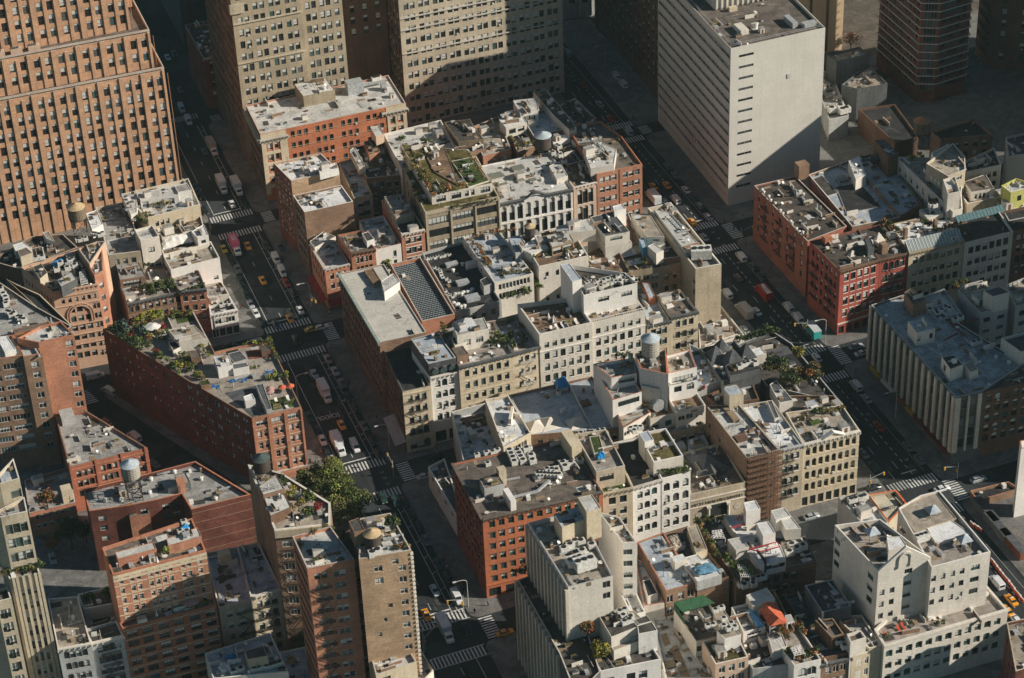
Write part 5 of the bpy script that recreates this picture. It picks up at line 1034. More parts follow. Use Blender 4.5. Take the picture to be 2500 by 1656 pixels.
b = B('arched_terracotta_block', 'salmon terracotta block with a giant round arch and low roof rooms')
v = b.vol([(10,172,852),(10,432,1060),(10,802,992),(10,660,700)],30.7, mat('salmon terracotta', (.55,.36,.25), 'wall', var=.08), RF['dark'],
    {1: [dict(cols=[.2,.35,.5,.65,.78,.9], w=.95, h=1.6, step=9, top=3.4, rows=1, st='b'), dict(cols=[.36,.53,.70], w=1.6, h=2.1, step=3.5, top=6.9, st='b', rows=8, floor=1), dict(cols=[.86,.95], w=.95, h=2.0, step=3.6, top=6.9, st='b', rows=8, floor=1)],0: dict(cols=9, w=1.0, h=1.8, step=3.6, top=3.4, st='b')}, cop=mat('salmon terracotta', (.55,.36,.25)), par=1.3)
AT = v; A_, B_ = seg(v, 1); mT = MATS['salmon terracotta']
[b.band(A_, B_, v['z']-z, mT, .28,.3) for z in (2.2,5.9,13.5,17.3,21)]
b.cornice(A_, B_, v['z'], mT, .35,.5)
k = MB(); dx = Vector((B_[0]-A_[0], B_[1]-A_[1],0)); L = dx.length; dx /= L; cc = Vector((*A_, v['z']-10.0))+dx*L*.53; no = Vector((dx.y, -dx.x, 0))
for rad, wd in ((4.2,.22),(3.4,.3)):
    for i in range(14):
        t0, t1 = math.pi*i/14, math.pi*(i+1)/14; k.bar(cc+dx*rad*math.cos(t0)+Vector((0,0, rad*math.sin(t0)))+no*.2, cc+dx*rad*math.cos(t1)+Vector((0,0, rad*math.sin(t1)))+no*.2, wd, mT)
    for s in (-1,1): k.bar(cc+dx*rad*s+no*.2, cc+dx*rad*s+no*.2-Vector((0,0,3)), wd, mT)
b.part(k, 'giant_arch')
b.up([(10,470,960),(10,505,1015),(10,635,950),(10,590,890)],4, W['dgrey'], RF['pale']); b.up([(10,265,850),(10,330,950),(10,390,900),(10,340,820)],3.2, W['stone'], RF['dark'])
b.vol([(10,645,700),(10,740,830),(10,870,640),(10,800,640)],34, mT, RF['grey'], zb=0, cop=W['coping'])
b.vol([(10,640,690),(10,780,920),(10,850,880),(10,840,660)],33, W['rust'], RF['grey'], {1: dict(cols=[.6], w=1.4, h=1.8, step=4.5, top=4, st='b')}, zb=0, cop=W['rust'])
b = B('far_left_roof_jumble', 'jumble of dark roofs with white bulkheads and skylights at the foot of the brick skyscraper')
v = b.vol([(10,-80,800),(10,170,870),(10,640,690),(10,520,580),(10,260,600)],27, W['brown'], RF['dark'], cop=W['stone'], idx=1); FJ = v
b.up([(10,105,670),(10,130,720),(10,260,690),(10,190,645)],3, W['offw'], RF['white']); b.up([(10,145,715),(10,170,770),(10,265,735),(10,215,690)],3.6, W['stone'], RF['brown']); b.up([(10,350,565),(10,390,620),(10,450,640),(10,400,560)],2.4, W['offw'], RF['tan'])
b = B('sloped_dark_courts', 'dark slatted roofs and low walls left of the terracotta block')
b.vol([(10,-150,930),(10,150,1110),(10,430,1060),(10,170,870)],22, W['brown'], RF['brown'], cop=W['offw'], idx=1)
b = B('brown_window_wall_tower', 'brown brick tower with wide white windows, its roof heaped with pipes and white ducts')
bw = dict(st='w3', d=.25)
bs = W['brick']
v = b.vol([(20,-150,280),(20,0,255),(20,190,226),(20,100,60),(20,-150,100)],41, bs, RF['pale'], {0: dict(cols=[.5], w=4.4, h=2.0, step=3.7, top=2.4, st='w5', floor=4),1: dict(cols=[.44], w=5.2, h=2.0, step=3.7, top=2.4, st='w5', floor=4)}, cop=W['terra'], idx=1)
v = b.vol([(20,100,60),(20,192,240),(20,345,212),(20,250,40)],41, bs, RF['pale'], {1: dict(cols=[.55], w=1.9, h=2.0, step=3.7, top=2.4, st='w2', floor=6)}, cop=W['terra'])
v = b.vol([(10,140,1440),(20,318,122),(20,515,78),(20,610,60),(10,500,1300),(10,330,1340)],43, W['rust'], RF['pale'], {2: dict(cols=[.5], w=1.9, h=2.0, step=3.7, top=1.6, st='w2', rows=8)}, cop=W['terra'], idx=1)
b.vol([(10,-150,1180),(10,-20,1470),(10,130,1440),(10,520,1400),(10,590,1340),(10,300,1180),(10,0,980)],40, W['brown'], RF['grey'], cop=W['coping'], idx=1)
BWT = b.vols[-1]
b.up([(10,105,1370),(10,120,1400),(10,410,1330),(10,400,1300)],2.4, mat('rust sheet', (.28,.14,.07), 'plain'), RF['brown']); b.up([(10,-30,1430),(10,40,1555),(10,130,1530),(10,60,1420)],3, W['white'], RF['white'])
b = B('black_ribbed_hall', 'hall with black curved roof ribs behind the brown window wall tower')
b.vol([(10,50,950),(10,480,1350),(10,590,1330),(10,330,1080),(10,150,1000)],37, W['brown'], RF['black'], cop=W['cream'], idx=1)
b = B('red_triangle_house', 'red brick wedge house with cracked grey triangular roof and arched top windows')
v = b.vol([(20,455,715),(20,575,1150),(20,1215,992),(20,715,690)],17, mat('deep orange brick', (.38,.14,.085), 'brick', var=.1), RF['grey'], {1: [dict(cols=[.10,.175,.25,.41,.485,.56,.72,.80,.9], w=1.3, h=2.2, step=3.6, top=2.2, st='d', arch=1, d=.4, rows=1), dict(cols=[.10,.175,.25,.41,.485,.56,.72,.80,.9], w=1.3, h=2.2, step=3.6, top=5.8, st='d', d=.4)]}, cop=W['brick'])
A_, B_ = seg(v, 1); [b.band(A_, B_, v['z']-z, W['rust'],.2,.3) for z in (1.2,4.7,8.3)]; mR = MATS['deep orange brick']
k = MB()
for t in (.01,.33,.66,.97): c = Vector(A_).lerp(Vector(B_), t); k.box(c.x-.35, c.y-.3,1, c.x+.35, c.y-.01, v['z']+.5, mR)
b.part(k, 'pier'); b.bx((20,560,770),4,4.5,3, W['grey'], 'bulkhead')
b = B('low_salmon_house', 'low salmon house with seven small windows by the dark yard')
b.vol([(20,200,1260),(20,240,1530),(20,620,1440),(20,570,1150)],9, W['rust'], RF['grey'], {1: dict(cols=6, w=1.1, h=1.6, step=3.2, top=1.4, st='wh', floor=.5)}, cop=W['grey'])
b.vols[-1]
b.bx((20,560,1420),3,3,4.5, W['cream'], 'bulkhead')
b = B('red_wedge_block', 'large dark red brick wedge block crowned by terraces, gardens and plastic chairs')
v = b.vol([(10,850,1362),(20,1500,405),(20,2080,748),(21,457,655),(21,195,105),(20,1985,150),(20,1770,200),(10,1600,1225),(10,1385,1250)],25, W['rust'], RF['paver'],
    {0: dict(cols=11, w=.95, h=2.0, step=4.2, top=2.2, st='w', pair=.35),1: dict(cols=14, w=.95, h=2.0, step=4.2, top=1.8, st='wh', pair=.45),2: [dict(cols=[.19,.50,.82], w=3.6, h=2.0, step=9, top=1.5, rows=1, st='w3'), dict(cols=[.12,.245,.44,.56,.76,.88], w=1.15, h=2.2, step=4.2, top=5.3, st='wh')]}, cop=W['brick'], idx=2, mats={0: W['redd'],1: W['redd']})  # both left faces use a darker red that stands in for shade
WB_ = v; A_, B_ = seg(v, 2); mR2 = W['rust']
[b.band(A_, B_, v['z']-z, W['stone'],.18,.22) for z in (4.4,8.6,12.8,17)]
k = MB()
for t in (.015,.315,.345,.655,.685,.985): c = Vector(A_).lerp(Vector(B_), t); k.box(c.x-.3, c.y-.35,4.0, c.x+.3, c.y-.01, v['z']-.6, W['rust'])
b.part(k, 'pier'); k = MB()
k.box(A_[0]+.1, A_[1]-.25,3.4, B_[0]-.1, A_[1]-.07,3.9, W['offw'])
b.part(k, 'shop_sign')
b.up([(20,1765,240),(20,1800,340),(20,1920,310),(20,1885,230)],3.6, W['white'], RF['pale']); b.up([(20,1915,300),(20,1925,345),(20,2055,320),(20,2030,285)],2.6, W['white'], RF['slate'])
b.up([(10,1390,1370),(10,1480,1480),(10,1710,1440),(10,1600,1330)],3.6, W['offw'], RF['tan']); b.up([(20,2010,570),(20,2025,605),(20,2105,590),(20,2080,545)],2.8, W['white'], RF['white'])
b.up([(10,1255,1290),(10,1275,1330),(10,1350,1310),(10,1320,1275)],2.4, W['wood'], RF['dark']); b.up([(20,1560,200),(20,1580,260),(20,1660,240),(20,1640,190)],2.4, W['brown'], RF['brown']); b.up([(20,1640,440),(20,1660,480),(20,1740,465),(20,1715,425)],2.0, W['brick'], RF['turf']); b.up([(20,2140,150),(20,2160,195),(20,2230,180),(20,2205,140)],2.4, W['brown'], RF['dark']); b.up([(20,1390,120),(20,1430,190),(20,1490,160),(20,1470,110)],2.2, W['offw'], RF['black']); b.up([(20,2110,470),(20,2200,680),(20,2245,670),(20,2170,460)],2.2, W['grey'], RF['slate'])
b.up([(20,1880,215),(20,1930,290),(20,2040,260),(20,1980,190)],.6, W['grey'], RF['slate'], name='glass_roof')
b = B('tank_courtyard_building', 'brown brick building with grey flat roof, orange parapet and stilted water tank')
v = b.vol([(20,688,1335),(20,738,1515),(20,1060,1470),(20,1300,1420),(20,1500,1370),(20,1580,1500),(20,2070,1378),(20,1612,1102),(20,1180,1215)],22, W['redd'], RF['grey'], {1: dict(cols=[.3], w=2.2, h=1.8, step=3.6, top=2.2, st='wh'),2: dict(cols=[.5], w=2.2, h=1.8, step=3.6, top=2.2, st='d2'),3: dict(cols=[.3,.7], w=2.0, h=1.8, step=3.6, top=2.2, st='d2')}, cop=W['terra'], idx=1, par=1.1, thick=.45)
TB = v; A_, B_ = seg(v, 5); [b.band(A_, B_, v['z']-1.6-3.4*i, W['brick'],.1,.15) for i in range(6)]
b.up([(20,1440,1215),(20,1475,1310),(20,1570,1275),(20,1530,1195)],2.8, W['dgrey'], RF['tan']); b.bx((20,1500,1350),2.2,2.2,4.0, W['rust'], 'chimney'); b.bx((20,985,1350),1.6,1.4,1.6, W['rust'], 'chimney')
b.vol([(20,1050,1440),(20,1070,1560),(20,1235,1535),(20,1190,1400)],19, W['rust'], RF['dark'], zb=0, cop=W['dgrey'])
b = B('banded_brick_apartments', 'orange brick apartment house with cream bands, two roof cabins and a lower terrace', 'apartment block')
yb_ = 465.0
v = b.vol([(30,843,478),(30,930,700),(30,1700,500),(30,1585,232)],('y', yb_), W['rust'], RF['brown'], {1: [dict(cols=[.075,.19,.26,.385,.455,.525,.60,.735,.80,.915], w=1.0, h=1.7, step=3.25, top=2.0, st='wh', sill=W['cream'], lint=W['cream'], rows=7)]}, cop=W['terra'], thick=.45)
AP = v; A_, B_ = seg(v, 1); mC = W['cream']
b.band(A_, B_, v['z']-.7, mC, .12,.9); b.band(A_, B_, v['z']-2.0, mC, .10,.7); [b.band(A_, B_, v['z']-3.25*i-.9, mC, .1,.25) for i in (1,2,3,4,5,6)]
b.up([(30,950,515),(30,972,570),(30,1290,485),(30,1265,432)],2.8, W['rust'], RF['pale']); b.up([(30,1375,405),(30,1390,460),(30,1662,385),(30,1630,310)],2.8, W['rust'], RF['pale'])
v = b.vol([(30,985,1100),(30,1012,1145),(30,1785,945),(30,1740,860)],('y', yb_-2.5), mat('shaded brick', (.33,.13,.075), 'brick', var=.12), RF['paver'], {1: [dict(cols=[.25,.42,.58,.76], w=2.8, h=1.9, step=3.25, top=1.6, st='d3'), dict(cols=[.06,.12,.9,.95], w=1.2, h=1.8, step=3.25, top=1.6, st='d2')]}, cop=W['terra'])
APL = v; A_, B_ = seg(v, 1); [b.band(A_, B_, v['z']-3.25*i-.9, W['stone'],.1,.22) for i in range(0,8)]
b = B('pale_blue_roof_arch_house', 'yellow stone arched house under a pale blue roof, strung with black fire escapes')
v = b.vol([(30,1700,520),(30,1805,975),(30,2068,905),(30,1960,470)],('y', yb_), W['stone'], RF['blue'], {1: dict(cols=2, w=1.5, h=2.2, step=3.9, top=2.0, st='wh')}, cop=W['offw'])
v = b.vol([(30,1960,470),(30,2070,885),(30,2320,812),(30,2130,430)],('y', yb_), W['cream'], RF['blue'], {1: dict(cols=3, w=1.4, h=2.3, step=3.9, top=2.0, st='dh', arch=1)}, cop=W['offw'], corn=1)
escape(b, *seg(v, 1),.5,7,5, v['z']-4,3.9); escape(b, *seg(b.vols[-2],1),4.5,9,5, v['z']-4,3.9)
b.bx((30,1860,600),3.2,2.6,3.4, W['cream'], 'bulkhead')
b = B('white_patio_house', 'white house with carved roof terrace, planters and a lower white court')
v = b.vol([(30,640,862),(30,690,985),(30,960,935),(30,900,800)],24, W['offw'], RF['deck'], cop=W['white'], zb=0); PH = v
v = b.vol([(30,680,960),(30,745,1235),(30,1020,1170),(30,975,930)],20.5, W['white'], RF['white'], cop=W['offw'], zb=0); b.up([(30,755,1030),(30,760,1120),(30,920,1080),(30,905,1000)],.3, W['white'], RF['black'], name='pool_cover', par=.05)
b.up([(30,895,1130),(30,900,1190),(30,1003,1165),(30,990,1120)],2.4, W['tan'], RF['tan'])
b = B('pale_iron_front_house', 'pale blue grey painted house with arched windows and fire escapes at the lower left')
v = b.vol([(30,395,900),(30,478,1312),(30,750,1262),(30,640,880)],('y', 463), W['grey'], RF['tan'], {1: dict(cols=4, w=1.3, h=2.2, step=3.8, top=1.6, st='dh', arch=.7)}, cop=W['offw'], corn=1)
v = b.vol([(30,700,1150),(30,755,1262),(30,1020,1200),(30,960,1080)],('y', 463), W['grey'], RF['dark'], {1: dict(cols=4, w=1.3, h=2.2, step=3.8, top=1.6, st='dh')}, cop=W['offw'], corn=1)
escape(b, *seg(v, 1),2,7,5, v['z']-4,3.8); PIF = v
b = B('flatiron_house', 'narrow wedge house with pale parapet, planted terrace and white side windows by the park')
v = b.vol([(20,2045,1130),(31,238,335),(31,700,285),(31,700,105),(21,690,1440),(21,300,1200),(21,120,1150)],('y', 463.5), W['brick'], RF['tan'], {1: [dict(cols=[.2,.75], w=2.6, h=2.4, step=3.9, top=3.6, st='w3', rows=7), ]}, cop=W['offw'], idx=1, thick=.6)
FI = v; A_, B_ = seg(v, 1); b.band(A_, B_, v['z']+.04, W['cream'],.5,2.4); escape(b, A_, B_, 1.0,5.2,4, v['z']-4,3.9)
b.up([(21,110,1310),(21,145,1380),(21,320,1330),(21,250,1210)],4.5, W['brick'], RF['pale'], name='penthouse'); b.up([(21,150,1400),(21,205,1555),(21,375,1480),(21,320,1370)],3.2, W['brown'], RF['pale'], name='penthouse')
b = B('tall_brick_twin', 'tall brick building, blank tan right wing, fire escapes on its left wing', 'apartment block')
v = b.vol([(31,945,235),(31,933,572),(31,1367,497),(31,1195,190)],56, W['tanbrick'], RF['pale'], {1: [dict(cols=[.35], w=1.9, h=1.8, step=3.9, top=3.2, rows=2, st='w2'), dict(cols=[.80], w=1.7, h=1.7, step=3.75, top=4.3, st='w2', floor=6), dict(cols=[.68], w=1.5, h=1.6, step=50, top=2.0, st='w'), dict(cols=[.52], w=1.0, h=1.3, step=50, top=16, st='d'), dict(cols=[.40], w=.8, h=1.2, step=50, top=20.5, st='w'), dict(cols=[.27], w=1.0, h=1.3, step=50, top=25, st='d')]}, cop=W['coping'], idx=2)
TW2 = v; k = MB(); A_, B_ = seg(v, 1)
for i in range(40): k.box(B_[0]-.4, B_[1]-.2,55.2-i*1.4-.7, B_[0]+.35, B_[1]+.4,55.2-i*1.4, W['offw'])
b.part(k, 'quoin')
b.up([(31,850,260),(31,895,350),(31,985,330),(31,930,230)],5, W['brick'], RF['dark'])
v = b.vol([(31,385,385),(31,507,650),(31,895,572),(31,700,300)],53, W['rust'], RF['pale'], {1: [dict(cols=[.19,.34], w=1.3, h=1.8, step=3.8, top=2.2, st='dh', floor=6), dict(cols=[.60,.73], w=1.3, h=1.8, step=3.8, top=2.6, st='wh', floor=6)],0: dict(cols=8, w=1.2, h=1.8, step=3.8, top=2.4, st='b')}, cop=W['coping'], idx=1)
TW1 = v; A_, B_ = seg(v, 1); escape(b, A_, B_, .6,5.6,8, v['z']-4,3.8)
b.vol([(31,690,410),(31,895,575),(31,940,560),(31,860,330)],49, W['rust'], RF['dark'], {1: dict(cols=1, w=1.2, h=1.8, step=3.8, top=2.4, st='d')}, zb=0, idx=1, cop=W['brick'])
b.up([(31,480,480),(31,525,560),(31,695,515),(31,660,435)],2.8, W['white'], RF['tan']); b.up([(31,670,425),(31,715,510),(31,800,490),(31,740,400)],3.4, W['wood'], RF['green'])
b = B('low_tent_roof_room', 'low cream house with white wrapped bulkhead at the foot of the tall tan wing')
v = b.vol([(31,1040,1400),(31,1075,1530),(31,1410,1420),(31,1340,1300)],22, W['cream'], RF['pale'], {1: dict(cols=[.25], w=2.2, h=1.3, step=9, top=1.6, st='w', rows=1, floor=10)}, cop=W['coping'])
b.vol([(31,1180,1540),(31,1400,1650),(31,1550,1490),(31,1440,1310)],16, W['offw'], RF['white'], cop=W['offw'], par=2.0)
b = B('fan_roof_house', 'low white parapet roof packed with round fans at the bottom left')
v = b.vol([(30,1690,1350),(30,1760,1560),(30,2380,1500),(30,2230,1180)],16, W['offw'], RF['blue'], cop=W['white']); FH = v
b.up([(30,2020,1330),(30,2045,1400),(30,2210,1370),(30,2170,1285)],4.5, W['stone'], RF['slate'])
b.vol([(31,280,1340),(31,325,1600),(31,560,1560),(31,490,1295)],9, W['white'], RF['blue'], cop=W['white'])
b = B('deco_stone_tower', 'cream art deco stone tower with chevron parapets and dark green windows on the left edge', 'skyscraper')
fd = lambda n, **k: dict(dict(cols=n, w=1.6, h=2.8, step=4.5, top=3.0, st='nh', d=.35), **k)
v = b.vol([(30,25,600),(30,80,745),(30,332,690),(30,280,560)],48, W['stone'], RF['paver'], {1: fd([.34,.54,.74])}, cop=W['offw'], idx=2)
D1 = v; zt = v['z']
v = b.vol([(30,-80,200),(30,5,225),(30,225,178),(30,200,60)],66, W['stone'], RF['paver'], {1: fd([.22,.5,.78], rows=4)}, cop=W['offw'], idx=2, zb=0)
v = b.vol([(20,-100,1300),(20,0,1290),(20,160,1245),(20,110,1080)],72, W['stone'], RF['blue'], {1: fd([.7], w=2.6, h=2.6, step=3.9)}, cop=W['offw'], idx=2, zb=40)
v = b.vol([(30,-200,880),(30,-30,925),(30,92,895),(30,60,800)],44, W['stone'], RF['dark'], {1: fd([.3,.55,.8])}, cop=W['offw'], idx=2, zb=0)
A_, B_ = seg(D1,1); k = MB()
for t in (.12,.24,.44,.64,.84,.97): c = Vector(A_).lerp(Vector(B_), t); k.box(c.x-.35, c.y-.35,2, c.x+.35, c.y-.01, zt+.5, W['stone'])
b.part(k, 'pier')
# ================= unseen towers added beyond the right edge to shade the avenue
for i, (x0, y0, x1, y1, h, lb) in enumerate(((395,415,430,470,90, 'tall office slab beyond the right edge, shading the pier office'),(385,505,410,530,58, 'stone tower beyond the right edge, shading the red houses'),
        (400,560,440,603,68, 'tan tower beyond the right edge, shading the foot of the white slab'),(300,330,340,375,33, 'brick loft beyond the bottom right corner'),(470,632,520,660,150, 'high tower beyond the right edge, shading the balcony tower'),(470,598,510,631,62, 'lower tower beyond the right edge, shading the yard'))):
    b = B('neighbour_block', lb); b.vol([(x0, y1),(x0, y0),(x1, y0),(x1, y1)], h, W['stone'], RF['grey'], {0: fo(8),1: fo(6)}, world=True)
for b in BL: b.finish()

# ================= ground, streets, pavements
g = MB(); g.poly([(-1500,-200,0),(2500,-200,0),(2500,4000,0),(-1500,4000,0)], mat('asphalt', (.025,.029,.031), 'road')); tag(g.obj('ground'), kind='structure')
SW_ = mat('pavement concrete', (.17,.165,.155), 'roof', var=.25); KB = mat('kerb granite', (.26,.26,.25), 'wall')
def k_(x): return .033*(x-146)
def rnd_corner(P, r=3.0):
    out = []; n = len(P)
    for i in range(n):
        a, b_, c = (Vector(P[j % n]) for j in (i-1, i, i+1)); u = (a-b_).normalized(); v = (c-b_).normalized(); p, q = b_+u*r, b_+v*r
        for t in (0,.25,.5,.75,1): out.append(tuple(p*(1-t)**2+b_*2*t*(1-t)+q*t*t))
    return out
def pavement(P, name='pavement', r=3.0):
    P = rnd_corner(P, r) if r else P; k = MB(); k.prism(P, 0,.15, KB, SW_); return tag(k.obj(name), kind='structure')
XL, XM, XN, XR = 122.4,138.9,271.0,287.8
for (y0, y1) in ((330,451.4),(461.6,527.4),(537.6,608.9),(620.4,689.8),(698,770)):
    pavement([(XM, y0),(XN, y0+k_(XN)),(XN, y1+k_(XN)),(XM, y1)]); pavement([(XR, y0+k_(XR)),(520, y0+k_(520)),(520, y1+k_(520)),(XR, y1+k_(XR))])
pavement([(20,698),(XL, 698.4),(XL, 850),(20,850)]); pavement([(75,622),(XL, 620.4),(XL, 689.8),(40,689)]); pavement([(65,609),(97,539.6),(XL, 537.6),(XL, 608.9)])
pavement([(97,513),(112,524),(XL, 527),(XL, 461.6),(66,461)]); pavement([(-20,462),(66,461),(92,512),(72,552),(44,600),(-20,610)]); pavement([(-40,330),(XL, 330),(XL, 451.4),(-40,446)])
# paint
PT_ = mat('road paint', (.55,.56,.54), 'plain', .7, var=.3); PTd = mat('worn road paint', (.34,.35,.34), 'plain', .7, var=.35)
def stripe(k, cx, cy, w, l, ang=0, m=PT_, z=.006):
    c, s = math.cos(ang), math.sin(ang); P = [(-w/2,-l/2),(w/2,-l/2),(w/2, l/2),(-w/2, l/2)]; k.poly([(cx+x*c-y*s, cy+x*s+y*c, z) for x, y in P], m)
def cross_ns(x0, x1, y, l=4.0, m=PT_, edges=False, ang=0):     # crossing an avenue: bars along y
    k = MB(); x = x0
    while x < x1: stripe(k, x, y+k_(x)-k_((x0+x1)/2),.5, l, 0, m); x += 1.05
    if edges: stripe(k, (x0+x1)/2, y+l/2+.15, x1-x0+1,.25,.033, m, .008); stripe(k, (x0+x1)/2, y-l/2-.15, x1-x0+1,.25,.033, m, .008)
    tag(k.obj('crosswalk'), kind='structure')
def cross_ew(x, y0, y1, l=4.0, m=PT_):
    k = MB(); y = y0
    while y < y1: stripe(k, x, y, l, .5,.033, m); y += 1.05
    tag(k.obj('crosswalk'), kind='structure')
for y, e in ((464.4,1),(448.2,1),(524.4,0),(540.2,0),(605.6,0),(623.4,0),(687.2,0),(699.6,0)):
    cross_ns(XL+.8, XM-.6, y, 4.0, PT_, bool(e))
for y in (705,693.5,626.8,610,543,527,469.3,454): cross_ns(278.5,287, y, 4.0 if y > 460 else 4.4); cross_ns(272.2,277.8, y, 4.0, PTd)
for xc, rows in ((142.6,((452.5,461),(528.5,537),(610,620),(691,697.5))),(289.9,((457,466.5),(532.5,542),(615,625),(696,702))),(118.6,((610.5,620),(528.5,537),(690.6,697)))):
    for y0, y1 in rows: cross_ew(xc, y0, y1,4.0)
cross_ns(124,137,778,4, PTd); cross_ns(278,287,775,5, PTd); cross_ew(143,768,776,4, PTd)
q0 = at((20,760,560)); k = MB()
for i in range(7): stripe(k, q0.x-3+i*.1, q0.y+3-i*1.15,4.5+i*.5,.5,.05)
tag(k.obj('crosswalk'), kind='structure')
k = MB()
def line(x, y0, y1, w=.16, m=PT_): stripe(k, x, (y0+y1)/2, w, y1-y0,0, m, .007)
def dash(x, y0, y1, ln=3, gap=9, w=.16, m=PT_):
    y = y0
    while y < y1: line(x, y, min(y+ln, y1), w, m); y += ln+gap
for (a, c) in ((466.5,522),(542.5,603),(626,685),(702,770)):
    line(124.9, a, c, .18); dash(129.8, a+3, c, 3,8.5); line(134.9, a, c, .16); line(136.6, a, c, .14)
    y = a+3
    while y < c-2: stripe(k, 135.7, y, 1.7,.16,.5, PT_, .008); stripe(k, 134.9, y-.9,.14,1.8,0, PT_, .008); y += 7.5
    stripe(k, 130, a+1.2,9.6,.5,.033)
line(134.9,340,446); dash(129.8,345,446)
for (a, c) in ((545,607),(473,524),(629,690),(707,765),(340,452)):
    dash(281.6, a, c, 1.6,1.6,.22); line(284.6 if a > 600 else 285.4, a, c, .14, PT_ if a > 600 else PTd); dash(275.6, a, c, 4,9); dash(278.9, a+4, c, 4,9)
    stripe(k, 281, a+1.5,5,.4,.033)
tag(k.obj('lane_marking'), kind='structure')
TYRE_ = mat('iron cover', (.01,.01,.01), 'plain')
k = MB()
for x, ys in ((135.8,(556,575,594,532,535,529)),(283.3,(612.5,617,621.5,560,480,505,600))):
    for y in ys: stripe(k, x-.3, y, .14,1.2,.5); stripe(k, x+.3, y, .14,1.2,-.5)
tag(k.obj('bike_marking'), kind='structure')
tar = mat('tar patch', (.014,.016,.017), 'plain'); pat = mat('concrete patch', (.055,.058,.058), 'plain', var=.4)
for x0, x1, ys in ((123.5,138,(340,446)),(123.5,138,(466,523)),(123.5,138,(541,604)),(123.5,138,(625,686)),(272.5,287,(473,526)),(272.5,287,(545,608)),(272.5,287,(630,692))):
    k = MB(); k2 = MB()
    for i in range(9):
        x, y = rnd.uniform(x0+1, x1-1), rnd.uniform(*ys); stripe(k, x, y, rnd.uniform(.5,2.2), rnd.uniform(1.5,9),0, tar if i % 2 else pat, .0035+.0002*i); x, y = rnd.uniform(x0, x1), rnd.uniform(*ys); k2.poly([(x+.45*math.cos(t), y+.45*math.sin(t),.0058) for t in [j*.785 for j in range(8)]], TYRE_)
    tag(k.obj('road_patch'), kind='structure'); tag(k2.obj('manhole_cover'), kind='structure')
def text_obj(s, size, M, m, name, extrude=.01, parent=None, space=1.0):
    cu = bpy.data.curves.new(name, 'FONT'); cu.body = s; cu.size = size; cu.extrude = extrude; cu.align_x = 'CENTER'; cu.align_y = 'CENTER'; cu.space_character = space; cu.resolution_u = 2
    o = bpy.data.objects.new(name+'_c', cu); C.objects.link(o); dg = bpy.context.evaluated_depsgraph_get(); me = bpy.data.meshes.new_from_object(o.evaluated_get(dg)); bpy.data.objects.remove(o)
    me.materials.clear(); me.materials.append(m); me.transform(M); o = bpy.data.objects.new(name, me); C.objects.link(o)
    if parent is not None: o.parent = parent; o.matrix_parent_inverse = Matrix.Translation(-parent.location)
    return o
c0, c1 = at((21,620,745)), at((21,740,720)); c = (c0+c1)/2; c = at((21,683,735))
text_obj('SCHOOL', 1.0, Matrix.Translation((c.x, c.y, .012)) @ Matrix.Rotation(math.pi, 4, 'Z') @ Matrix.Diagonal((1.75,3.3,1,1)), PT_, 'school_marking')['kind'] = 'structure'
# stencil lettering on the health centre
A_, dx, L, z = text_health; M0 = Matrix(((dx.x, 0, dx.y, A_[0]+dx.x*L*.5+dx.y*.3),(dx.y, 0,-dx.x, A_[1]+dx.y*L*.5-dx.x*.3),(0,1,0, z-4.0),(0,0,0,1)))
hcb = [b for b in BL if b.name == 'health_center'][0]
text_obj('DC 37 HEALTH CENTER', 1.25, M0, FRM['d'], 'lettering', .06, hcb.root, 1.15)

# ================= vehicles
def paint(n, c, r=.3): return mat('paint '+n, c, 'paint', r)
CARP = {'white': paint('white', (.62,.63,.64)), 'silver': paint('silver', (.33,.35,.37)), 'grey': paint('grey', (.12,.13,.14)), 'black': paint('black', (.015,.016,.018)), 'blue': paint('blue', (.03,.06,.10)), 'taxi': paint('taxi', (.72,.30,.02)),
        'red': paint('red', (.35,.03,.02)), 'beige': paint('beige', (.30,.24,.20)), 'green': paint('green', (.02,.05,.04)), 'teal': paint('teal', (.04,.32,.30)), 'pink': paint('pink', (.62,.13,.24)), 'pale': paint('pale', (.50,.54,.55)), 'tanbox': paint('tan box', (.38,.34,.30)), 'yellow': paint('olive yellow', (.45,.33,.02)), 'lightblue': paint('light blue', (.35,.45,.50))}
TYRE = mat('tyre', (.012,.012,.012), 'plain'); LAMP = mat('headlight', (.6,.6,.58), 'paint', .2)
def loft(k, secs, m, roofm=None, mi=None):
    """closed body through rectangular sections (y, half width, z0, z1) with rounded top edges"""
    rings = []
    for (y, hw, z0, z1) in secs:
        r = min(.14,(z1-z0)*.3, hw*.4); rings.append([(-hw, y, z0),(-hw, y, z1-r),(-hw+r, y, z1),(hw-r, y, z1),(hw, y, z1-r),(hw, y, z0)])
    for a, c in zip(rings, rings[1:]):
        for i in range(6): j = (i+1) % 6; k.poly([a[i], c[i], c[j], a[j]][::-1], m)
    k.poly(rings[0], m); k.poly(rings[-1][::-1], m)
VP = {}
def wheels(root, hw, ys, r=.34):
    for y in ys:
        for s in (-1,1):
            k = MB(); k.bar((s*(hw-.2),0,0),(s*(hw+.03),0,0), r, TYRE, 12)
            o = child(k, 'wheel', root); k = MB(); k.bar((s*(hw+.03),0,0),(s*(hw+.05),0,0), r*.55, CARP['silver'],10); child(k, 'rim', o); o.location = (0, y, r)
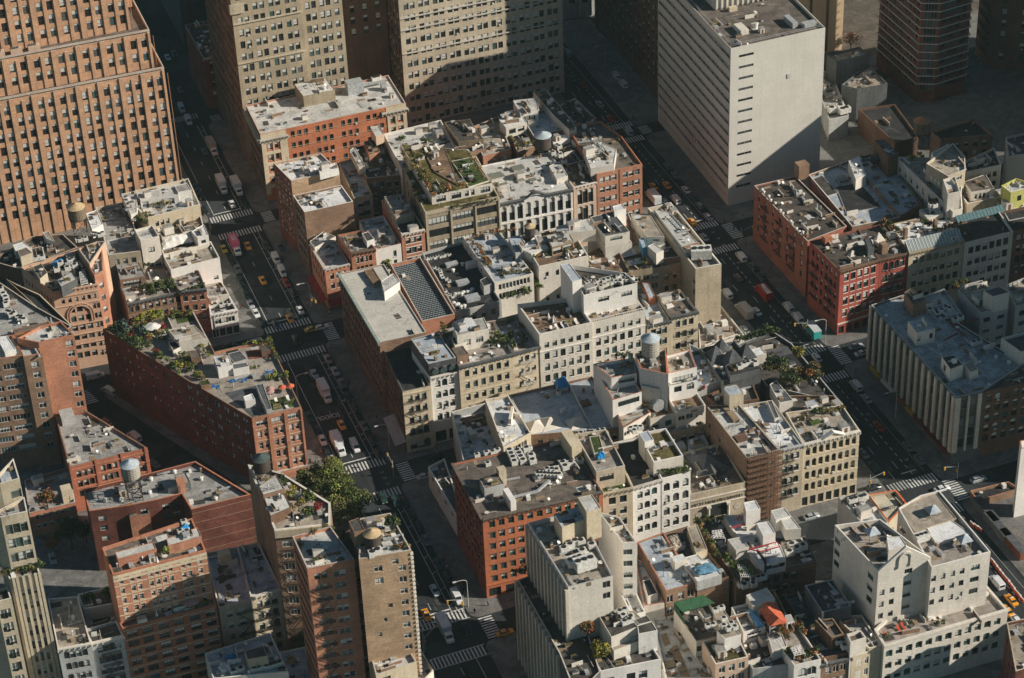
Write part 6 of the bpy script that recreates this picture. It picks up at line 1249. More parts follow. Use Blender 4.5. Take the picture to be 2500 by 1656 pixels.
def car_proto(kind, col):
    """front looks along +y"""
    if (kind, col) in VP: return VP[(kind, col)]
    m = CARP[col]; root = empty({'car': 'parked_car', 'suv': 'parked_car', 'taxi': 'taxi', 'van': 'van', 'truck': 'box_truck'}[kind],(0,0,-500)); glass = GL[0]
    if kind in ('car', 'taxi', 'suv'):
        hi = .25 if kind == 'suv' else .08 if kind == 'taxi' else 0; L_ = 2.5; hw = .95
        k = MB(); loft(k, [(-L_, .82,.35,.80+hi),(-L_+.25, hw, .3,.95+hi),(-1.3, hw, .28,.98+hi),(1.0, hw, .28,.98+hi),(1.6, hw, .28,.92+hi*.7),(L_-.2,.9,.3,.74+hi*.6),(L_, .78,.38,.62+hi*.5)], m); child(k, 'body', root)
        k = MB(); back = -2.15 if kind == 'suv' else -1.6
        loft(k, [(back-.1,.78,.9+hi, 1.0+hi),(back+.35,.74,.9+hi, 1.36+hi),(-.2,.74,.9+hi, 1.42+hi),(.35,.72,.9+hi, 1.38+hi),(1.15,.80,.9+hi, 1.0+hi)], glass); child(k, 'window', root)
        k = MB(); loft(k, [(back+.42,.66,1.36+hi, 1.44+hi),(-.2,.68,1.40+hi, 1.48+hi),(.30,.64,1.36+hi, 1.44+hi)], m); child(k, 'roof', root)
        wheels(root, hw-.02,(-1.5,1.5))
        for s in (-1,1): k = MB(); k.box(s*.62-.18, L_-.12,.58, s*.62+.18, L_+.02,.74, LAMP); child(k, 'headlight', root)
        if kind == 'taxi': k = MB(); k.box(-.45,-.35,1.5+hi, .45,-.1,1.72+hi, LAMP); child(k, 'roof_sign', root)
    elif kind == 'van':
        k = MB(); hw = 1.0; loft(k, [(-2.9, hw-.06,.4,2.1),(-2.7, hw, .35,2.3),(.9, hw, .35,2.3),(1.5, hw-.05,.35,2.15),(2.2, hw-.05,.35,1.35),(2.9, hw-.1,.35,1.05),(3.0, hw-.2,.4,.9)], m); child(k, 'body', root)
        k = MB(); k.poly([(-.78,1.56,2.13),(.78,1.56,2.13),(.84,2.22,1.42),(-.84,2.22,1.42)][::-1], glass); k.box(-hw-.012,.75,1.35, hw+.012,1.45,1.95, glass); k.box(-.75,-2.93,1.3,.75,-2.87,1.95, glass); child(k, 'window', root)
        wheels(root, hw-.02,(-1.9,1.95),.38)
        for s in (-1,1): k = MB(); k.box(s*.66-.18,2.8,.75, s*.66+.18,3.02,.95, LAMP); child(k, 'headlight', root)
    else:
        cab = CARP['white'] if col not in ('red',) else CARP['red']; bxm = m
        k = MB(); loft(k, [(2.0,1.0,.6,2.3),(2.9,1.0,.5,2.35),(3.3,1.0,.5,2.2),(3.75,1.0,.5,1.45),(4.5,.95,.5,1.3),(4.6,.85,.5,1.1)], cab); child(k, 'cab', root)
        k = MB(); k.poly([(-.8,3.36,2.17),(.8,3.36,2.17),(.86,3.78,1.5),(-.86,3.78,1.5)][::-1], glass); k.box(-1.013,2.5,1.4,1.013,3.2,2.0, glass); child(k, 'window', root)
        k = MB(); k.box(-1.22,-4.2,.95,1.22,1.85,3.6, bxm); k.box(-1.24,-4.22,3.5,1.24,1.87,3.64, cab if col not in ('tanbox', 'pink', 'red') else bxm); child(k, 'cargo_box', root)
        k = MB(); k.box(-.5,-4.0,.55,.5,2.1,.95, TYRE); child(k, 'chassis', root); wheels(root, 1.1,(-2.8,3.3),.46)
        for s in (-1,1): k = MB(); k.box(s*.68-.16,4.45,.8, s*.68+.16,4.63,1.0, LAMP); child(k, 'headlight', root)
    VP[(kind, col)] = root; return root
N_, S_, E_, Wd = 0, math.pi, -math.pi/2+.033, math.pi/2+.033
VEH = [ # rc, x, y, kind, colour, heading, label, group
(0,1385,470, 'car', 'lightblue', S_, 'pale blue car on the shaded avenue beside the brick skyscraper'),(0,1440,440, 'car', 'blue', S_, 'dark blue car beside the pale blue car at the top of the long avenue'),(0,1490,740, 'car', 'blue', S_, 'dim blue car parked beyond the far crosswalk, upper left avenue'),
(0,1500,895, 'van', 'lightblue', S_, 'farther of two pale vans queuing at the far crossing'),(0,1555,995, 'van', 'pale', S_, 'nearer of two pale vans queuing at the far crossing'),(0,1750,1215, 'truck', 'tanbox', S_, 'box truck with grey brown roof just past the far crossing'),(0,1690,1245, 'car', 'blue', S_, 'dark blue car beside the truck with the grey brown roof'),
(10,1830,175, 'truck', 'pale', S_, 'left of two white box trucks driving side by side'),(10,1955,190, 'truck', 'pale', S_, 'right of two white box trucks driving side by side'),(10,1915,330, 'car', 'white', S_, 'white car waiting at the stop line ahead of the two box trucks'),(10,1690,385, 'suv', 'black', S_, 'black car at the kerb by the roof garden house'),(10,2000,310, 'suv', 'black', S_, 'black car right of the white car at the stop line'),
(10,1848,700, 'taxi', 'yellow', S_, 'dull yellow taxi in shade left of the pink truck'),(10,1942,680, 'truck', 'pink', S_, 'pink box truck with white lettering on its roof'),(10,2045,675, 'taxi', 'taxi', S_, 'orange yellow taxi right of the pink truck'),(10,2170,960, 'taxi', 'taxi', S_, 'lone yellow taxi in the middle of the avenue'),(10,2278,785, 'van', 'white', S_, 'farther of two white vans parked in a line at the kerb'),(10,2330,890, 'van', 'white', S_, 'nearer of two white vans parked in a line at the kerb'),
(10,1985,970, 'suv', 'green', S_, 'very dark car parked beside the white gable wall'),(10,2030,1085, 'car', 'green', S_, 'dark green car parked behind the grey car on the left kerb'),(10,2070,1155, 'car', 'silver', S_, 'silver grey car parked on the left kerb by the avenue shop'),(10,2112,1230, 'car', 'white', S_, 'white car with dark windscreen parked ahead of the silver grey car'),(10,2155,1310, 'suv', 'black', S_, 'black car ahead of the white parked car near the crosswalk'),(10,1890,1500, 'suv', 'black', E_, 'black car on the side street beside the red wedge block'),
(11,450,1205, 'car', 'white', S_, 'white car by the kerb next to the street lamp'),(11,365,1275, 'taxi', 'taxi', S_, 'yellow taxi touching the crosswalk beside the white car'),(11,622,1345, 'car', 'white', E_, 'white car turning across the crosswalk'),(11,545,1362, 'taxi', 'yellow', E_, 'shaded yellow taxi behind the turning white car'),(11,250,1320, 'car', 'blue', S_, 'dark blue car on the crosswalk beside the taxi'),(11,415,1450, 'suv', 'black', S_, 'black car in the middle of the crossing'),(11,335,978, 'car', 'red', S_, 'red and white car parked in shade ahead of the vans'),(11,165,670, 'car', 'green', S_, 'dark green car parked under the shaded wall across from the pink truck'),(11,278,680, 'car', 'blue', S_, 'blue green car parked behind the vans'),
(21,680,255, 'car', 'beige', S_, 'beige car parked near the corner past the crossing'),(21,740,355, 'car', 'silver', S_, 'silver car parked ahead of the beige one'),(21,568,378, 'car', 'lightblue', S_, 'pale blue car driving behind the courier truck'),(21,650,530, 'truck', 'white', S_, 'white courier box truck with coloured letters on its front'),(21,845,565, 'car', 'black', S_, 'first black parked car opposite the courier truck'),(21,905,655, 'suv', 'black', S_, 'second black parked car opposite the school marking'),(21,525,735, 'suv', 'green', S_, 'dark green car parked left of the school marking'),(21,595,850, 'suv', 'black', S_, 'black car behind the white parked station wagon'),(21,635,930, 'suv', 'white', S_, 'white station wagon parked left of the big white truck'),
(21,792,800, 'taxi', 'taxi', S_, 'yellow taxi beside the school marking'),(21,762,965, 'truck', 'white', S_, 'big white truck stopped near the lower crossing'),(21,900,978, 'van', 'white', S_, 'white pickup van right of the big white truck'),(21,670,1030, 'suv', 'black', S_, 'black car parked ahead of the white station wagon'),(21,712,1092, 'car', 'lightblue', S_, 'pale blue car half hidden behind the park trees'),(21,1100,1035, 'suv', 'black', S_, 'black car parked at the corner in front of the crossing'),(21,1050,925, 'car', 'black', S_, 'small black car in shade behind the corner car'),(21,1475,1222, 'car', 'lightblue', E_, 'pale car on the side street by the low white wall'),(21,1575,1060, 'suv', 'black', E_, 'black car on the side street under the cream corner loft'),(21,1130,1405, 'suv', 'green', S_, 'dark teal car entering below the park trees'),(21,1320,1435, 'suv', 'black', S_, 'black car just below the crossing by the white wall'),
(31,1375,195, 'suv', 'black', S_, 'topmost of three dark cars parked below the crossing'),(31,1435,298, 'suv', 'black', S_, 'middle of three dark cars parked below the crossing'),(31,1490,410, 'car', 'grey', S_, 'grey car, lowest of the line parked below the crossing'),(31,1560,825, 'car', 'lightblue', S_, 'light blue car waiting behind the low crosswalk'),(31,1740,885, 'van', 'white', S_, 'white people carrier by the lamp at the lower crossing'),(31,1490,1030, 'taxi', 'taxi', S_, 'bright yellow taxi standing on the lower crosswalk'),(31,1645,1150, 'truck', 'lightblue', S_, 'pale blue box truck crossing at the bottom'),(31,1820,1150, 'suv', 'black', S_, 'large black car beside the pale blue truck'),(31,2140,1175, 'taxi', 'taxi', E_, 'yellow taxi turning right at the bottom crossing'),(31,1670,715, 'suv', 'black', S_, 'black pickup ahead of the white people carrier'),(31,1800,790, 'suv', 'black', S_, 'black car at the kerb behind the lamp'),(31,1230,90, 'suv', 'green', S_, 'dark car on the crosswalk under the park trees'),
(2,625,440, 'van', 'lightblue', N_, 'pale van at the top of the right avenue'),(2,665,645, 'car', 'grey', N_, 'grey car in deep shade beside the sand tower'),(2,760,695, 'car', 'red', N_, 'dark red car near the top of the right avenue'),(2,1025,625, 'van', 'white', N_, 'farther of two white vans on the plaza pavement'),(2,1085,695, 'van', 'white', N_, 'nearer of two white vans on the plaza pavement'),(2,895,855, 'car', 'silver', N_, 'silver car in the shaded right avenue above the crossing'),(2,985,975, 'car', 'red', N_, 'red car before the upper right crossing'),(2,1130,1085, 'van', 'lightblue', N_, 'pale van between the two upper right crosswalks'),
(12,1335,182, 'taxi', 'taxi', N_, 'left of two taxis beside the brick corner block'),(12,1447,172, 'taxi', 'taxi', N_, 'right of two taxis beside the brick corner block'),(12,1605,210, 'car', 'white', N_, 'white car parked by the white slab tower'),(12,1520,295, 'van', 'white', N_, 'white van with rear windows below the two taxis'),(12,1668,275, 'car', 'blue', N_, 'dark blue car behind the white car by the slab tower'),(12,1718,340, 'suv', 'grey', N_, 'dark grey car in shade under the slab tower'),(12,1332,275, 'truck', 'pale', N_, 'box truck partly hidden behind the tan slab roof'),(12,1432,310, 'car', 'silver', N_, 'pale car half hidden behind the tan slab parapet'),(12,1790,432, 'car', 'silver', N_, 'silver car just above the right crosswalk'),(12,1655,475, 'taxi', 'taxi', N_, 'taxi driving onto the right crosswalk'),(12,1757,602, 'car', 'silver', N_, 'silver car between the two middle right crosswalks'),(12,2060,770, 'van', 'white', N_, 'white van parked below the right crosswalk'),(12,1945,1075, 'van', 'white', N_, 'white van under the tan slab tower'),(12,2040,940, 'car', 'black', N_, 'black car in the lane behind the white van'),(12,2245,1065, 'truck', 'red', N_, 'red delivery truck with a white painted roof panel'),(12,2085,1215, 'truck', 'tanbox', N_, 'large grey white box truck parked by the low corner shop'),(12,2190,1215, 'car', 'white', N_, 'white car beside the large grey white truck'),(12,2092,1368, 'car', 'white', N_, 'white car at the kerb beside the low corner shop'),
(13,420,1185, 'van', 'pale', N_, 'white van parked in front of the red corner house'),(13,497,1270, 'van', 'white', N_, 'white van right behind the teal truck'),(13,612,1375, 'truck', 'teal', N_, 'teal box truck with white roof near the lamp'),(13,980,1503, 'car', 'silver', E_, 'silver car on the side street by the pier office'),(23,1030,205, 'car', 'white', E_, 'white car on the side street beside the pier office'),(23,655,245, 'suv', 'white', N_, 'white estate car on the right crossing'),(23,980,480, 'van', 'white', N_, 'long white van below the right crossing'),(23,1065,582, 'car', 'silver', N_, 'silver car behind the long white van'),(23,1170,810, 'car', 'red', N_, 'dark red car in the shaded right avenue'),(23,1990,1248, 'suv', 'silver', E_, 'silver car on the side street near the brick walled lot'),(23,1690,1325, 'car', 'white', E_, 'white car turning over the lower right crosswalk'),(23,1120,1320, 'suv', 'black', E_, 'black car under the traffic signals beside the cream house'),
(33,2145,765, 'van', 'white', N_, 'white van beside the stepped cream block'),(33,2262,905, 'taxi', 'taxi', N_, 'farther taxi right of the stepped cream block'),(33,2230,995, 'taxi', 'taxi', N_, 'nearer taxi half hidden by the cream terrace'),(33,2300,1065, 'car', 'white', N_, 'white car at the bottom right edge'),(33,610,215, 'car', 'silver', E_, 'silver car in the side street below the cream pediment house'),
(20,785,400, 'van', 'white', E_, 'white van in the small square behind the red wedge block'),(20,900,525, 'van', 'pale', .5, 'white van nose in beside the red wedge block'),(20,1110,900, 'van', 'white', .35, 'white van in the dark diagonal street'),(20,1275,1118, 'car', 'grey', .35, 'grey car in the dark diagonal street by the red triangle house'),(20,880,775, 'car', 'red', .35, 'red car half hidden behind the triangle roof'),(30,435,562, 'car', 'silver', S_, 'silver car in the dark yard left of the banded apartments'),
]
for v_ in VEH:
    rc, x, y, kd, col, hd, lb = v_; p = at((rc, x, y),1.6 if kd == 'truck' else .8)
    o = copy_tree(car_proto(kd, col),(p.x, p.y, .012), hd+rnd.uniform(-.02,.02),1.1 if kd == 'truck' else 1.0, lb, None)
    o['category'] = {'car': 'car', 'suv': 'car', 'taxi': 'taxi', 'van': 'van', 'truck': 'truck'}[kd]
    if col == 'pink':
        k = MB(); [k.box(-.75, yy-.28,3.645,.75, yy+.05,3.655, CARP['white']) for yy in (-2.6,-1.5,-.4)]; [k.box(xx-.08,-2.6,3.645, xx+.08,-.4,3.656, CARP['white']) for xx in (-.5,.35)]; child(k, 'roof_lettering', o)
    if col == 'red' and kd == 'truck':
        k = MB(); k.poly([(-.7,-4.0,3.66),(.9,-4.0,3.66),(.55,-1.2,3.66),(.7,1.5,3.66),(-.3,1.5,3.66),(-.55,-1.0,3.66)], CARP['white']); child(k, 'roof_panel', o)
        M = Matrix.Translation((0.05,-1.8,3.675)) @ Matrix.Rotation(math.pi/2,4, 'Z') @ Matrix.Diagonal((1,1,1,1)); t = text_obj('COLA', .9, M, CARP['red'], 'lettering'); t.parent = o
    if col == 'teal':
        k = MB(); k.box(-1.23,-4.21,3.641,1.23,1.86,3.65, CARP['pale']); child(k, 'roof_panel', o)
    if 'courier' in lb:
        M = Matrix(((-1,0,0,0),(0,0,1,1.9),(0,1,0,3.1),(0,0,0,1))); t = text_obj('FedEx', .8, M, paint('courier purple', (.10,.03,.22)), 'lettering'); t.parent = o
cs_ = ['black', 'grey', 'blue', 'silver', 'green', 'grey']
for x_, h_, ys, lb in ((137.6, S_, (547.5,553,559,571,583.5,590,634,641,654,661,668), 'dark car parked in the row along the right kerb of the long avenue'),(123.7, S_, (556,562,568,631,637,656,663,670,710,717,724), 'dark car parked in the row along the left kerb of the long avenue'),(286.5, N_, (478,485,492,506,513,552,559,566,588,595,634,641,655,662,669), 'dark car parked along the right kerb of the right avenue'),(272.6, N_, (549,556,563,590,597,480,487,500,633,640,655), 'dark car parked along the left kerb of the right avenue'),(137.6, S_, (474,480.5,487,500,507,514), 'dark car parked beside the orange block')):
    for y_ in ys:
        if any(o.get('category') and not o.get('group') and o.name[:3] in ('par', 'tax', 'van', 'box') and (o.location.xy-Vector((x_, y_))).length < 6.5 for o in bpy.data.objects): continue
        o = copy_tree(car_proto(rnd.choice(('car', 'suv')), rnd.choice(cs_)),(x_+rnd.uniform(-.15,.15), y_, .012), h_, 1, lb, lb.replace('dark car', 'cars')); o['category'] = 'car'
for o in list(VP.values()): kill(o)

pl_ = MB(); pl_.poly([(XR, 708,.156),(303.5,708,.156),(305,795,.156),(294,797,.156),(XR, 790,.156)], mat('plaza stone', (.22,.22,.21), 'roof')); tag(pl_.obj('plaza'), kind='structure')
pl_ = MB(); pl_.poly([(352,700,.156),(391,716,.156),(470,742,.156),(470,840,.156),(352,840,.156)], mat('court paving', (.12,.10,.08), 'roof')); tag(pl_.obj('plaza'), kind='structure')
# ================= rooftop and street objects
BD = {b.name: b for b in BL}
def leafy(n, rx, rz, size, ms, clumps=8, seed=0, flat=.0, zc=None):
    r = random.Random(seed); k = MB(); cs = []
    for i in range(clumps):
        u, t = r.uniform(-.5,1), r.uniform(0,2*math.pi); q = math.sqrt(max(0,1-u*u)); s = r.uniform(.35,.8); cs.append((Vector((q*math.cos(t)*rx*s, q*math.sin(t)*rx*s, u*rz*s)), r.uniform(.28,.5), r.randrange(len(ms))))
    for i in range(n):
        c, w_, mi = r.choice(cs); v = Vector((r.gauss(0,1), r.gauss(0,1), r.gauss(0,1))); v.normalize(); v = Vector((v.x*rx, v.y*rx, v.z*rz))*w_*r.uniform(.5,1.08); p = c+v+Vector((0,0, rz if zc is None else zc))
        a = Vector((r.gauss(0,1), r.gauss(0,1), r.gauss(0,.6))).normalized(); b_ = a.cross(Vector((r.gauss(0,1), r.gauss(0,1), r.gauss(0,1)))).normalized(); s = size*r.uniform(.6,1.3)
        m = ms[mi if r.random() < .7 else r.randrange(len(ms))]; k.poly([p-a*s, p+b_*s*.6, p+a*s, p-b_*s*.6], m)
    return k
LC = {'green': (.085,.11,.03), 'dark': (.03,.05,.02), 'olive': (.13,.118,.042), 'yellow': (.28,.24,.03), 'rust': (.26,.09,.03), 'red': (.22,.02,.02), 'straw': (.30,.21,.09), 'lime': (.19,.22,.05), 'spruce': (.07,.10,.085), 'pink': (.36,.13,.13)}
LM = {k: mat('leaf '+k, c, 'leaf', .7) for k, c in LC.items()}
SOIL = mat('bark', (.08,.055,.04), 'plain')
SP = {}
def shrub_proto(col, v=0):
    if (col, v) not in SP:
        root = empty('shrub', (0,0,-500)); cols = {'green': ['green', 'green', 'dark'], 'dark': ['dark', 'dark', 'green'], 'olive': ['olive', 'green'], 'yellow': ['yellow', 'lime'], 'rust': ['rust', 'straw'], 'red': ['red'], 'straw': ['straw', 'straw', 'olive'], 'lime': ['lime', 'green'], 'spruce': ['spruce'], 'pink': ['pink', 'rust']}[col]
        child(leafy(170,.95,.75,.17,[LM[c] for c in cols],6, seed=hash(col) % 97+v if False else len(SP)*7+v), 'foliage', root)
        k = MB(); k.cyl(0,0,0,.9,.06, SOIL, 5); child(k, 'stem', root); SP[(col, v)] = root
    return SP[(col, v)]
def shrubs(rc, pts, z, col, label, group, s=1.0):
    for i, q in enumerate(pts):
        p = at((rc, q[0], q[1]), z+.5*s); cc = col if isinstance(col, str) else col[i % len(col)]; ss = s*rnd.uniform(1.0,1.5)
        o = copy_tree(shrub_proto(cc, i % 3),(p.x, p.y, z), rnd.uniform(0,6),(ss, ss, ss*rnd.uniform(.9,1.3)), label, group); o['category'] = 'shrub'
def along(p, q, n, j=6): return [(p[0]+(q[0]-p[0])*i/max(1, n-1)+rnd.uniform(-j, j), p[1]+(q[1]-p[1])*i/max(1, n-1)+rnd.uniform(-j, j)) for i in range(n)]
def tree(rc, x, y, zb, h, r, cols, n, label, group=None, size=.34, clumps=16, name='tree'):
    p = at((rc, x, y), zb+h*.62); root = empty(name, (p.x, p.y, zb), rnd.uniform(0,6)); tag(root, label, 'tree', group)
    child(leafy(n, r, h*.36, size, [LM[c] for c in cols], clumps, seed=int(x+y), zc=h*.62), 'crown', root)
    k = MB(); k.bar((0,0,0),(0,0, h*.45),(.03*h, .018*h), SOIL, 7)
    for i in range(6): t = i*1.05; k.bar((0,0, h*(.3+.03*i)),(math.cos(t)*r*.6, math.sin(t)*r*.6, h*(.55+.04*i)),(.012*h, .004*h), SOIL, 5)
    child(k, 'trunk', root); return root
for i, (x, y, h, r, cs) in enumerate(((540,1240,11,5.2,['olive', 'green']),(720,1190,12,5.6,['olive', 'green', 'lime']),(640,1370,10,4.6,['olive', 'lime']),(800,1330,13,6.4,['olive', 'green', 'lime']),(930,1440,12,5.4,['olive', 'green']),(760,1480,11,5.6,['olive', 'green', 'lime']))):
    tree(21, x, y, .15, h, r, cs, 5200,('olive green street tree, leftmost of the park group by the red wedge block', 'olive tree at the top of the park group', 'yellowish tree low in the park group behind the pale parapet', 'largest tree in the middle of the park group', 'tree on the right edge of the park group by the crossing', 'bottommost tree of the park group above the flatiron terrace')[i], 'trees of the little street park')
tree(23,320,290,17,6,4.2,['olive', 'dark', 'dark'],2200, 'rusty rooftop tree nearest the zigzag roofs', 'rooftop trees by the right avenue'); tree(23,450,400,17,7,4.6,['olive', 'dark', 'olive'],2600, 'brownish olive tree in the middle of the rooftop tree group', 'rooftop trees by the right avenue'); tree(23,610,370,17,7.5,4.4,['olive', 'dark', 'rust'],2600, 'tall rusty olive rooftop tree beside the avenue', 'rooftop trees by the right avenue'); tree(23,510,190,17,4.5,2.4,['olive', 'yellow'],800, 'small yellowish rooftop tree at the terrace corner', 'rooftop trees by the right avenue')
tree(30,570,330,0,12,4.2,['dark', 'dark', 'green'],2600, 'dark tree in the shaded yard left of the tank building'); tree(30,430,420,0,7,3.0,['olive', 'rust'],900, 'rusty tree in the yard below the salmon house'); tree(30,700,330,0,8,3.0,['green', 'dark'],900, 'green tree against the tank building wall'); tree(20,380,1400,9,7,3.2,['rust', 'dark'],700, 'bare brownish tree on the roof yard above the salmon house')
tree(32,790,1130, PP['z'],5,2.6,['olive', 'rust'],900, 'rusty small tree in the upper corner of the white modern block terrace', 'terrace trees on the white modern block'); tree(32,900,1320, WM['zr'],5.5,2.8,['yellow', 'olive'],1200, 'yellow leaved small tree on the white modern block terrace', 'terrace trees on the white modern block')
tree(11,1160,840,20,6,2.0,['olive', 'lime'],700, 'green rooftop tree beside the lattice roof court'); tree(31,1210,255, TW2['zr'],4.5,1.9,['green', 'dark'],700, 'dark green tree at the corner of the tall tan roof')
tree(3,940,330,0,9,4.0,['rust', 'straw'],500, 'bare reddish tree on the plaza behind the sand tower'); tree(30,1360,500, AP['zr'],3.2,1.2,['lime', 'green'],260, 'green bushy tree on the banded brick apartments roof')
# planting
sh = shrubs
sh(1,[(750+0,1230)][0:0] + along((1340,1290),(1500,1540),10,40)+along((1400,1280),(1480,1500),8,40),32.0,['straw', 'straw', 'olive'], 'tuft of straw coloured grass in the rooftop meadow of the tan loft', 'meadow tufts on the tan loft', 1.25)
sh(11, along((1480,120),(1560,240),8,25)+along((1600,230),(1790,180),6,10),32.0,['straw', 'rust', 'olive'], 'tuft of straw coloured grass in the rooftop meadow of the tan loft', 'meadow tufts on the tan loft', 1.1)
sh(1, along((1850,1290),(1960,1480),8,8),32.2, 'straw', 'tall straw grass edging the small green lawn on the tan loft', 'lawn edge grasses', .9); sh(11, along((1385,200),(1440,330),5),27.5,['olive', 'rust'], 'climbing shrub on the side ledge of the tan loft', 'side ledge shrubs of the tan loft', .9); sh(11, along((1690,370),(2060,300),12,5),27.6,['green', 'olive'], 'trailing green plant along the cornice of the tan loft', 'cornice plants of the tan loft', .7)
sh(1,[(1270,1165),(1300,1160),(1480,1170),(1510,1180)],26,['green', 'lime'], 'green bush on the wide grey roof below the sand tower', 'bushes on the wide grey roof', 1.2)
sh(2, along((140,1115),(215,1210),5)+[(270,1195),(300,1190),(330,1180)],24.6,['lime', 'olive', 'straw'], 'yellow green shrub on the brown terrace by the big water tank', 'shrubs on the brown terrace', .9); sh(2,[(735,1085),(745,1120),(755,1150),(775,1130),(740,1160)],25, 'pink', 'pinkish red shrub on the dark deck at the avenue corner', 'pink shrubs on the dark deck', 1.0)
sh(2,[(620,860),(690,930),(740,960),(770,980),(880,1000),(900,1020)],25,['red', 'red', 'dark'], 'dark red shrub among roof clutter above the avenue crossing', 'red shrubs at the crossing roof', .8)
hz = HEDGE['z']
sh(11, along((1850,640),(1930,700),4)+along((1930,700),(2000,850),7)+along((1900,600),(2220,545),8), hz-.6,['rust', 'straw', 'rust'], 'orange brown grass along the parapet of the hedge terrace house', 'orange grasses on the hedge terrace house', .95); sh(11, along((2120,910),(2330,890),7), hz-.8,['straw', 'olive'], 'yellow grass in the front planter of the hedge terrace house', 'front planter grasses', .8)
sh(11, along((2090,1080),(2360,1010),12,8)+along((2100,1110),(2360,1050),9,8),19.0, 'green', 'dense green hedge plant under the white rear windows', 'green hedge below the white rear windows', 1.5); sh(12, along((300,960),(400,1000),6,12)+along((290,1000),(400,1020),5,10),19.5,['green', 'lime'], 'bright green bush at the end of the long hedge', 'bushes at the hedge end', 1.4); sh(12, along((440,970),(540,960),5,12),19.5,['lime', 'rust', 'olive'], 'yellow green bush beside the hedge end', 'yellow bushes by the hedge end', 1.1)
sh(12, along((360,770),(700,700),9,8), BD['pergola_terrace_house'].vols[0]['zr'],['olive', 'rust', 'green'], 'mixed shrub on the terrace with the pergola', 'shrubs on the pergola terrace', .8)
sh(12, along((1100,500),(1120,560),3)+along((1110,830),(1130,870),2)+[(1230,800),(1260,830),(640,680),(690,720)],24,['olive', 'green'], 'shrub in a wooden planter in the court behind the grey penthouse', 'court planter shrubs', .8)
zz = 25.5
sh(11, along((1930,1450),(2180,1440),8,14)+along((1900,1480),(2190,1500),8,10), zz, ['green', 'lime', 'dark'], 'leafy green shrub on the front terrace of the tan six bay loft', 'front terrace shrubs of the tan six bay loft', 1.2); sh(11, along((1620,1340),(1660,1440),5)+[(2140,1330),(2180,1320),(2290,1420),(2260,1430)], zz, ['green', 'olive', 'straw'], 'shrub at the side of the tan six bay loft terraces', 'side shrubs of the tan six bay loft', .9)
zg = GT['z']-.6
sh(22, along((1370,1140),(1440,1200),5,10)+along((1420,1200),(1620,1180),8,12)+[(1580,1110),(1600,1130)], zg, ['lime', 'green', 'green'], 'lush shrub on the planted terrace of the white arched house', 'terrace shrubs of the white arched house', 1.0); sh(22,[(1260,640),(1275,650),(1060,610),(1100,600),(1130,590)],19.5,['rust', 'lime'], 'orange or yellow shrub on the stepped white terraces', 'shrubs on the stepped white apartments', .9); sh(22, along((1480,500),(1500,540),2)+along((1530,560),(1740,510),9,10), T1['zr'],['dark', 'red', 'dark'], 'dark red shrub on the upper right terrace of the stepped apartments', 'dark terrace shrubs of the stepped apartments', .9); sh(22, along((1020,245),(1120,225),5),28, 'dark', 'small dark bush behind the stepped white apartments', 'bushes behind the stepped apartments', .8)
sh(23, along((480,770),(600,735),7,5)+along((740,700),(890,670),7,5), CP['zr'], 'straw', 'yellow ornamental grass on the roof of the cream pediment house', 'yellow grasses on the cream pediment house', .8); sh(23,[(640,700),(680,690),(700,700)], CP['zr'], 'green', 'green bush before the white pyramid skylight', 'green bushes by the pyramid skylight', 1.0)
sh(32, along((1700,270),(1900,260),8,14)+along((1740,330),(1870,540),9,12),19.5,['green', 'olive', 'straw'], 'weedy green shrub at the head of the planted court terrace', 'weeds at the planted court head', 1.1); sh(32, along((1900,560),(2050,700),8,20)+along((2060,640),(2140,700),4),19.5,['green', 'lime'], 'leafy shrub by the white frame on the planted court terrace', 'shrubs by the white frame', 1.1)
sh(33, along((340,1120),(400,1200),6,10)+along((470,1090),(560,1180),6,8),17.5,['olive', 'straw', 'rust'], 'dry shrub on the terrace right of the orange canopy', 'dry shrubs by the orange canopy', 1.0); sh(33, along((420,1340),(480,1380),4)+along((490,1390),(650,1350),9,14), RA['zr'],['green', 'dark', 'rust'], 'shrub on the terrace of the white arched house at the bottom', 'bottom terrace shrubs', 1.1); sh(33,[(1400,1095),(1430,1090),(1230,1225),(1650,1120),(1700,1105)], CK['zr'], 'green', 'low green planting on the cream block lower terrace', 'planting on the cream block terrace', .8)
sh(32,[(860,960),(890,940),(870,985),(180,690),(230,680),(290,660)], PP['z'],['dark', 'green'], 'dark shrub at the edge of the pilaster podium', 'podium edge shrubs', 1.1)
zr_ = GR['zr']
sh(10, along((1200,1040),(1420,990),9,18)+along((1220,1070),(1450,1010),9,14), zr_, ['dark', 'green', 'olive'], 'dense dark shrub in the roof garden of the brown and red row', 'roof garden shrubs of the brown and red row', 1.15); sh(10, along((1490,1060),(1680,1010),7,8), GR2['zr'], 'dark', 'clipped dark hedge plant along the red row eave', 'hedge plants on the red row', .8)
sh(10, along((880,1010),(830,1100),4,14)+[(835,1040),(845,1060)],12,['olive', 'yellow'], 'yellow tinged tree top in the slit between terracotta block and brick row', 'trees in the garden slit', 1.6); sh(10, along((860,840),(890,990),5,14),12,['rust', 'dark'], 'brown shrub high in the garden slit', 'brown shrubs in the garden slit', 1.5)
rz_ = RG['z']
sh(10, along((1110,440),(1200,500),5,8)+[(1150,470)], rz_-.6,['dark', 'green'], 'dark green shrub at the front corner of the roof garden house', 'front corner shrubs of the roof garden house', 1.0); sh(10, along((1270,340),(1390,340),4,8)+[(1370,280),(1180,330),(1200,420),(1220,440)], rz_-.6,['straw', 'lime', 'straw'], 'yellow shrub in the sunken garden of the roof garden house', 'yellow shrubs of the roof garden house', 1.1); sh(10, along((950,790),(1110,750),6,8)+[(1230,845),(1200,850)],17.5,['green', 'olive'], 'shrub in the passage below the grey flat roof', 'passage shrubs', 1.0)
wz = WB_['zr']
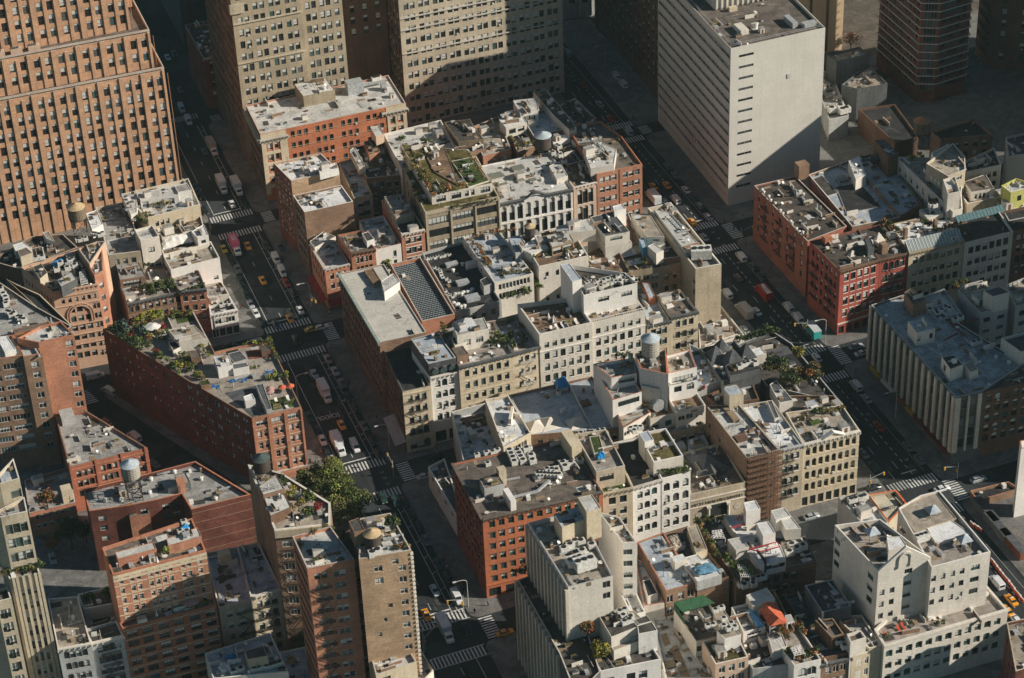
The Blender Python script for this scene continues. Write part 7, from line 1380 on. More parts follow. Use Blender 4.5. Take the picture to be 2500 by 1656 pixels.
sh(10, along((930,1350),(1130,1530),9,14), wz, ['dark', 'dark', 'green'], 'dark hedge shrub along the left edge of the red wedge block', 'hedge along the wedge block edge', 1.4); sh(20, along((1080,60),(1480,370),12,12), wz, ['dark', 'green', 'lime'], 'dark hedge shrub along the left edge of the red wedge block', 'hedge along the wedge block edge', 1.2)
sh(10,[(1010,1340),(1030,1360),(1190,1400)], wz, 'spruce', 'blue green conifer on the red wedge block roof garden', 'blue conifers on the wedge block', 1.9); sh(10,[(1160,1310),(1200,1290),(1300,1270),(1310,1290)], wz, 'yellow', 'yellow tree in the wedge block roof garden', 'yellow trees on the wedge block', 1.9); sh(20,[(1455,310),(1470,330)], wz, 'yellow', 'bright yellow bush low on the wedge block edge', 'yellow bushes at the wedge edge', 1.3)
sh(10,[(1330,1345),(1335,1360),(1090,1410),(1100,1320)], wz, 'red', 'crimson shrub around the white parasol on the wedge block', 'crimson shrubs around the parasol', 1.3); sh(20,[(1290,200),(1300,215)], wz, 'red', 'crimson bush on the wedge block edge below the glass room', 'crimson bushes at the wedge edge', 1.3); sh(10,[(1370,1390),(1300,1410),(1310,1440),(1210,1430),(1230,1450),(1420,1280),(1440,1270)], wz, ['lime', 'rust', 'green'], 'small mixed shrub in the middle of the wedge block garden', 'mixed shrubs on the wedge block', 1.2)
sh(20, along((1520,230),(1620,420),7,24)+along((1640,160),(1740,230),5,12)+along((2030,140),(2240,120),7,10)+along((2240,160),(2290,260),4,8)+along((2210,430),(2360,400),7,8), wz, ['olive', 'green', 'yellow'], 'green or yellowish shrub on the terraces at the tip of the wedge block', 'terrace shrubs on the wedge tip', .95); sh(21, along((210,640),(390,620),9,5), wz, ['lime', 'green'], 'low hedge round the small lawn at the wedge tip', 'lawn hedge on the wedge tip', .7)
fz = FI['zr']
sh(31,[(500,60),(520,80),(550,90),(540,60),(480,200),(520,210)], fz, ['lime', 'green'], 'bright green shrub inside the flatiron house parapet', 'green shrubs on the flatiron terrace', 1.2); sh(31,[(350,50),(400,20),(460,130),(455,110),(395,170),(360,70)], fz, ['straw', 'yellow'], 'golden shrub on the flatiron terrace', 'golden shrubs on the flatiron terrace', 1.0); sh(31,[(595,130),(600,150),(590,175)], fz, 'red', 'dark red shrub at the flatiron tip', 'red shrubs at the flatiron tip', 1.1); sh(21, along((290,1240),(330,1300),3), fz, 'green', 'green strip plant behind the flatiron penthouse', 'strip plants behind the flatiron penthouse', .9)
tz = TW1['zr']
sh(31, along((660,330),(840,380),7,10), tz-2,['straw', 'olive'], 'straw coloured grass between the twin brick wings', 'grasses between the twin wings', 1.1); sh(31,[(565,360),(570,590),(625,580),(985,280),(1000,300)], tz, ['straw', 'olive'], 'potted shrub on the twin brick roofs', 'potted shrubs on the twin roofs', .9); sh(31, along((1250,480),(1340,465),4), TW2['zr'],['olive', 'rust'], 'low planting at the front corner of the tall tan roof', 'front corner planting of the tall tan roof', .8)
sh(30, along((30,690),(320,650),9,8), D1['z']-.6,['rust', 'olive', 'green'], 'rusty or green shrub on the set back ledge of the deco tower', 'shrubs on the deco tower ledge', 1.1); sh(30,[(715,895),(730,915),(880,850),(900,870)], PH['zr'],['yellow', 'dark'], 'shrub on the carved terrace of the white patio house', 'shrubs on the white patio house', 1.4); sh(30,[(1690,920),(1700,940),(1600,975),(1575,985)], APL['zr'],['green', 'yellow'], 'potted plant on the lower terrace of the banded apartments', 'potted plants on the banded apartments terrace', .8)
sh(13, along((1210,480),(1350,580),7,10)+along((1550,490),(1620,520),4,10)+along((1590,320),(1720,330),5,10),25,['rust', 'olive', 'dark'], 'rusty roof plant behind the red and yellow row', 'rusty roof plants behind the red row', 1.1); sh(13, along((1660,550),(1840,510),9,5),25.5,['straw', 'rust'], 'orange grass behind the sloping studio glass', 'orange grass behind the studio glass', .9); sh(3,[(1420,1310),(1440,1320),(1500,1290),(1520,1300),(1460,1300)],28,['yellow', 'olive'], 'yellow shrub on the end of the long white house', 'yellow shrubs on the long white house', 1.0); sh(13,[(1790,1010),(1810,1030),(1830,980),(1860,985),(1880,980)],25,['green', 'straw'], 'green or straw shrub on the pale rear block', 'shrubs on the pale rear block', 1.1)

def patch(v, rc, pts, h, m, name='roof_terrace'):
    P = [at((rc, *q), v['zr']+h) for q in pts]; k = MB(); k.prism([(q.x, q.y) for q in P], v['zr']+.01, v['zr']+h, m); b_ = [b for b in BL if any(o_ is v for o_ in b.vols)][0]; b_.part(k, name)
for rc, pts, h, m in ((10,[(1120,1290),(1210,1480),(1400,1400),(1290,1240)],.08, RF['pale']),(20,[(1500,200),(1540,350),(1640,330),(1600,180)],.1, RF['brown']),(20,[(1640,300),(1700,440),(1830,410),(1760,290)],.1, RF['tan']),(20,[(1870,190),(1900,280),(2000,260),(1960,170)],.2, RF['black']),(20,[(2030,190),(2060,260),(2230,240),(2200,170)],.15, mat('red deck', (.22,.08,.05), 'roof')),(20,[(1800,470),(1830,540),(2200,450),(2150,400)],.08, RF['tan']),(20,[(1860,540),(2090,740),(2180,700),(2110,480)],.1, RF['slate']),(21,[(190,600),(215,680),(390,650),(360,560)],.15, RF['turf']),(21,[(80,440),(110,560),(360,500),(320,400)],.1, RF['tan']),(10,[(1440,1240),(1470,1320),(1610,1290),(1560,1220)],.1, RF['turf'])):
    patch(WB_, rc, pts, h, m)
for p0, p1 in (((1380,1250),(1470,1460)),((1590,1220),(1740,1500))):
    a, c = at((10, *p0), wz+1.2), at((10, *p1), wz+1.2); k = MB(); d_ = (c-a).normalized(); n_ = Vector((-d_.y, d_.x, 0))*.18; k.prism([(a-n_)[:2],(c-n_)[:2],(c+n_)[:2],(a+n_)[:2]], wz, wz+1.3, W['brick'], W['coping']); BD['red_wedge_block'].part(k, 'dividing_wall')
sh(10, along((1120,1340),(1340,1430),14,40)+along((1400,1250),(1560,1240),6,8), wz, ['green', 'lime', 'rust', 'olive'], 'small mixed shrub in the middle of the wedge block garden', 'mixed shrubs on the wedge block', 1.15); sh(20, along((1480,250),(1700,420),12,40)+along((1850,380),(2150,330),8,20), wz, ['olive', 'green', 'straw'], 'green or yellowish shrub on the terraces at the tip of the wedge block', 'terrace shrubs on the wedge tip', .8)
for pts in ([(1400,1200),(1430,1290),(1480,1270),(1440,1180)],[(1470,1310),(1560,1540),(1640,1540),(1540,1300)],[(1380,1420),(1400,1480),(1560,1450),(1520,1400)]): patch(LP, 32, pts, .1, W['wood'], 'plywood_strip')
sh(23, along((0,110),(340,25),16,4), TT['zr'],['dark', 'green'], 'clipped dark hedge along the north edge of the tree terrace house', 'hedge of the tree terrace house', 1.2)
for rc, pts, h, m in ((23,[(240,190),(270,260),(460,210),(420,150)],.2, RF['slate']),(23,[(370,230),(470,330),(560,300),(470,200)],.15, RF['black']),(23,[(620,600),(660,670),(850,620),(800,570)],.5, W['brown'])): patch(TT, rc, pts, h, m)
# water tanks
def tank(p, zr, leg, r, h, body, cap, label, name='water_tank', hoops=True, stilt=False):
    c = at(p, zr+leg); root = empty(name, (c.x, c.y, zr)); tag(root, label, 'water tank')
    k = MB(); k.cyl(0,0, leg, leg+h, r, body, 20); tk = child(k, 'tank', root)
    k = MB(); k.bar((0,0, leg+h-.02),(0,0, leg+h+r*.55),(r*1.08,.05), cap, 20); child(k, 'roof', root)
    if hoops:
        for i in range(6): k = MB(); k.cyl(0,0, leg+h*(.08+.15*i), leg+h*(.08+.15*i)+.09, r+.035, W['iron'],20); child(k, 'hoop', tk)
    k = MB(); k.box(-r*.95,-r*.95, leg-.25, r*.95, r*.95, leg-.02, W['iron']); child(k, 'platform', root)
    for sx in (-1,1):
        for sy in (-1,1): k = MB(); k.bar((sx*r*.75, sy*r*.75,0),(sx*r*.75, sy*r*.75, leg-.25),.14, W['iron']); child(k, 'leg', root)
    if leg > 1.5:
        k = MB(); n_ = max(1, int(leg/2.6)); q = r*.75
        for i in range(n_):
            z0, z1 = leg*i/n_, (leg-.3)*(i+1)/n_
            for a, c_ in (((-q, -q),(q, -q)),((q, -q),(q, q)),((q, q),(-q, q)),((-q, q),(-q, -q))): k.bar((*a, z0),(*c_, z1),.07, W['iron']); k.bar((*c_, z0),(*a, z1),.07, W['iron']); k.bar((*a, z1),(*c_, z1),.08, W['iron'])
        child(k, 'bracing', root)
    return root
wd = mat('tank cedar', (.24,.18,.12), 'wall', var=.2); wdd = mat('tank dark wood', (.10,.08,.065), 'wall'); capt = mat('tank tan roof', (.45,.33,.19), 'plain'); capr = mat('tank orange roof', (.40,.18,.09), 'plain'); stl = mat('tank steel', (.42,.39,.33), 'wall', var=.1); capb = mat('tank blue roof', (.38,.43,.46), 'plain')
tank((1,510,500),30,4,2.0,3.2, wdd, capr, 'dark wooden water tank with orange conical roof before the beige office tower')
tank((10,640,445),24,5,2.9,4.2, wd, capt, 'big cedar water tank with tan cone in front of the brick skyscraper')
tank((12,318,580),28.5,.8,1.8,3.0, wdd, capt, 'small brown water tank with pointed tan roof above the arcade loft')
tank((2,425,1210),25,3.0,2.9,4.4, wdd, capb, 'dark hooped water tank with pale cone near the long pale blue terrace')
tank((22,1312,215),31.4,.4,2.7,5.6, stl, capb, 'large pale water tank on the stepped white apartments')
tank((20,1085,1225),19.3,9.5,2.6,4.2, stl, capb, 'pale water tank on high black lattice legs above the brick courtyard')
tank((20,2165,1165), fz, 3.0,2.3,3.6, wdd, mat('tank dark roof', (.06,.08,.075), 'plain'), 'dark water tank with blackish cone at the rear of the flatiron house')
tank((31,1048,440), TW2['zr'],1.2,2.2,3.2, wdd, capt, 'dark wooden water tank with tan cone on the tall tan wing')
tank((3,1520,1090),24,5.0,2.7,4.4, wd, capr, 'cedar water tank with orange top in the shade at the upper right')
tank((3,1145,1330),23.5,.3,2.0,1.8, wdd, mat('tank dark roof', (.06,.08,.075)), 'squat dark water tank on the pale blue valley roof')

# air conditioners
AC = empty('air_conditioner', (0,0,-500)); acm = mat('ac casing', (.58,.57,.53), 'plain', .6); tag(AC, 'x', 'air conditioner')
k = MB(); k.box(-.8,-.6,.15,.8,.6,1.3, acm); child(k, 'casing', AC); k = MB(); k.cyl(0,0,1.3,1.42,.48, W['iron'],12); child(k, 'fan', AC); k = MB(); k.box(-.7,-.5,0,.7,.5,.15, W['iron']); child(k, 'base', AC)
FAN = empty('roof_fan', (0,0,-500)); tag(FAN, 'x', 'roof fan'); k = MB(); k.cyl(0,0,0,.7,.45, acm, 12); child(k, 'casing', FAN); k = MB(); k.bar((0,0,.7),(0,0,.95),(.62,.3), acm, 12); child(k, 'hood', FAN)
BIG = empty('cooling_unit', (0,0,-500)); tag(BIG, 'x', 'cooling unit'); k = MB(); k.box(-2.2,-1.3,.4,2.2,1.3,2.6, acm); child(k, 'casing', BIG)
for i in range(3): k = MB(); k.cyl(-1.4+1.4*i, 0,2.6,2.78,.55, W['iron'],12); child(k, 'fan', BIG)
k = MB(); [k.box(x-.1,-1.2,0, x+.1,1.2,.4, W['iron']) for x in (-1.9,0,1.9)]; child(k, 'base', BIG)
def put(proto, rc, pts, z, label, group, s=1.0, rz=0.02, j=.06):
    for q in pts:
        p = at((rc, q[0], q[1]), z+.5); copy_tree(proto, (p.x, p.y, z), rz+rnd.uniform(-j, j), s, label, group)
oz = ORB['zr']
put(AC, 22, along((150,1030),(190,1120),4,2)+along((215,1030),(260,1110),4,2)+[(290,1010),(330,1070),(340,1110),(590,1130),(610,1160),(655,1130),(730,1110)], oz, 'grey white air conditioner on the dark roof of the orange corner block', 'air conditioners on the orange block', 1.25)
put(AC, 22, along((385,1215),(560,1225),7,1)+along((460,1180),(540,1185),3,1), oz, 'pale unit in the long double bank on the orange corner block', 'bank of units on the orange block', 1.1)
put(AC, 21,[(1990,1040),(2040,1035),(2080,1020),(1910,1060),(2000,1130),(2340,1000),(2330,1060),(2270,1080)], oz, 'small unit at the rear parapet of the orange block', 'rear units on the orange block', 1.0)
mz = MECH['zr']
put(AC, 11, along((1490,790),(1680,750),9,4), mz, 'white unit in the row along the back of the black mechanical roof', 'back row units on the mechanical roof', .7); put(AC, 11, along((1560,860),(1670,970),8,14)+along((1640,1060),(1700,1090),6,12), mz, 'white unit along the left parapet of the black mechanical roof', 'side units on the mechanical roof', .7); put(FAN, 11, along((1730,1080),(1850,1060),6,5)+along((1720,1160),(1800,1180),5,8)+[(1790,830),(1710,880),(1870,1040),(1650,640),(1830,860)], mz, 'mushroom fan on the black mechanical roof', 'fans on the mechanical roof', 1.2)
put(AC, 10, along((1730,1130),(1860,1110),5,6)+along((1750,1180),(1900,1160),5,6), WS['zr'], 'grey unit crammed on the white avenue shop roof', 'units on the white avenue shop', 1.0)
rb = RB['zr']
put(FAN, 13,[(205,215),(218,232),(260,268),(275,300),(312,325),(355,385),(375,410),(440,475),(452,490),(487,535),(510,560),(540,565),(545,250),(672,530)], rb+.2, 'white round vent dish along the eave of the black roof', 'vent dishes on the black roof', 1.0)
put(AC, 22,[(740,880),(770,890),(800,870),(830,870),(880,860),(920,855),(1150,840),(1190,830),(1180,860),(1230,830)],28, 'white air conditioner in the line behind the penthouse turf loft', 'units behind the turf loft', 1.0)
pz = PT['zr']
put(BIG, 32,[(770,640)], pz, 'long white cooling unit at the front of the pilaster tower roof', None, 1.25,.08); put(BIG, 32,[(690,610)], pz, 'tan cooling unit behind the long white one on the pilaster tower', None, 1.0,.1); put(AC, 32,[(600,500),(650,470),(830,470),(750,520),(740,440),(690,440)], pz, 'silver duct box on the pilaster tower roof', 'silver boxes on the pilaster tower', 1.3)
put(AC, 32,[(1060,1015),(1100,1000),(1090,1050),(1140,1085),(1100,1100),(1150,1060)], WM['zr']+6.4, 'fan unit clustered on the black top of the white modern block', 'fan units on the white modern block', 1.1)
put(AC, 32,[(2060,790),(2110,770),(2160,790),(2200,740),(2240,730),(2090,800)],17, 'pale fan unit on the ledge below the planted court', 'units below the planted court', 1.2); put(AC, 32,[(1920,1130),(1980,1110),(1960,1150),(2010,1140)],22, 'unit on top of the white cube of the pink house', 'units on the white cube room', 1.0); put(AC, 32,[(1850,1000),(1900,980),(1920,1070),(1790,1130),(1830,1120)],21, 'unit on the stone cube room of the pink house', 'units on the stone cube room', 1.0)
put(AC, 33,[(430,530),(490,500),(540,480),(450,470),(510,450)],18, 'green tinted machine on the dark roof right of the white hipped room', 'green machines on the dark roof', 1.4); put(AC, 33,[(940,95),(975,85),(1020,75),(1050,65)],19.2, 'fan unit on the ribbed white roof behind the cream block', 'fan units on the ribbed white roof', 1.2); put(AC, 33,[(870,1260),(885,1300),(835,1260)],16.8, 'round topped unit in the shaded charcoal court', 'units in the charcoal court', 1.1); put(BIG, 33,[(1520,410)], V2['zr'], 'beige twin fan unit in the middle of the cream block roof', None, .9)
put(FAN, 30,[(1840,1450),(1830,1480),(1870,1465),(1850,1500),(1900,1430),(1930,1430),(1970,1420)], FH['zr'], 'round fan on the blue roof of the fan roof house', 'round fans at the bottom left', 1.5); put(AC, 30,[(1930,1510),(1990,1490),(2100,1490),(2140,1480),(2200,1470),(2240,1460),(2270,1450),(2310,1440)], FH['zr'], 'white unit in the front row of the fan roof house', 'front row units of the fan roof house', 1.2)
put(AC, 31,[(1050,540),(1090,520)], TW2['zr']+.2, 'twin unit below the wooden tank on the tall tan wing', 'twin units on the tall tan wing', 1.4); put(AC, 13,[(1590,1220),(1640,1230),(1720,1200),(1750,1210),(1650,1250),(1800,1300),(1840,1280),(1100+850,1490),(1990,1480)], OF['zr'], 'unit among the pipes on the worn blue office roof', 'units on the pier office roof', 1.2); put(AC, 13,[(1600,350),(1630,350),(1560,60),(1590,90),(1620,120),(1650,140),(1680,160)],29, 'boxy unit along the parapet of the long white house', 'units on the long white house', 1.1)
put(AC, 3,[(780,920),(850,900),(870,930),(900,920)],9, 'large pale unit on the low roof behind the white slab tower', 'units behind the white slab', 1.8); put(AC, 23,[(60,310),(90,300),(130,290),(150,300),(20,330)], ZZ['zr'], 'white unit on the black box of the zigzag roof house', 'units on the zigzag roof house', 1.1)
put(BIG, 12,[(1730,770)], BD['tan_slab_tower'].vols[0]['zr'], 'white cooling unit with six fans at the end of the tan slab tower', None, 1.5,-.3)
mech = MS['zr']; put(AC, 12, along((800,1040),(1160,950),12,8)+along((800,1000),(1100,930),8,10), mech, 'machine in the crowded screen roof of the big white block', 'machines in the white block screen', .95)
put(FAN, 20,[(1440,1190),(1245,1250),(1660,1245),(865,1425),(1000,1420),(1235,1360),(1540,1330),(1780,1410)], TB['zr'], 'round ventilator on the grey roof of the tank courtyard building', 'ventilators on the tank building', 1.2); put(AC, 30,[(1490,350),(1520,270),(1545,350)], AP['zr'], 'small white unit by the blue tarp on the banded apartments', 'white units by the blue tarp', 1.0)
put(AC, 10, along((640,640),(700,620),4,8)+along((760,590),(850,580),5,12),24, 'white unit behind the cedar water tank', 'units behind the cedar tank', 1.0); put(AC, 10,[(500,830),(560,870),(470,880),(600,800),(620,850),(580,810),(300,790),(350,780)],31, 'pipe wrapped unit on the terracotta block roof', 'units on the terracotta block', 1.2)
put(AC, 10, along((20,1040),(60,1180),5,14)+along((60,1230),(200,1300),8,16)+along((160,1400),(420,1420),10,20), BWT['zr'], 'white duct box heaped on the brown window wall tower', 'duct boxes on the window wall tower', 1.2)
put(AC, 1,[(1060,660),(1080,655),(1100,650)],27, 'small vent unit in shade on the orange loft roof', 'small units on the orange loft', 1.2); put(AC, 2,[(540,1210),(560,1220),(490,1260),(510,1270),(570,1290),(600,1340)],25, 'unit on the dark inner roof beside the big hooped tank', 'units beside the hooped tank', 1.1)

# furniture and cloth
def thing(name, cat, label, group=None): o = empty(name, (0,0,0)); tag(o, label, cat, group); return o
LG = {}
def lounger_proto(c):
    if c not in LG:
        r = empty('sun_lounger', (0,0,-500)); tag(r, 'x', 'sun lounger'); m_ = {'w': W['white'], 'o': mat('orange plastic', (.42,.08,.035), 'plain'), 'n': W['wood'], 'b': mat('blue plastic', (.03,.16,.42), 'plain')}[c]
        k = MB(); k.box(-.33,-.9,.25,.33,.45,.35, m_); child(k, 'seat', r); k = MB(); k.poly([(-.33,.45,.3),(.33,.45,.3),(.33,1.0,.85),(-.33,1.0,.85)], m_); k.poly([(-.33,.5,.25),(.33,.5,.25),(.33,1.05,.8),(-.33,1.05,.8)][::-1], m_); child(k, 'backrest', r)
        for x in (-.28,.28):
            for y in (-.8,.4): k = MB(); k.box(x-.04, y-.04,0, x+.04, y+.04,.25, m_); child(k, 'leg', r)
        LG[c] = r
    return LG[c]
put(lounger_proto('w'),12,[(500,1365),(540,1350),(590,1335),(620,1335),(700,1305)], BW['zr'], 'white sun lounger on the checkered deck of the big white block', 'white loungers on the white block', 1.25); put(lounger_proto('o'),33,[(1335,1150),(1372,1130)], CK['zr'], 'orange red lounger on the cream block lower terrace', 'orange loungers on the cream block', 1.2); put(lounger_proto('w'),33,[(1620,1050),(1665,1035)], CK['zr'], 'white lounger on the cream block lower terrace', 'white loungers on the cream block', 1.2)
put(lounger_proto('n'),33,[(1225,355),(1295,345),(1365,335)], V2['zr'], 'olive lounger on the upper terrace of the cream block', 'olive loungers on the cream block', 1.2); put(lounger_proto('n'),12,[(815,800),(850,790)],23.2, 'brown lounger on the court deck', 'brown loungers on the court deck', 1.3); put(lounger_proto('w'),21,[(255,610),(350,590),(335,645)], wz, 'white lounger on the little lawn at the wedge tip', 'white loungers on the wedge lawn', 1.3)
put(lounger_proto('b'),20, along((2190,370),(2250,350),5,16)+along((1900,440),(2040,420),6,14)+along((1740,490),(1800,480),4,14), wz, 'blue plastic chair on the sunny terraces of the wedge block', 'blue chairs on the wedge block', .75,0,2.5); put(lounger_proto('o'),33,[(1220,1190)], CK['zr'], 'rust coloured chair at the left end of the cream terrace', None, .9); put(lounger_proto('w'),1,[(1490,1240),(1540,1230),(1580,1210)],32.3, 'white folding chair in the rooftop meadow', 'white chairs in the meadow', 1.2)
def parasol(rc, x, y, z, col, label, r=1.6, open_=True):
    p = at((rc, x, y), z+2.2); o = thing('parasol', 'parasol', label); o.location = (p.x, p.y, z); k = MB(); k.cyl(0,0,0,2.5,.05, W['white'],6); child(k, 'pole', o); k = MB()
    if open_: k.bar((0,0,2.1),(0,0,2.75),(r, .06), col, 8)
    else: k.bar((0,0,1.0),(0,0,2.7),(.38,.06), col, 8)
    child(k, 'canopy', o)
wc = W['white']; pk = mat('pink canvas', (.42,.24,.22), 'plain'); blu = mat('blue tarp bright', (.02,.22,.48), 'plain', .5); org = mat('orange canvas', (.50,.12,.06), 'plain')
parasol(10,1262,1340, wz, wc, 'big white parasol in the wedge block roof garden', 2.6); parasol(30,1570,915, APL['zr'], pk, 'faded pink parasol on the banded apartments terrace', 2.4); parasol(12,632,735,27.1, wc, 'folded white parasol on the pergola terrace', 1, False); parasol(12,470,1240, BW['zr'], wc, 'rear folded white parasol on the checkered deck', 1, False); parasol(12,508,1275, BW['zr'], wc, 'front folded white parasol on the checkered deck', 1, False); parasol(30,1295,565, AP['zr'], wc, 'folded white parasol on the banded apartments roof', 1, False); parasol(30,1290,1010, APL['zr'], wc, 'folded grey white parasol on the lower banded terrace', 1, False); parasol(10,1285,945, GR['zr'], wc, 'small white parasol in the brown row roof garden', 1.2)
for i, (x, y) in enumerate(((200,500),(200,525),(300,490),(365,480))): parasol(21, x, y, wz, pk if i < 2 else org, ('pink parasol at the back of the wedge tip terrace', 'pink parasol in front of the other pink one on the wedge tip', 'orange parasol in the middle of the wedge tip terrace', 'orange parasol at the avenue edge of the wedge tip')[i],1.4)
def drape(rc, pts, z, h, m, name, label, cat, seed=1):
    """crumpled cloth: a dense grid over a box"""
    P = [at((rc, *q), z+h*.5) for q in pts]; r = random.Random(seed); k = MB(); n = 9; g = []
    for i in range(n+1):
        row = []
        for j in range(n+1):
            u, v = i/n, j/n; c = P[0].lerp(P[1], u).lerp(P[3].lerp(P[2], u), v); e = min(u, v, 1-u, 1-v); hh = h*(1 if e > .14 else .1 if e == 0 else .75)+r.uniform(-.25,.25)*h*.6; row.append(Vector((c.x+r.uniform(-.1,.1), c.y+r.uniform(-.1,.1), z+max(.03, hh))))
        g.append(row)
    for i in range(n):
        for j in range(n): k.poly([g[i][j], g[i+1][j], g[i+1][j+1], g[i][j+1]], m)
    o = k.obj(name); tag(o, label, cat); return o
drape(22,[(515,440),(545,490),(645,470),(610,400)], BR['zr']+2.6,2.2, blu, 'tarp', 'bright blue tarp wrapped over the unit on the broad pale roof', 'tarp'); b_ = BD['broad_blue_roof_warehouse']
k = MB(); c = at((22,580,490), BR['zr']+1.3); [k.box(c.x+dx_-.15, c.y+dy_-.15, BR['zr'], c.x+dx_+.15, c.y+dy_+.15, BR['zr']+2.7, W['iron']) for dx_ in (-1.8,1.8) for dy_ in (-1.5,1.5)]; k.box(c.x-1.7, c.y-1.4, BR['zr']+.6, c.x+1.7, c.y+1.4, BR['zr']+2.6, W['metal']); cu_ = k.obj('cooling_tower'); tag(cu_, 'metal cooling tower on four posts under the bright blue tarp', 'cooling tower')
drape(30,[(1480,330),(1495,360),(1570,310),(1550,275)], AP['zr'],1.2, blu, 'tarp', 'blue tarp in the right rear corner of the banded apartments', 'tarp', 2); drape(30,[(1865,1375),(1870,1400),(1945,1380),(1930,1350)], FH['zr'],.8, blu, 'tarp', 'small blue tarp on the fan roof house', 'tarp', 3); drape(22,[(860,1035),(875,1080),(945,1060),(930,1030)],30.8,1.3, blu, 'tarp', 'pale blue tarp on the gravel penthouse roof', 'tarp', 4); drape(10,[(420,825),(445,845),(535,800),(510,780)],31,.8, blu, 'tarp', 'blue tarp on the terracotta block roof', 'tarp', 5)
drape(32,[(1650,640),(1700,700),(1880,660),(1800,590)],23,.9, mat('blue grey sheet', (.10,.22,.32), 'plain'), 'tarp', 'crumpled blue grey sheeting on the renovation roof', 'tarp', 6); drape(32,[(2105,990),(2190,1130),(2250,1120),(2150,980)],18.2,.5, mat('sky blue sheet', (.20,.45,.65), 'plain'), 'tarp', 'sky blue tarp strips beside the orange canopy', 'tarp', 7); drape(32,[(1430,390),(1500,520),(1600,480),(1540,350)],19.5,1.2, mat('rubble', (.45,.38,.30), 'wall', var=.6), 'rubble_heap', 'heap of timber and rubble on the renovation roof', 'rubble', 8); drape(10,[(1330,640),(1345,690),(1600,620),(1580,570)],20,2.2, wc, 'tarp', 'white tent sheet on the junk terrace house', 'tarp', 9)
# orange canopy
k = MB(); z = CV['z']+3.0; P = [at(q, z) for q in ((33,180,990),(33,270,1130),(33,415,1095),(33,320,930),(33,240,925))]; m0 = [at((33,255,975), z+1.6), at((33,345,1060), z+1.6)]
o = thing('canvas_canopy', 'canopy', 'orange red canvas canopy with a ridge over the planted terrace'); 
k.poly([P[0], P[1], m0[1], m0[0]], org); k.poly([P[1], P[2], m0[1]], org); k.poly([P[2], P[3], m0[0], m0[1]], org); k.poly([P[3], P[4], m0[0]], org); k.poly([P[4], P[0], m0[0]], org); child(k, 'canopy', o)
for q in P[:4]: k = MB(); k.bar((q.x, q.y, CV['zr']), q, .08, W['white']); child(k, 'post', o)
# pergola frames
def frame(rc, pts, z, label, star=False):
    P = [at((rc, *q), z+2.4) for q in pts]; o = thing('pergola', 'pergola', label); k = MB(); n = 5
    for i in range(n+1): t = i/n; k.bar(P[0].lerp(P[1], t), P[3].lerp(P[2], t),.1, wc); k.bar(P[0].lerp(P[3], t), P[1].lerp(P[2], t),.1, wc) if not star else None
    if star: c = (P[0]+P[1]+P[2]+P[3])/4; [k.bar(c, P[i].lerp(P[(i+1) % 4], t),.12, wc) for i in range(4) for t in (0,.33,.66)]
    child(k, 'roof_frame', o)
    for q in P: k = MB(); k.bar((q.x, q.y, z), q, .09, wc); child(k, 'post', o)
frame(32,[(2030,620),(2060,720),(2140,720),(2090,620)],19, 'white grid frame leaning on the planted court terrace'); frame(32,[(1820,340),(1830,400),(1930,400),(1900,330)],19, 'white star shaped pergola on the planted court terrace', True); frame(33,[(440,1310),(470,1370),(560,1350),(520,1280)], RA['zr'], 'white star pergola on the bottom white arched house', True); frame(10,[(655,895),(670,1000),(725,985),(700,890)],29, 'white ladder like frame on the terracotta block roof'); frame(33,[(395,1040),(410,1110),(470,1090),(440,1030)],17, 'small glazed frame right of the orange canopy')
# scaffolding (stands in front of the house)
A_, B_ = seg(SCF, 1); sm = mat('scaffold tube', (.12,.07,.05), 'plain'); pl = mat('scaffold plank', (.22,.13,.08), 'plain'); o = thing('scaffolding', 'scaffolding', 'brown tube scaffolding with planks wrapping the house front'); L = math.dist(A_, B_); k = MB(); kp = MB()
ns = 9; zt = SCF['z']+1.5
for i in range(ns+1):
    x = A_[0]+(B_[0]-A_[0])*i/ns
    for yy in (A_[1]-.5, A_[1]-1.9): k.bar((x, yy, 0),(x, yy, zt+rnd.uniform(0,2.2)),.07, sm)
z = 2
while z < zt:
    for yy in (A_[1]-.5, A_[1]-1.9): k.bar((A_[0]-.4, yy, z),(B_[0]+.4, yy, z),.06, sm); k.bar((A_[0]-.4, yy, z+1),(B_[0]+.4, yy, z+1),.045, sm)
    kp.box(A_[0]-.3, A_[1]-1.8, z+.08, B_[0]+.3, A_[1]-.7, z+.16, pl)
    i = rnd.randrange(ns-1); k.bar((A_[0]+L*i/ns, A_[1]-1.9, z),(A_[0]+L*(i+2)/ns, A_[1]-1.9, z+2),.05, sm); z += 2.0
child(k, 'tube', o); child(kp, 'plank', o)
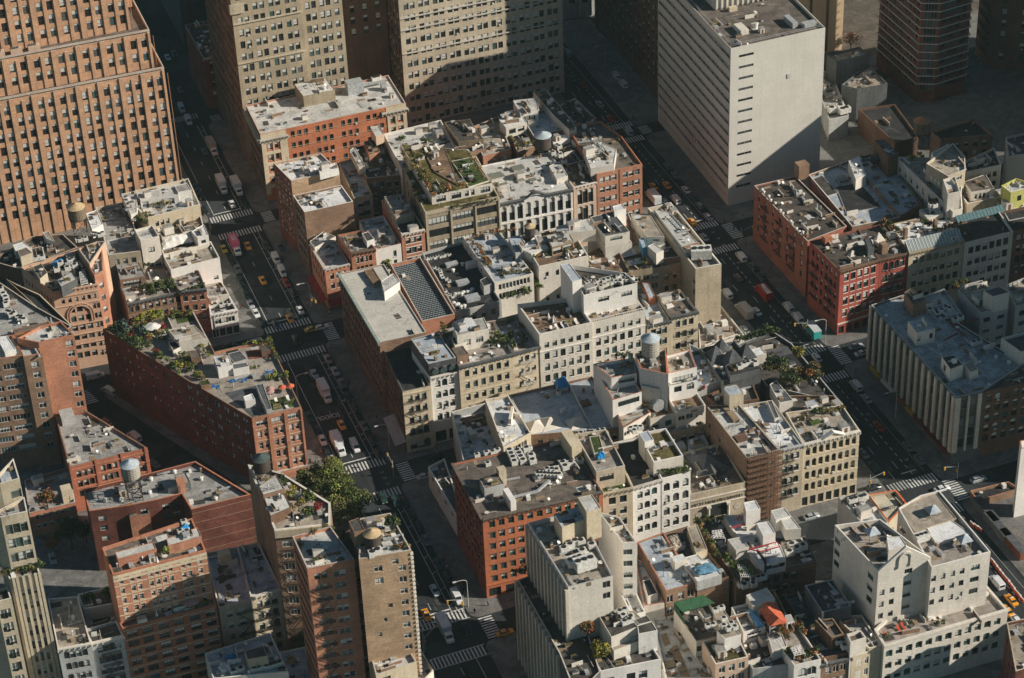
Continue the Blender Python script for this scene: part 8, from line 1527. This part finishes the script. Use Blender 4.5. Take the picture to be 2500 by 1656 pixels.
# lamps and signals
def lamp(rc, x, y, ang, label, h=10, arm=3.4):
    p = at((rc, x, y),.15); o = thing('street_lamp', 'street lamp', label); o.location = (p.x, p.y, .15); o.rotation_euler = (0,0, ang); lm = mat('lamp pole', (.40,.41,.40), 'plain', .5)
    k = MB(); k.bar((0,0,0),(0,0, h-1),(.16,.1), lm, 8); pr = [(0, h-1),(arm*.12, h-.35),(arm*.4, h),(arm, h+.05)]
    for a, c in zip(pr, pr[1:]): k.bar((a[0],0, a[1]),(c[0],0, c[1]),.1, lm, 6)
    child(k, 'pole', o); k = MB(); k.box(arm-.3,-.22, h-.1, arm+.7,.22, h+.12, LAMP); child(k, 'lamp_head', o)
lamp(11,540,1185, math.pi, 'street lamp on the right kerb by the red awnings'); lamp(21,1188,1010, math.pi, 'street lamp at the corner under the cream corner loft'); lamp(21,432,610,0, 'street lamp on the left pavement beside the red wedge block'); lamp(31,1838,965, math.pi, 'street lamp at the lower crossing beside the white people carrier'); lamp(13,725,1490, math.pi, 'street lamp beside the teal truck at the red corner house'); lamp(31,1470,1350,0, 'street lamp low at the foot of the tall tan building'); lamp(23,1305,740, math.pi, 'street lamp in shade before the pier office'); lamp(2,940,560, math.pi, 'street lamp on the plaza pavement at the top'); lamp(10,1790,1440,0, 'street lamp before the white avenue shop')
def signal(rc, x, y, ang, label, arm=4.5):
    p = at((rc, x, y),.15); o = thing('traffic_light', 'traffic light', label); o.location = (p.x, p.y, .15); o.rotation_euler = (0,0, ang); lm = mat('lamp pole', (.40,.41,.40)); ym = mat('signal yellow', (.55,.30,.03), 'plain')
    k = MB(); k.bar((0,0,0),(0,0,6),.1, lm, 8); k.bar((0,0,4.6),(arm, 0,5.7),.07, lm, 6); child(k, 'pole', o)
    for q in ((arm, 5.1),(.3,3.2)): k = MB(); k.box(q[0]-.22,-.22, q[1]-.45, q[0]+.22,.22, q[1]+.6, ym); child(k, 'signal_head', o)
signal(23,1090,1350,0, 'yellow traffic light beside the cream pediment house'); signal(23,1815,1250, math.pi, 'yellow traffic light at the pier office corner'); signal(31,1480,1335,.6, 'yellow traffic light hanging over the bottom crossing', 6); signal(31,1800,1010, math.pi, 'yellow traffic light beside the lamp at the lower crossing'); signal(10,1740,590,0, 'yellow traffic light by the crossing behind the pink truck'); signal(11,550,1190,-1.5, 'traffic light at the corner by the red awnings'); signal(21,1220,1230,1.6, 'yellow traffic light near the low white wall'); signal(13,30,650,0, 'yellow traffic light at the foot of the red side wall'); signal(23,575,60, math.pi, 'yellow traffic light beside the teal truck')
# flag
p = at((2,1500,1240),14); o = thing('flag', 'flag', 'striped flag on a slanted pole at the shaded side of the white slab tower'); k = MB(); q0 = Vector((295.1, p.y+2,14)); q1 = q0+Vector((-3.6,0,2.8)); k.bar(q0, q1,.06, W['metal']); child(k, 'pole', o); k = MB()
for i in range(7): a = q1+Vector((0,0,-.1)); k.poly([a+Vector((i*.28,.0,-.2)), a+Vector((i*.28+.28,.0,-.2-.1)), a+Vector((i*.28+.28+.3,0,-2.8)), a+Vector((i*.28+.3,0,-2.7))], mat('flag red', (.30,.05,.08), 'plain') if i % 2 else W['white'])
child(k, 'cloth', o)
# people
cloth = [mat('cloth dark', (.02,.022,.026), 'plain'), mat('cloth blue', (.05,.08,.15), 'plain'), mat('cloth grey', (.22,.22,.22), 'plain'), mat('cloth red', (.25,.04,.04), 'plain'), mat('cloth cream', (.4,.37,.3), 'plain')]; skin = mat('skin', (.36,.2,.14), 'plain'); hair = mat('hair', (.02,.015,.012), 'plain')
def person(rc, x, y, top, leg, z, label, rz=0):
    p = at((rc, x, y), z+.8); o = bpy.data.objects.new('person', None); C.objects.link(o); o.location = (p.x, p.y, z); o.rotation_euler = (0,0, rz); tag(o, label, 'person', 'people on the pavements')
    me = bpy.data.meshes.new('body'); V = [(0,0,.95),(0,0,1.2),(0,0,1.42),(0,0,1.55),(0,.02,1.68),(-.1,0,.9),(-.11,.18,.5),(-.1,.1,.06),(-.1,.22,.04),(.1,0,.9),(.11,-.06,.5),(.1,-.2,.08),(.1,-.08,.04),(-.2,0,1.4),(-.26,-.05,1.15),(-.25,.08,.9),(.2,0,1.4),(.26,.05,1.15),(.25,.18,.93)]
    E = [(0,1),(1,2),(2,3),(3,4),(0,5),(5,6),(6,7),(7,8),(0,9),(9,10),(10,11),(11,12),(2,13),(13,14),(14,15),(2,16),(16,17),(17,18)]
    me.from_pydata(V, E, []); b_o = bpy.data.objects.new('body', me); C.objects.link(b_o); md = b_o.modifiers.new('s', 'SKIN'); R0 = [.15,.15,.17,.06,.11,.1,.08,.05,.04,.1,.08,.05,.04,.07,.055,.04,.07,.055,.04]
    for v_, r_ in zip(me.skin_vertices[0].data, R0): v_.radius = (r_, r_)
    me.skin_vertices[0].data[0].use_root = True; dg = bpy.context.evaluated_depsgraph_get(); m2 = bpy.data.meshes.new_from_object(b_o.evaluated_get(dg)); b_o.modifiers.clear(); b_o.data = m2; m2.materials.clear(); [m2.materials.append(q) for q in (top, leg, skin, hair)]
    for f in m2.polygons: c = f.center; f.material_index = 2 if c.z > 1.56 or (abs(c.x) > .2 and c.z < .95) else 0 if c.z > .93 else 1
    b_o.parent = o; k = MB(); k.bar((0,-.02,1.7),(0,-.02,1.83),(.11,.07), hair, 8); child(k, 'hair', o); return o
ppl = [(31,1890,1000, 'walking on the corner beside the lower crossing'),(31,1960,1080, 'in a group at the right end of the lower crossing'),(31,2000,940, 'on the shaded pavement right of the lower crossing'),(31,1630,580, 'under the grey awning of the orange block pavement'),(31,1660,640, 'walking beside the orange block, below another walker'),(21,530,1100, 'on the sunny pavement by the park trees'),(21,575,1105, 'beside another walker by the park trees'),(21,600,1095, 'nearest the kerb by the park trees'),(21,855,450, 'on the pale pavement opposite the courier truck'),(21,1045,670, 'on the pavement above the grey canopy'),(21,1080,740, 'just above the grey canopy'),(11,510,1240, 'beside the white car by the street lamp'),(10,1890,1010, 'standing by the dark parked cars at the white gable wall'),(10,1985,1180, 'on the sunny pavement by the avenue shop'),(21,700,160, 'waiting at the corner below the crossing'),(12,2000,530, 'crossing on the right crosswalk'),(12,1925,470, 'at the corner of the white slab tower'),(13,70,660, 'in red by the foot of the red side wall'),(2,1170,970, 'on the plaza pavement by the upper crossing'),(2,830,350, 'on the plaza near the top of the picture'),(23,980,350, 'at the corner before the pier office'),(23,1240,550, 'in white on the pavement by the pier office'),(23,1660,1150, 'at the traffic light by the pier office corner'),(21,620,1030, 'between the parked cars by the big white truck'),(11,690,1230, 'on the corner under the red awnings')]
for i, (rc, x, y, lb) in enumerate(ppl): person(rc, x, y, cloth[i % 5] if 'red' not in lb[:8] else cloth[3], cloth[(i*3) % 3],.15 if 'cross' not in lb[:5] else .02, 'person in %s top %s' % (('dark', 'blue', 'grey', 'red', 'cream')[i % 5] if lb[:2] != 'in' else 'plain', lb), rnd.uniform(0,6))
# street things in the right lot: containers and barriers
def container(rc, x, y, col, label):
    p = at((rc, x, y),2.6); o = thing('site_container', 'container', label); o.location = (p.x, p.y, 0); k = MB(); k.box(-1.3,-6,0,1.3,6,2.7, col); k.box(-1.2,-5.9,2.7,1.2,5.9,2.76, RF['slate']); child(k, 'box', o)
    for i in range(16): pass
    k = MB(); [k.box(-1.36,-5.6+i*.75,.2,1.36,-5.45+i*.75,2.72, col) for i in range(16)]; child(k, 'rib', o)
cg = mat('container grey', (.16,.17,.165), 'wall'); cr = mat('container rust', (.24,.10,.06), 'wall')
container(33,2060,160, cg, 'farther grey container on the lot at the right edge'); container(33,2150,280, cg, 'middle grey container on the lot at the right edge'); container(33,2280,420, cr, 'rust ended container nearest the bottom on the right lot')
BRP = empty('traffic_barrier', (0,0,-500)); tag(BRP, 'x', 'barrier'); k = MB(); loft(k, [(-1,.3,0,.8),(1,.3,0,.8)], mat('barrier orange', (.55,.09,.04), 'plain')); child(k, 'body', BRP); k = MB(); k.box(-.12,-1,.8,.12,1,1.0, W['white']); child(k, 'rail', BRP)
put(BRP, 33, along((2110,590),(2350,900),11,2)+along((1940,280),(2000,320),3,2),0, 'orange and white barrier in the line along the right avenue works', 'barriers along the avenue works', 1.0,.1)
# red wall lettering
rl = BD['red_lettered_white_house']; A_, B_ = seg(RL, 0)
c = at((32,2065,215),23.5); M = Matrix.Translation(c) @ Matrix.Rotation(.05,4, 'Z') @ Matrix.Rotation(R_(60),4, 'X') @ Matrix.Rotation(.55,4, 'Z'); mred = mat('red wall paint', (.40,.03,.04), 'plain')
wl = MB(); q = at((32,2010,230),22.0); b_ = text_obj('EEN', 1.9, M, mred, 'wall_lettering', .05, rl.root)
k = MB(); a, c = at((32,1975,310),21.6), at((32,2215,245),21.6); k.bar(a, c, .12, mred); k.bar(a-Vector((0,0,.5)), c-Vector((0,0,.5)),.08, mred); rl.part(k, 'red_railing'); k = MB(); P = [at(q, 22.4) for q in ((33,95,490),(33,330,430),(33,350,470),(33,190,510))]; [k.bar(P[i], P[(i+1) % 4],.16, mred) for i in range(4)]; rl.part(k, 'red_railing')
k = MB(); P = [at(q, 21.5) for q in ((33,165,500),(33,230,590),(33,228,700))]; k.bar(P[0], P[1],.4, W['iron']); k.bar(P[1], Vector((P[1].x, P[1].y, 14)),.4, W['iron']); BD['brick_rear_dormer_house'].part(k, 'black_duct')

# random small roof fittings, different on every roof
def inside(P, x, y):
    c = False; n = len(P)
    for i in range(n):
        (x0, y0),(x1, y1) = P[i], P[i-1]
        if (y0 > y) != (y1 > y) and x < (x1-x0)*(y-y0)/(y1-y0)+x0: c = not c
    return c
FIT = []
def fit(name, fn): k = MB(); fn(k); FIT.append((name, k.mesh(name)))
fit('vent_pipe', lambda k: (k.cyl(0,0,0,1.1,.13, W['metal'],8), k.bar((0,0,1.1),(0,0,1.35),(.26,.08), W['metal'],8))); fit('hatch', lambda k: k.box(-.6,-.5,0,.6,.5,.45, W['grey'], RF['slate'])); fit('skylight', lambda k: (k.box(-.9,-.6,0,.9,.6,.35, W['coping']), k.poly([(-.8,-.5,.36),(.8,-.5,.36),(.8,.5,.5),(-.8,.5,.5)], GL[2])))
fit('chimney', lambda k: (k.box(-.4,-.3,0,.4,.3,1.3, W['brick'], W['coping']), k.cyl(-.15,0,1.3,1.6,.1, W['brown'],6))); fit('vent_box', lambda k: k.box(-.5,-.7,0,.5,.7,.8, W['metal'])); fit('duct', lambda k: k.box(-2.2,-.22,.25,2.2,.22,.65, W['metal'])); fit('pipe', lambda k: (k.bar((-1.8,0,.3),(1.8,.1,.3),.08, W['coping'],6), k.bar((1.8,.1,.3),(1.8,.1,0),.08, W['coping'],6)))
fit('antenna', lambda k: (k.bar((0,0,0),(0,0,2.6),.04, W['iron']), k.bar((-.6,0,2.2),(.6,0,2.2),.03, W['iron']))); fit('satellite_dish', lambda k: (k.bar((0,0,0),(0,0,.8),.05, W['metal']), k.bar((0,0,.8),(.1,-.15,1.0),(.1,.42), W['white'],10))); fit('roof_patch', lambda k: k.box(-1.3,-.8,0,1.3,.8,.03, RF['dark'])); fit('roof_patch', lambda k: k.box(-1.0,-1.2,0,1.0,1.2,.03, RF['pale'])); fit('pallet_stack', lambda k: [k.box(-.6+i*.05,-.5, i*.2,.6,.5, i*.2+.13, W['wood']) for i in range(3)])
fit('low_wall', lambda k: k.box(-2.0,-.15,0,2.0,.15,1.1, W['brick'], W['coping'])); fit('low_wall', lambda k: k.box(-1.6,-.12,0,1.6,.12,1.3, W['offw'])); fit('storage_box', lambda k: k.box(-.9,-.5,0,.9,.5,.9, W['wood'], RF['dark']))
fit('planter', lambda k: (k.box(-1.0,-.3,0,1.0,.3,.5, W['wood']),[k.poly([(x, -.3,.5),(x+.2,.3,.6),(x+.1,.2,1.1),(x-.2,-.2,1.0)], LM['olive']) for x in (-.8,-.5,-.2,.1,.4,.7)])); fit('railing', lambda k: [k.bar((-2,0, z),(2,0, z),.04, W['iron']) for z in (.5,1.0)]+[k.bar((x, 0,0),(x, 0,1),.04, W['iron']) for x in (-2,-1,0,1,2)])
fit('table', lambda k: (k.cyl(0,0,.7,.76,.6, W['offw'],10), k.bar((0,0,0),(0,0,.7),.06, W['iron']))); fit('plywood_sheet', lambda k: k.box(-1.2,-.6,0,1.2,.6,.05, W['wood'])); fit('white_box', lambda k: k.box(-.55,-.45,0,.55,.45,1.0, W['white'])); fit('bulkhead_box', lambda k: (k.box(-1.0,-1.3,0,1.0,1.3,2.1, W['offw'], RF['grey']), k.box(-.4,-1.33,.05,.4,-1.29,1.8, W['brown'])))
CAMP = Vector((0,0, CAMH))
for b in BL:
    if b.name in ('neighbour_block', 'brick_skyscraper', 'ribbed_sand_tower', 'dark_brown_tower', 'balcony_tower'): continue
    r = random.Random(len(b.name)*31+len(b.label))
    for v in b.vols:
        Q = offset_poly(v['P'],.9); xs = [q[0] for q in Q]; ys = [q[1] for q in Q]; area = (max(xs)-min(xs))*(max(ys)-min(ys))
        if area < 12 or v['z'] > 90: continue
        n = 3 if v['roof'].data.materials[0].name in ('lattice', 'ribbed metal roof', 'roof black') else 8 if v is BR else min(64, int(area/(13 if area > 700 else 6.0))+2); others = [o_ for o_ in b.vols if o_ is not v and o_['z'] > v['zr']+.05]
        for i in range(n):
            x, y = r.uniform(min(xs), max(xs)), r.uniform(min(ys), max(ys))
            if not inside(Q, x, y) or any(inside(o_['P'], x, y) for o_ in others): continue
            nm, me = FIT[r.randrange(len(FIT))]
            if nm in ('bulkhead_box', 'chimney') and r.random() < .6: continue
            o = bpy.data.objects.new(nm, me); C.objects.link(o); o.parent = b.root; o.location = Vector((x, y, v['zr']+.003+.004*i/n))-b.o; o.rotation_euler = (0,0, r.choice((0, math.pi/2))+r.uniform(-.12,.12)); s_ = r.uniform(.75,1.3); o.scale = (s_, s_, s_)
for r in list(SP.values())+list(LG.values())+[AC, FAN, BIG, BRP]:
    kill(r)

# past 300 shrubs the smallest in the picture merge into one mass
S_ = [o for o in bpy.data.objects if o.name.split('.')[0] == 'shrub' and o.type == 'EMPTY' and o.get('category')]
S_.sort(key=lambda o: -o.scale.x/(o.location-CAMP).length)
k = MB()
for o in S_[290:]:
    M = Matrix.Translation(o.location) @ Matrix.Rotation(o.rotation_euler.z, 4, 'Z') @ Matrix.Diagonal((*o.scale, 1))
    for c_ in list(o.children): me = c_.data; k.add([v.co for v in me.vertices],[tuple(p.vertices) for p in me.polygons],[me.materials[p.material_index] for p in me.polygons], M); bpy.data.objects.remove(c_)
    bpy.data.objects.remove(o)
tag(k.obj('shrub'), 'small rooftop shrubs and grasses scattered over many terraces', 'shrub', None, 'stuff')

# ================= thin autumn air over the whole district
hz = MB(); hz.box(-1400,-150,-1,2400,3900,440, mat('haze', (1,1,1)))
ho = hz.obj('haze'); tag(ho, kind='stuff'); hm = bpy.data.materials['haze']; ht = hm.node_tree; ht.nodes.clear()
pv = ht.nodes.new('ShaderNodeVolumePrincipled'); pv.inputs['Color'].default_value = (.62,.86,.84,1); pv.inputs['Density'].default_value = HAZE; pv.inputs['Anisotropy'].default_value = 0
ou = ht.nodes.new('ShaderNodeOutputMaterial'); ht.links.new(pv.outputs[0], ou.inputs['Volume'])
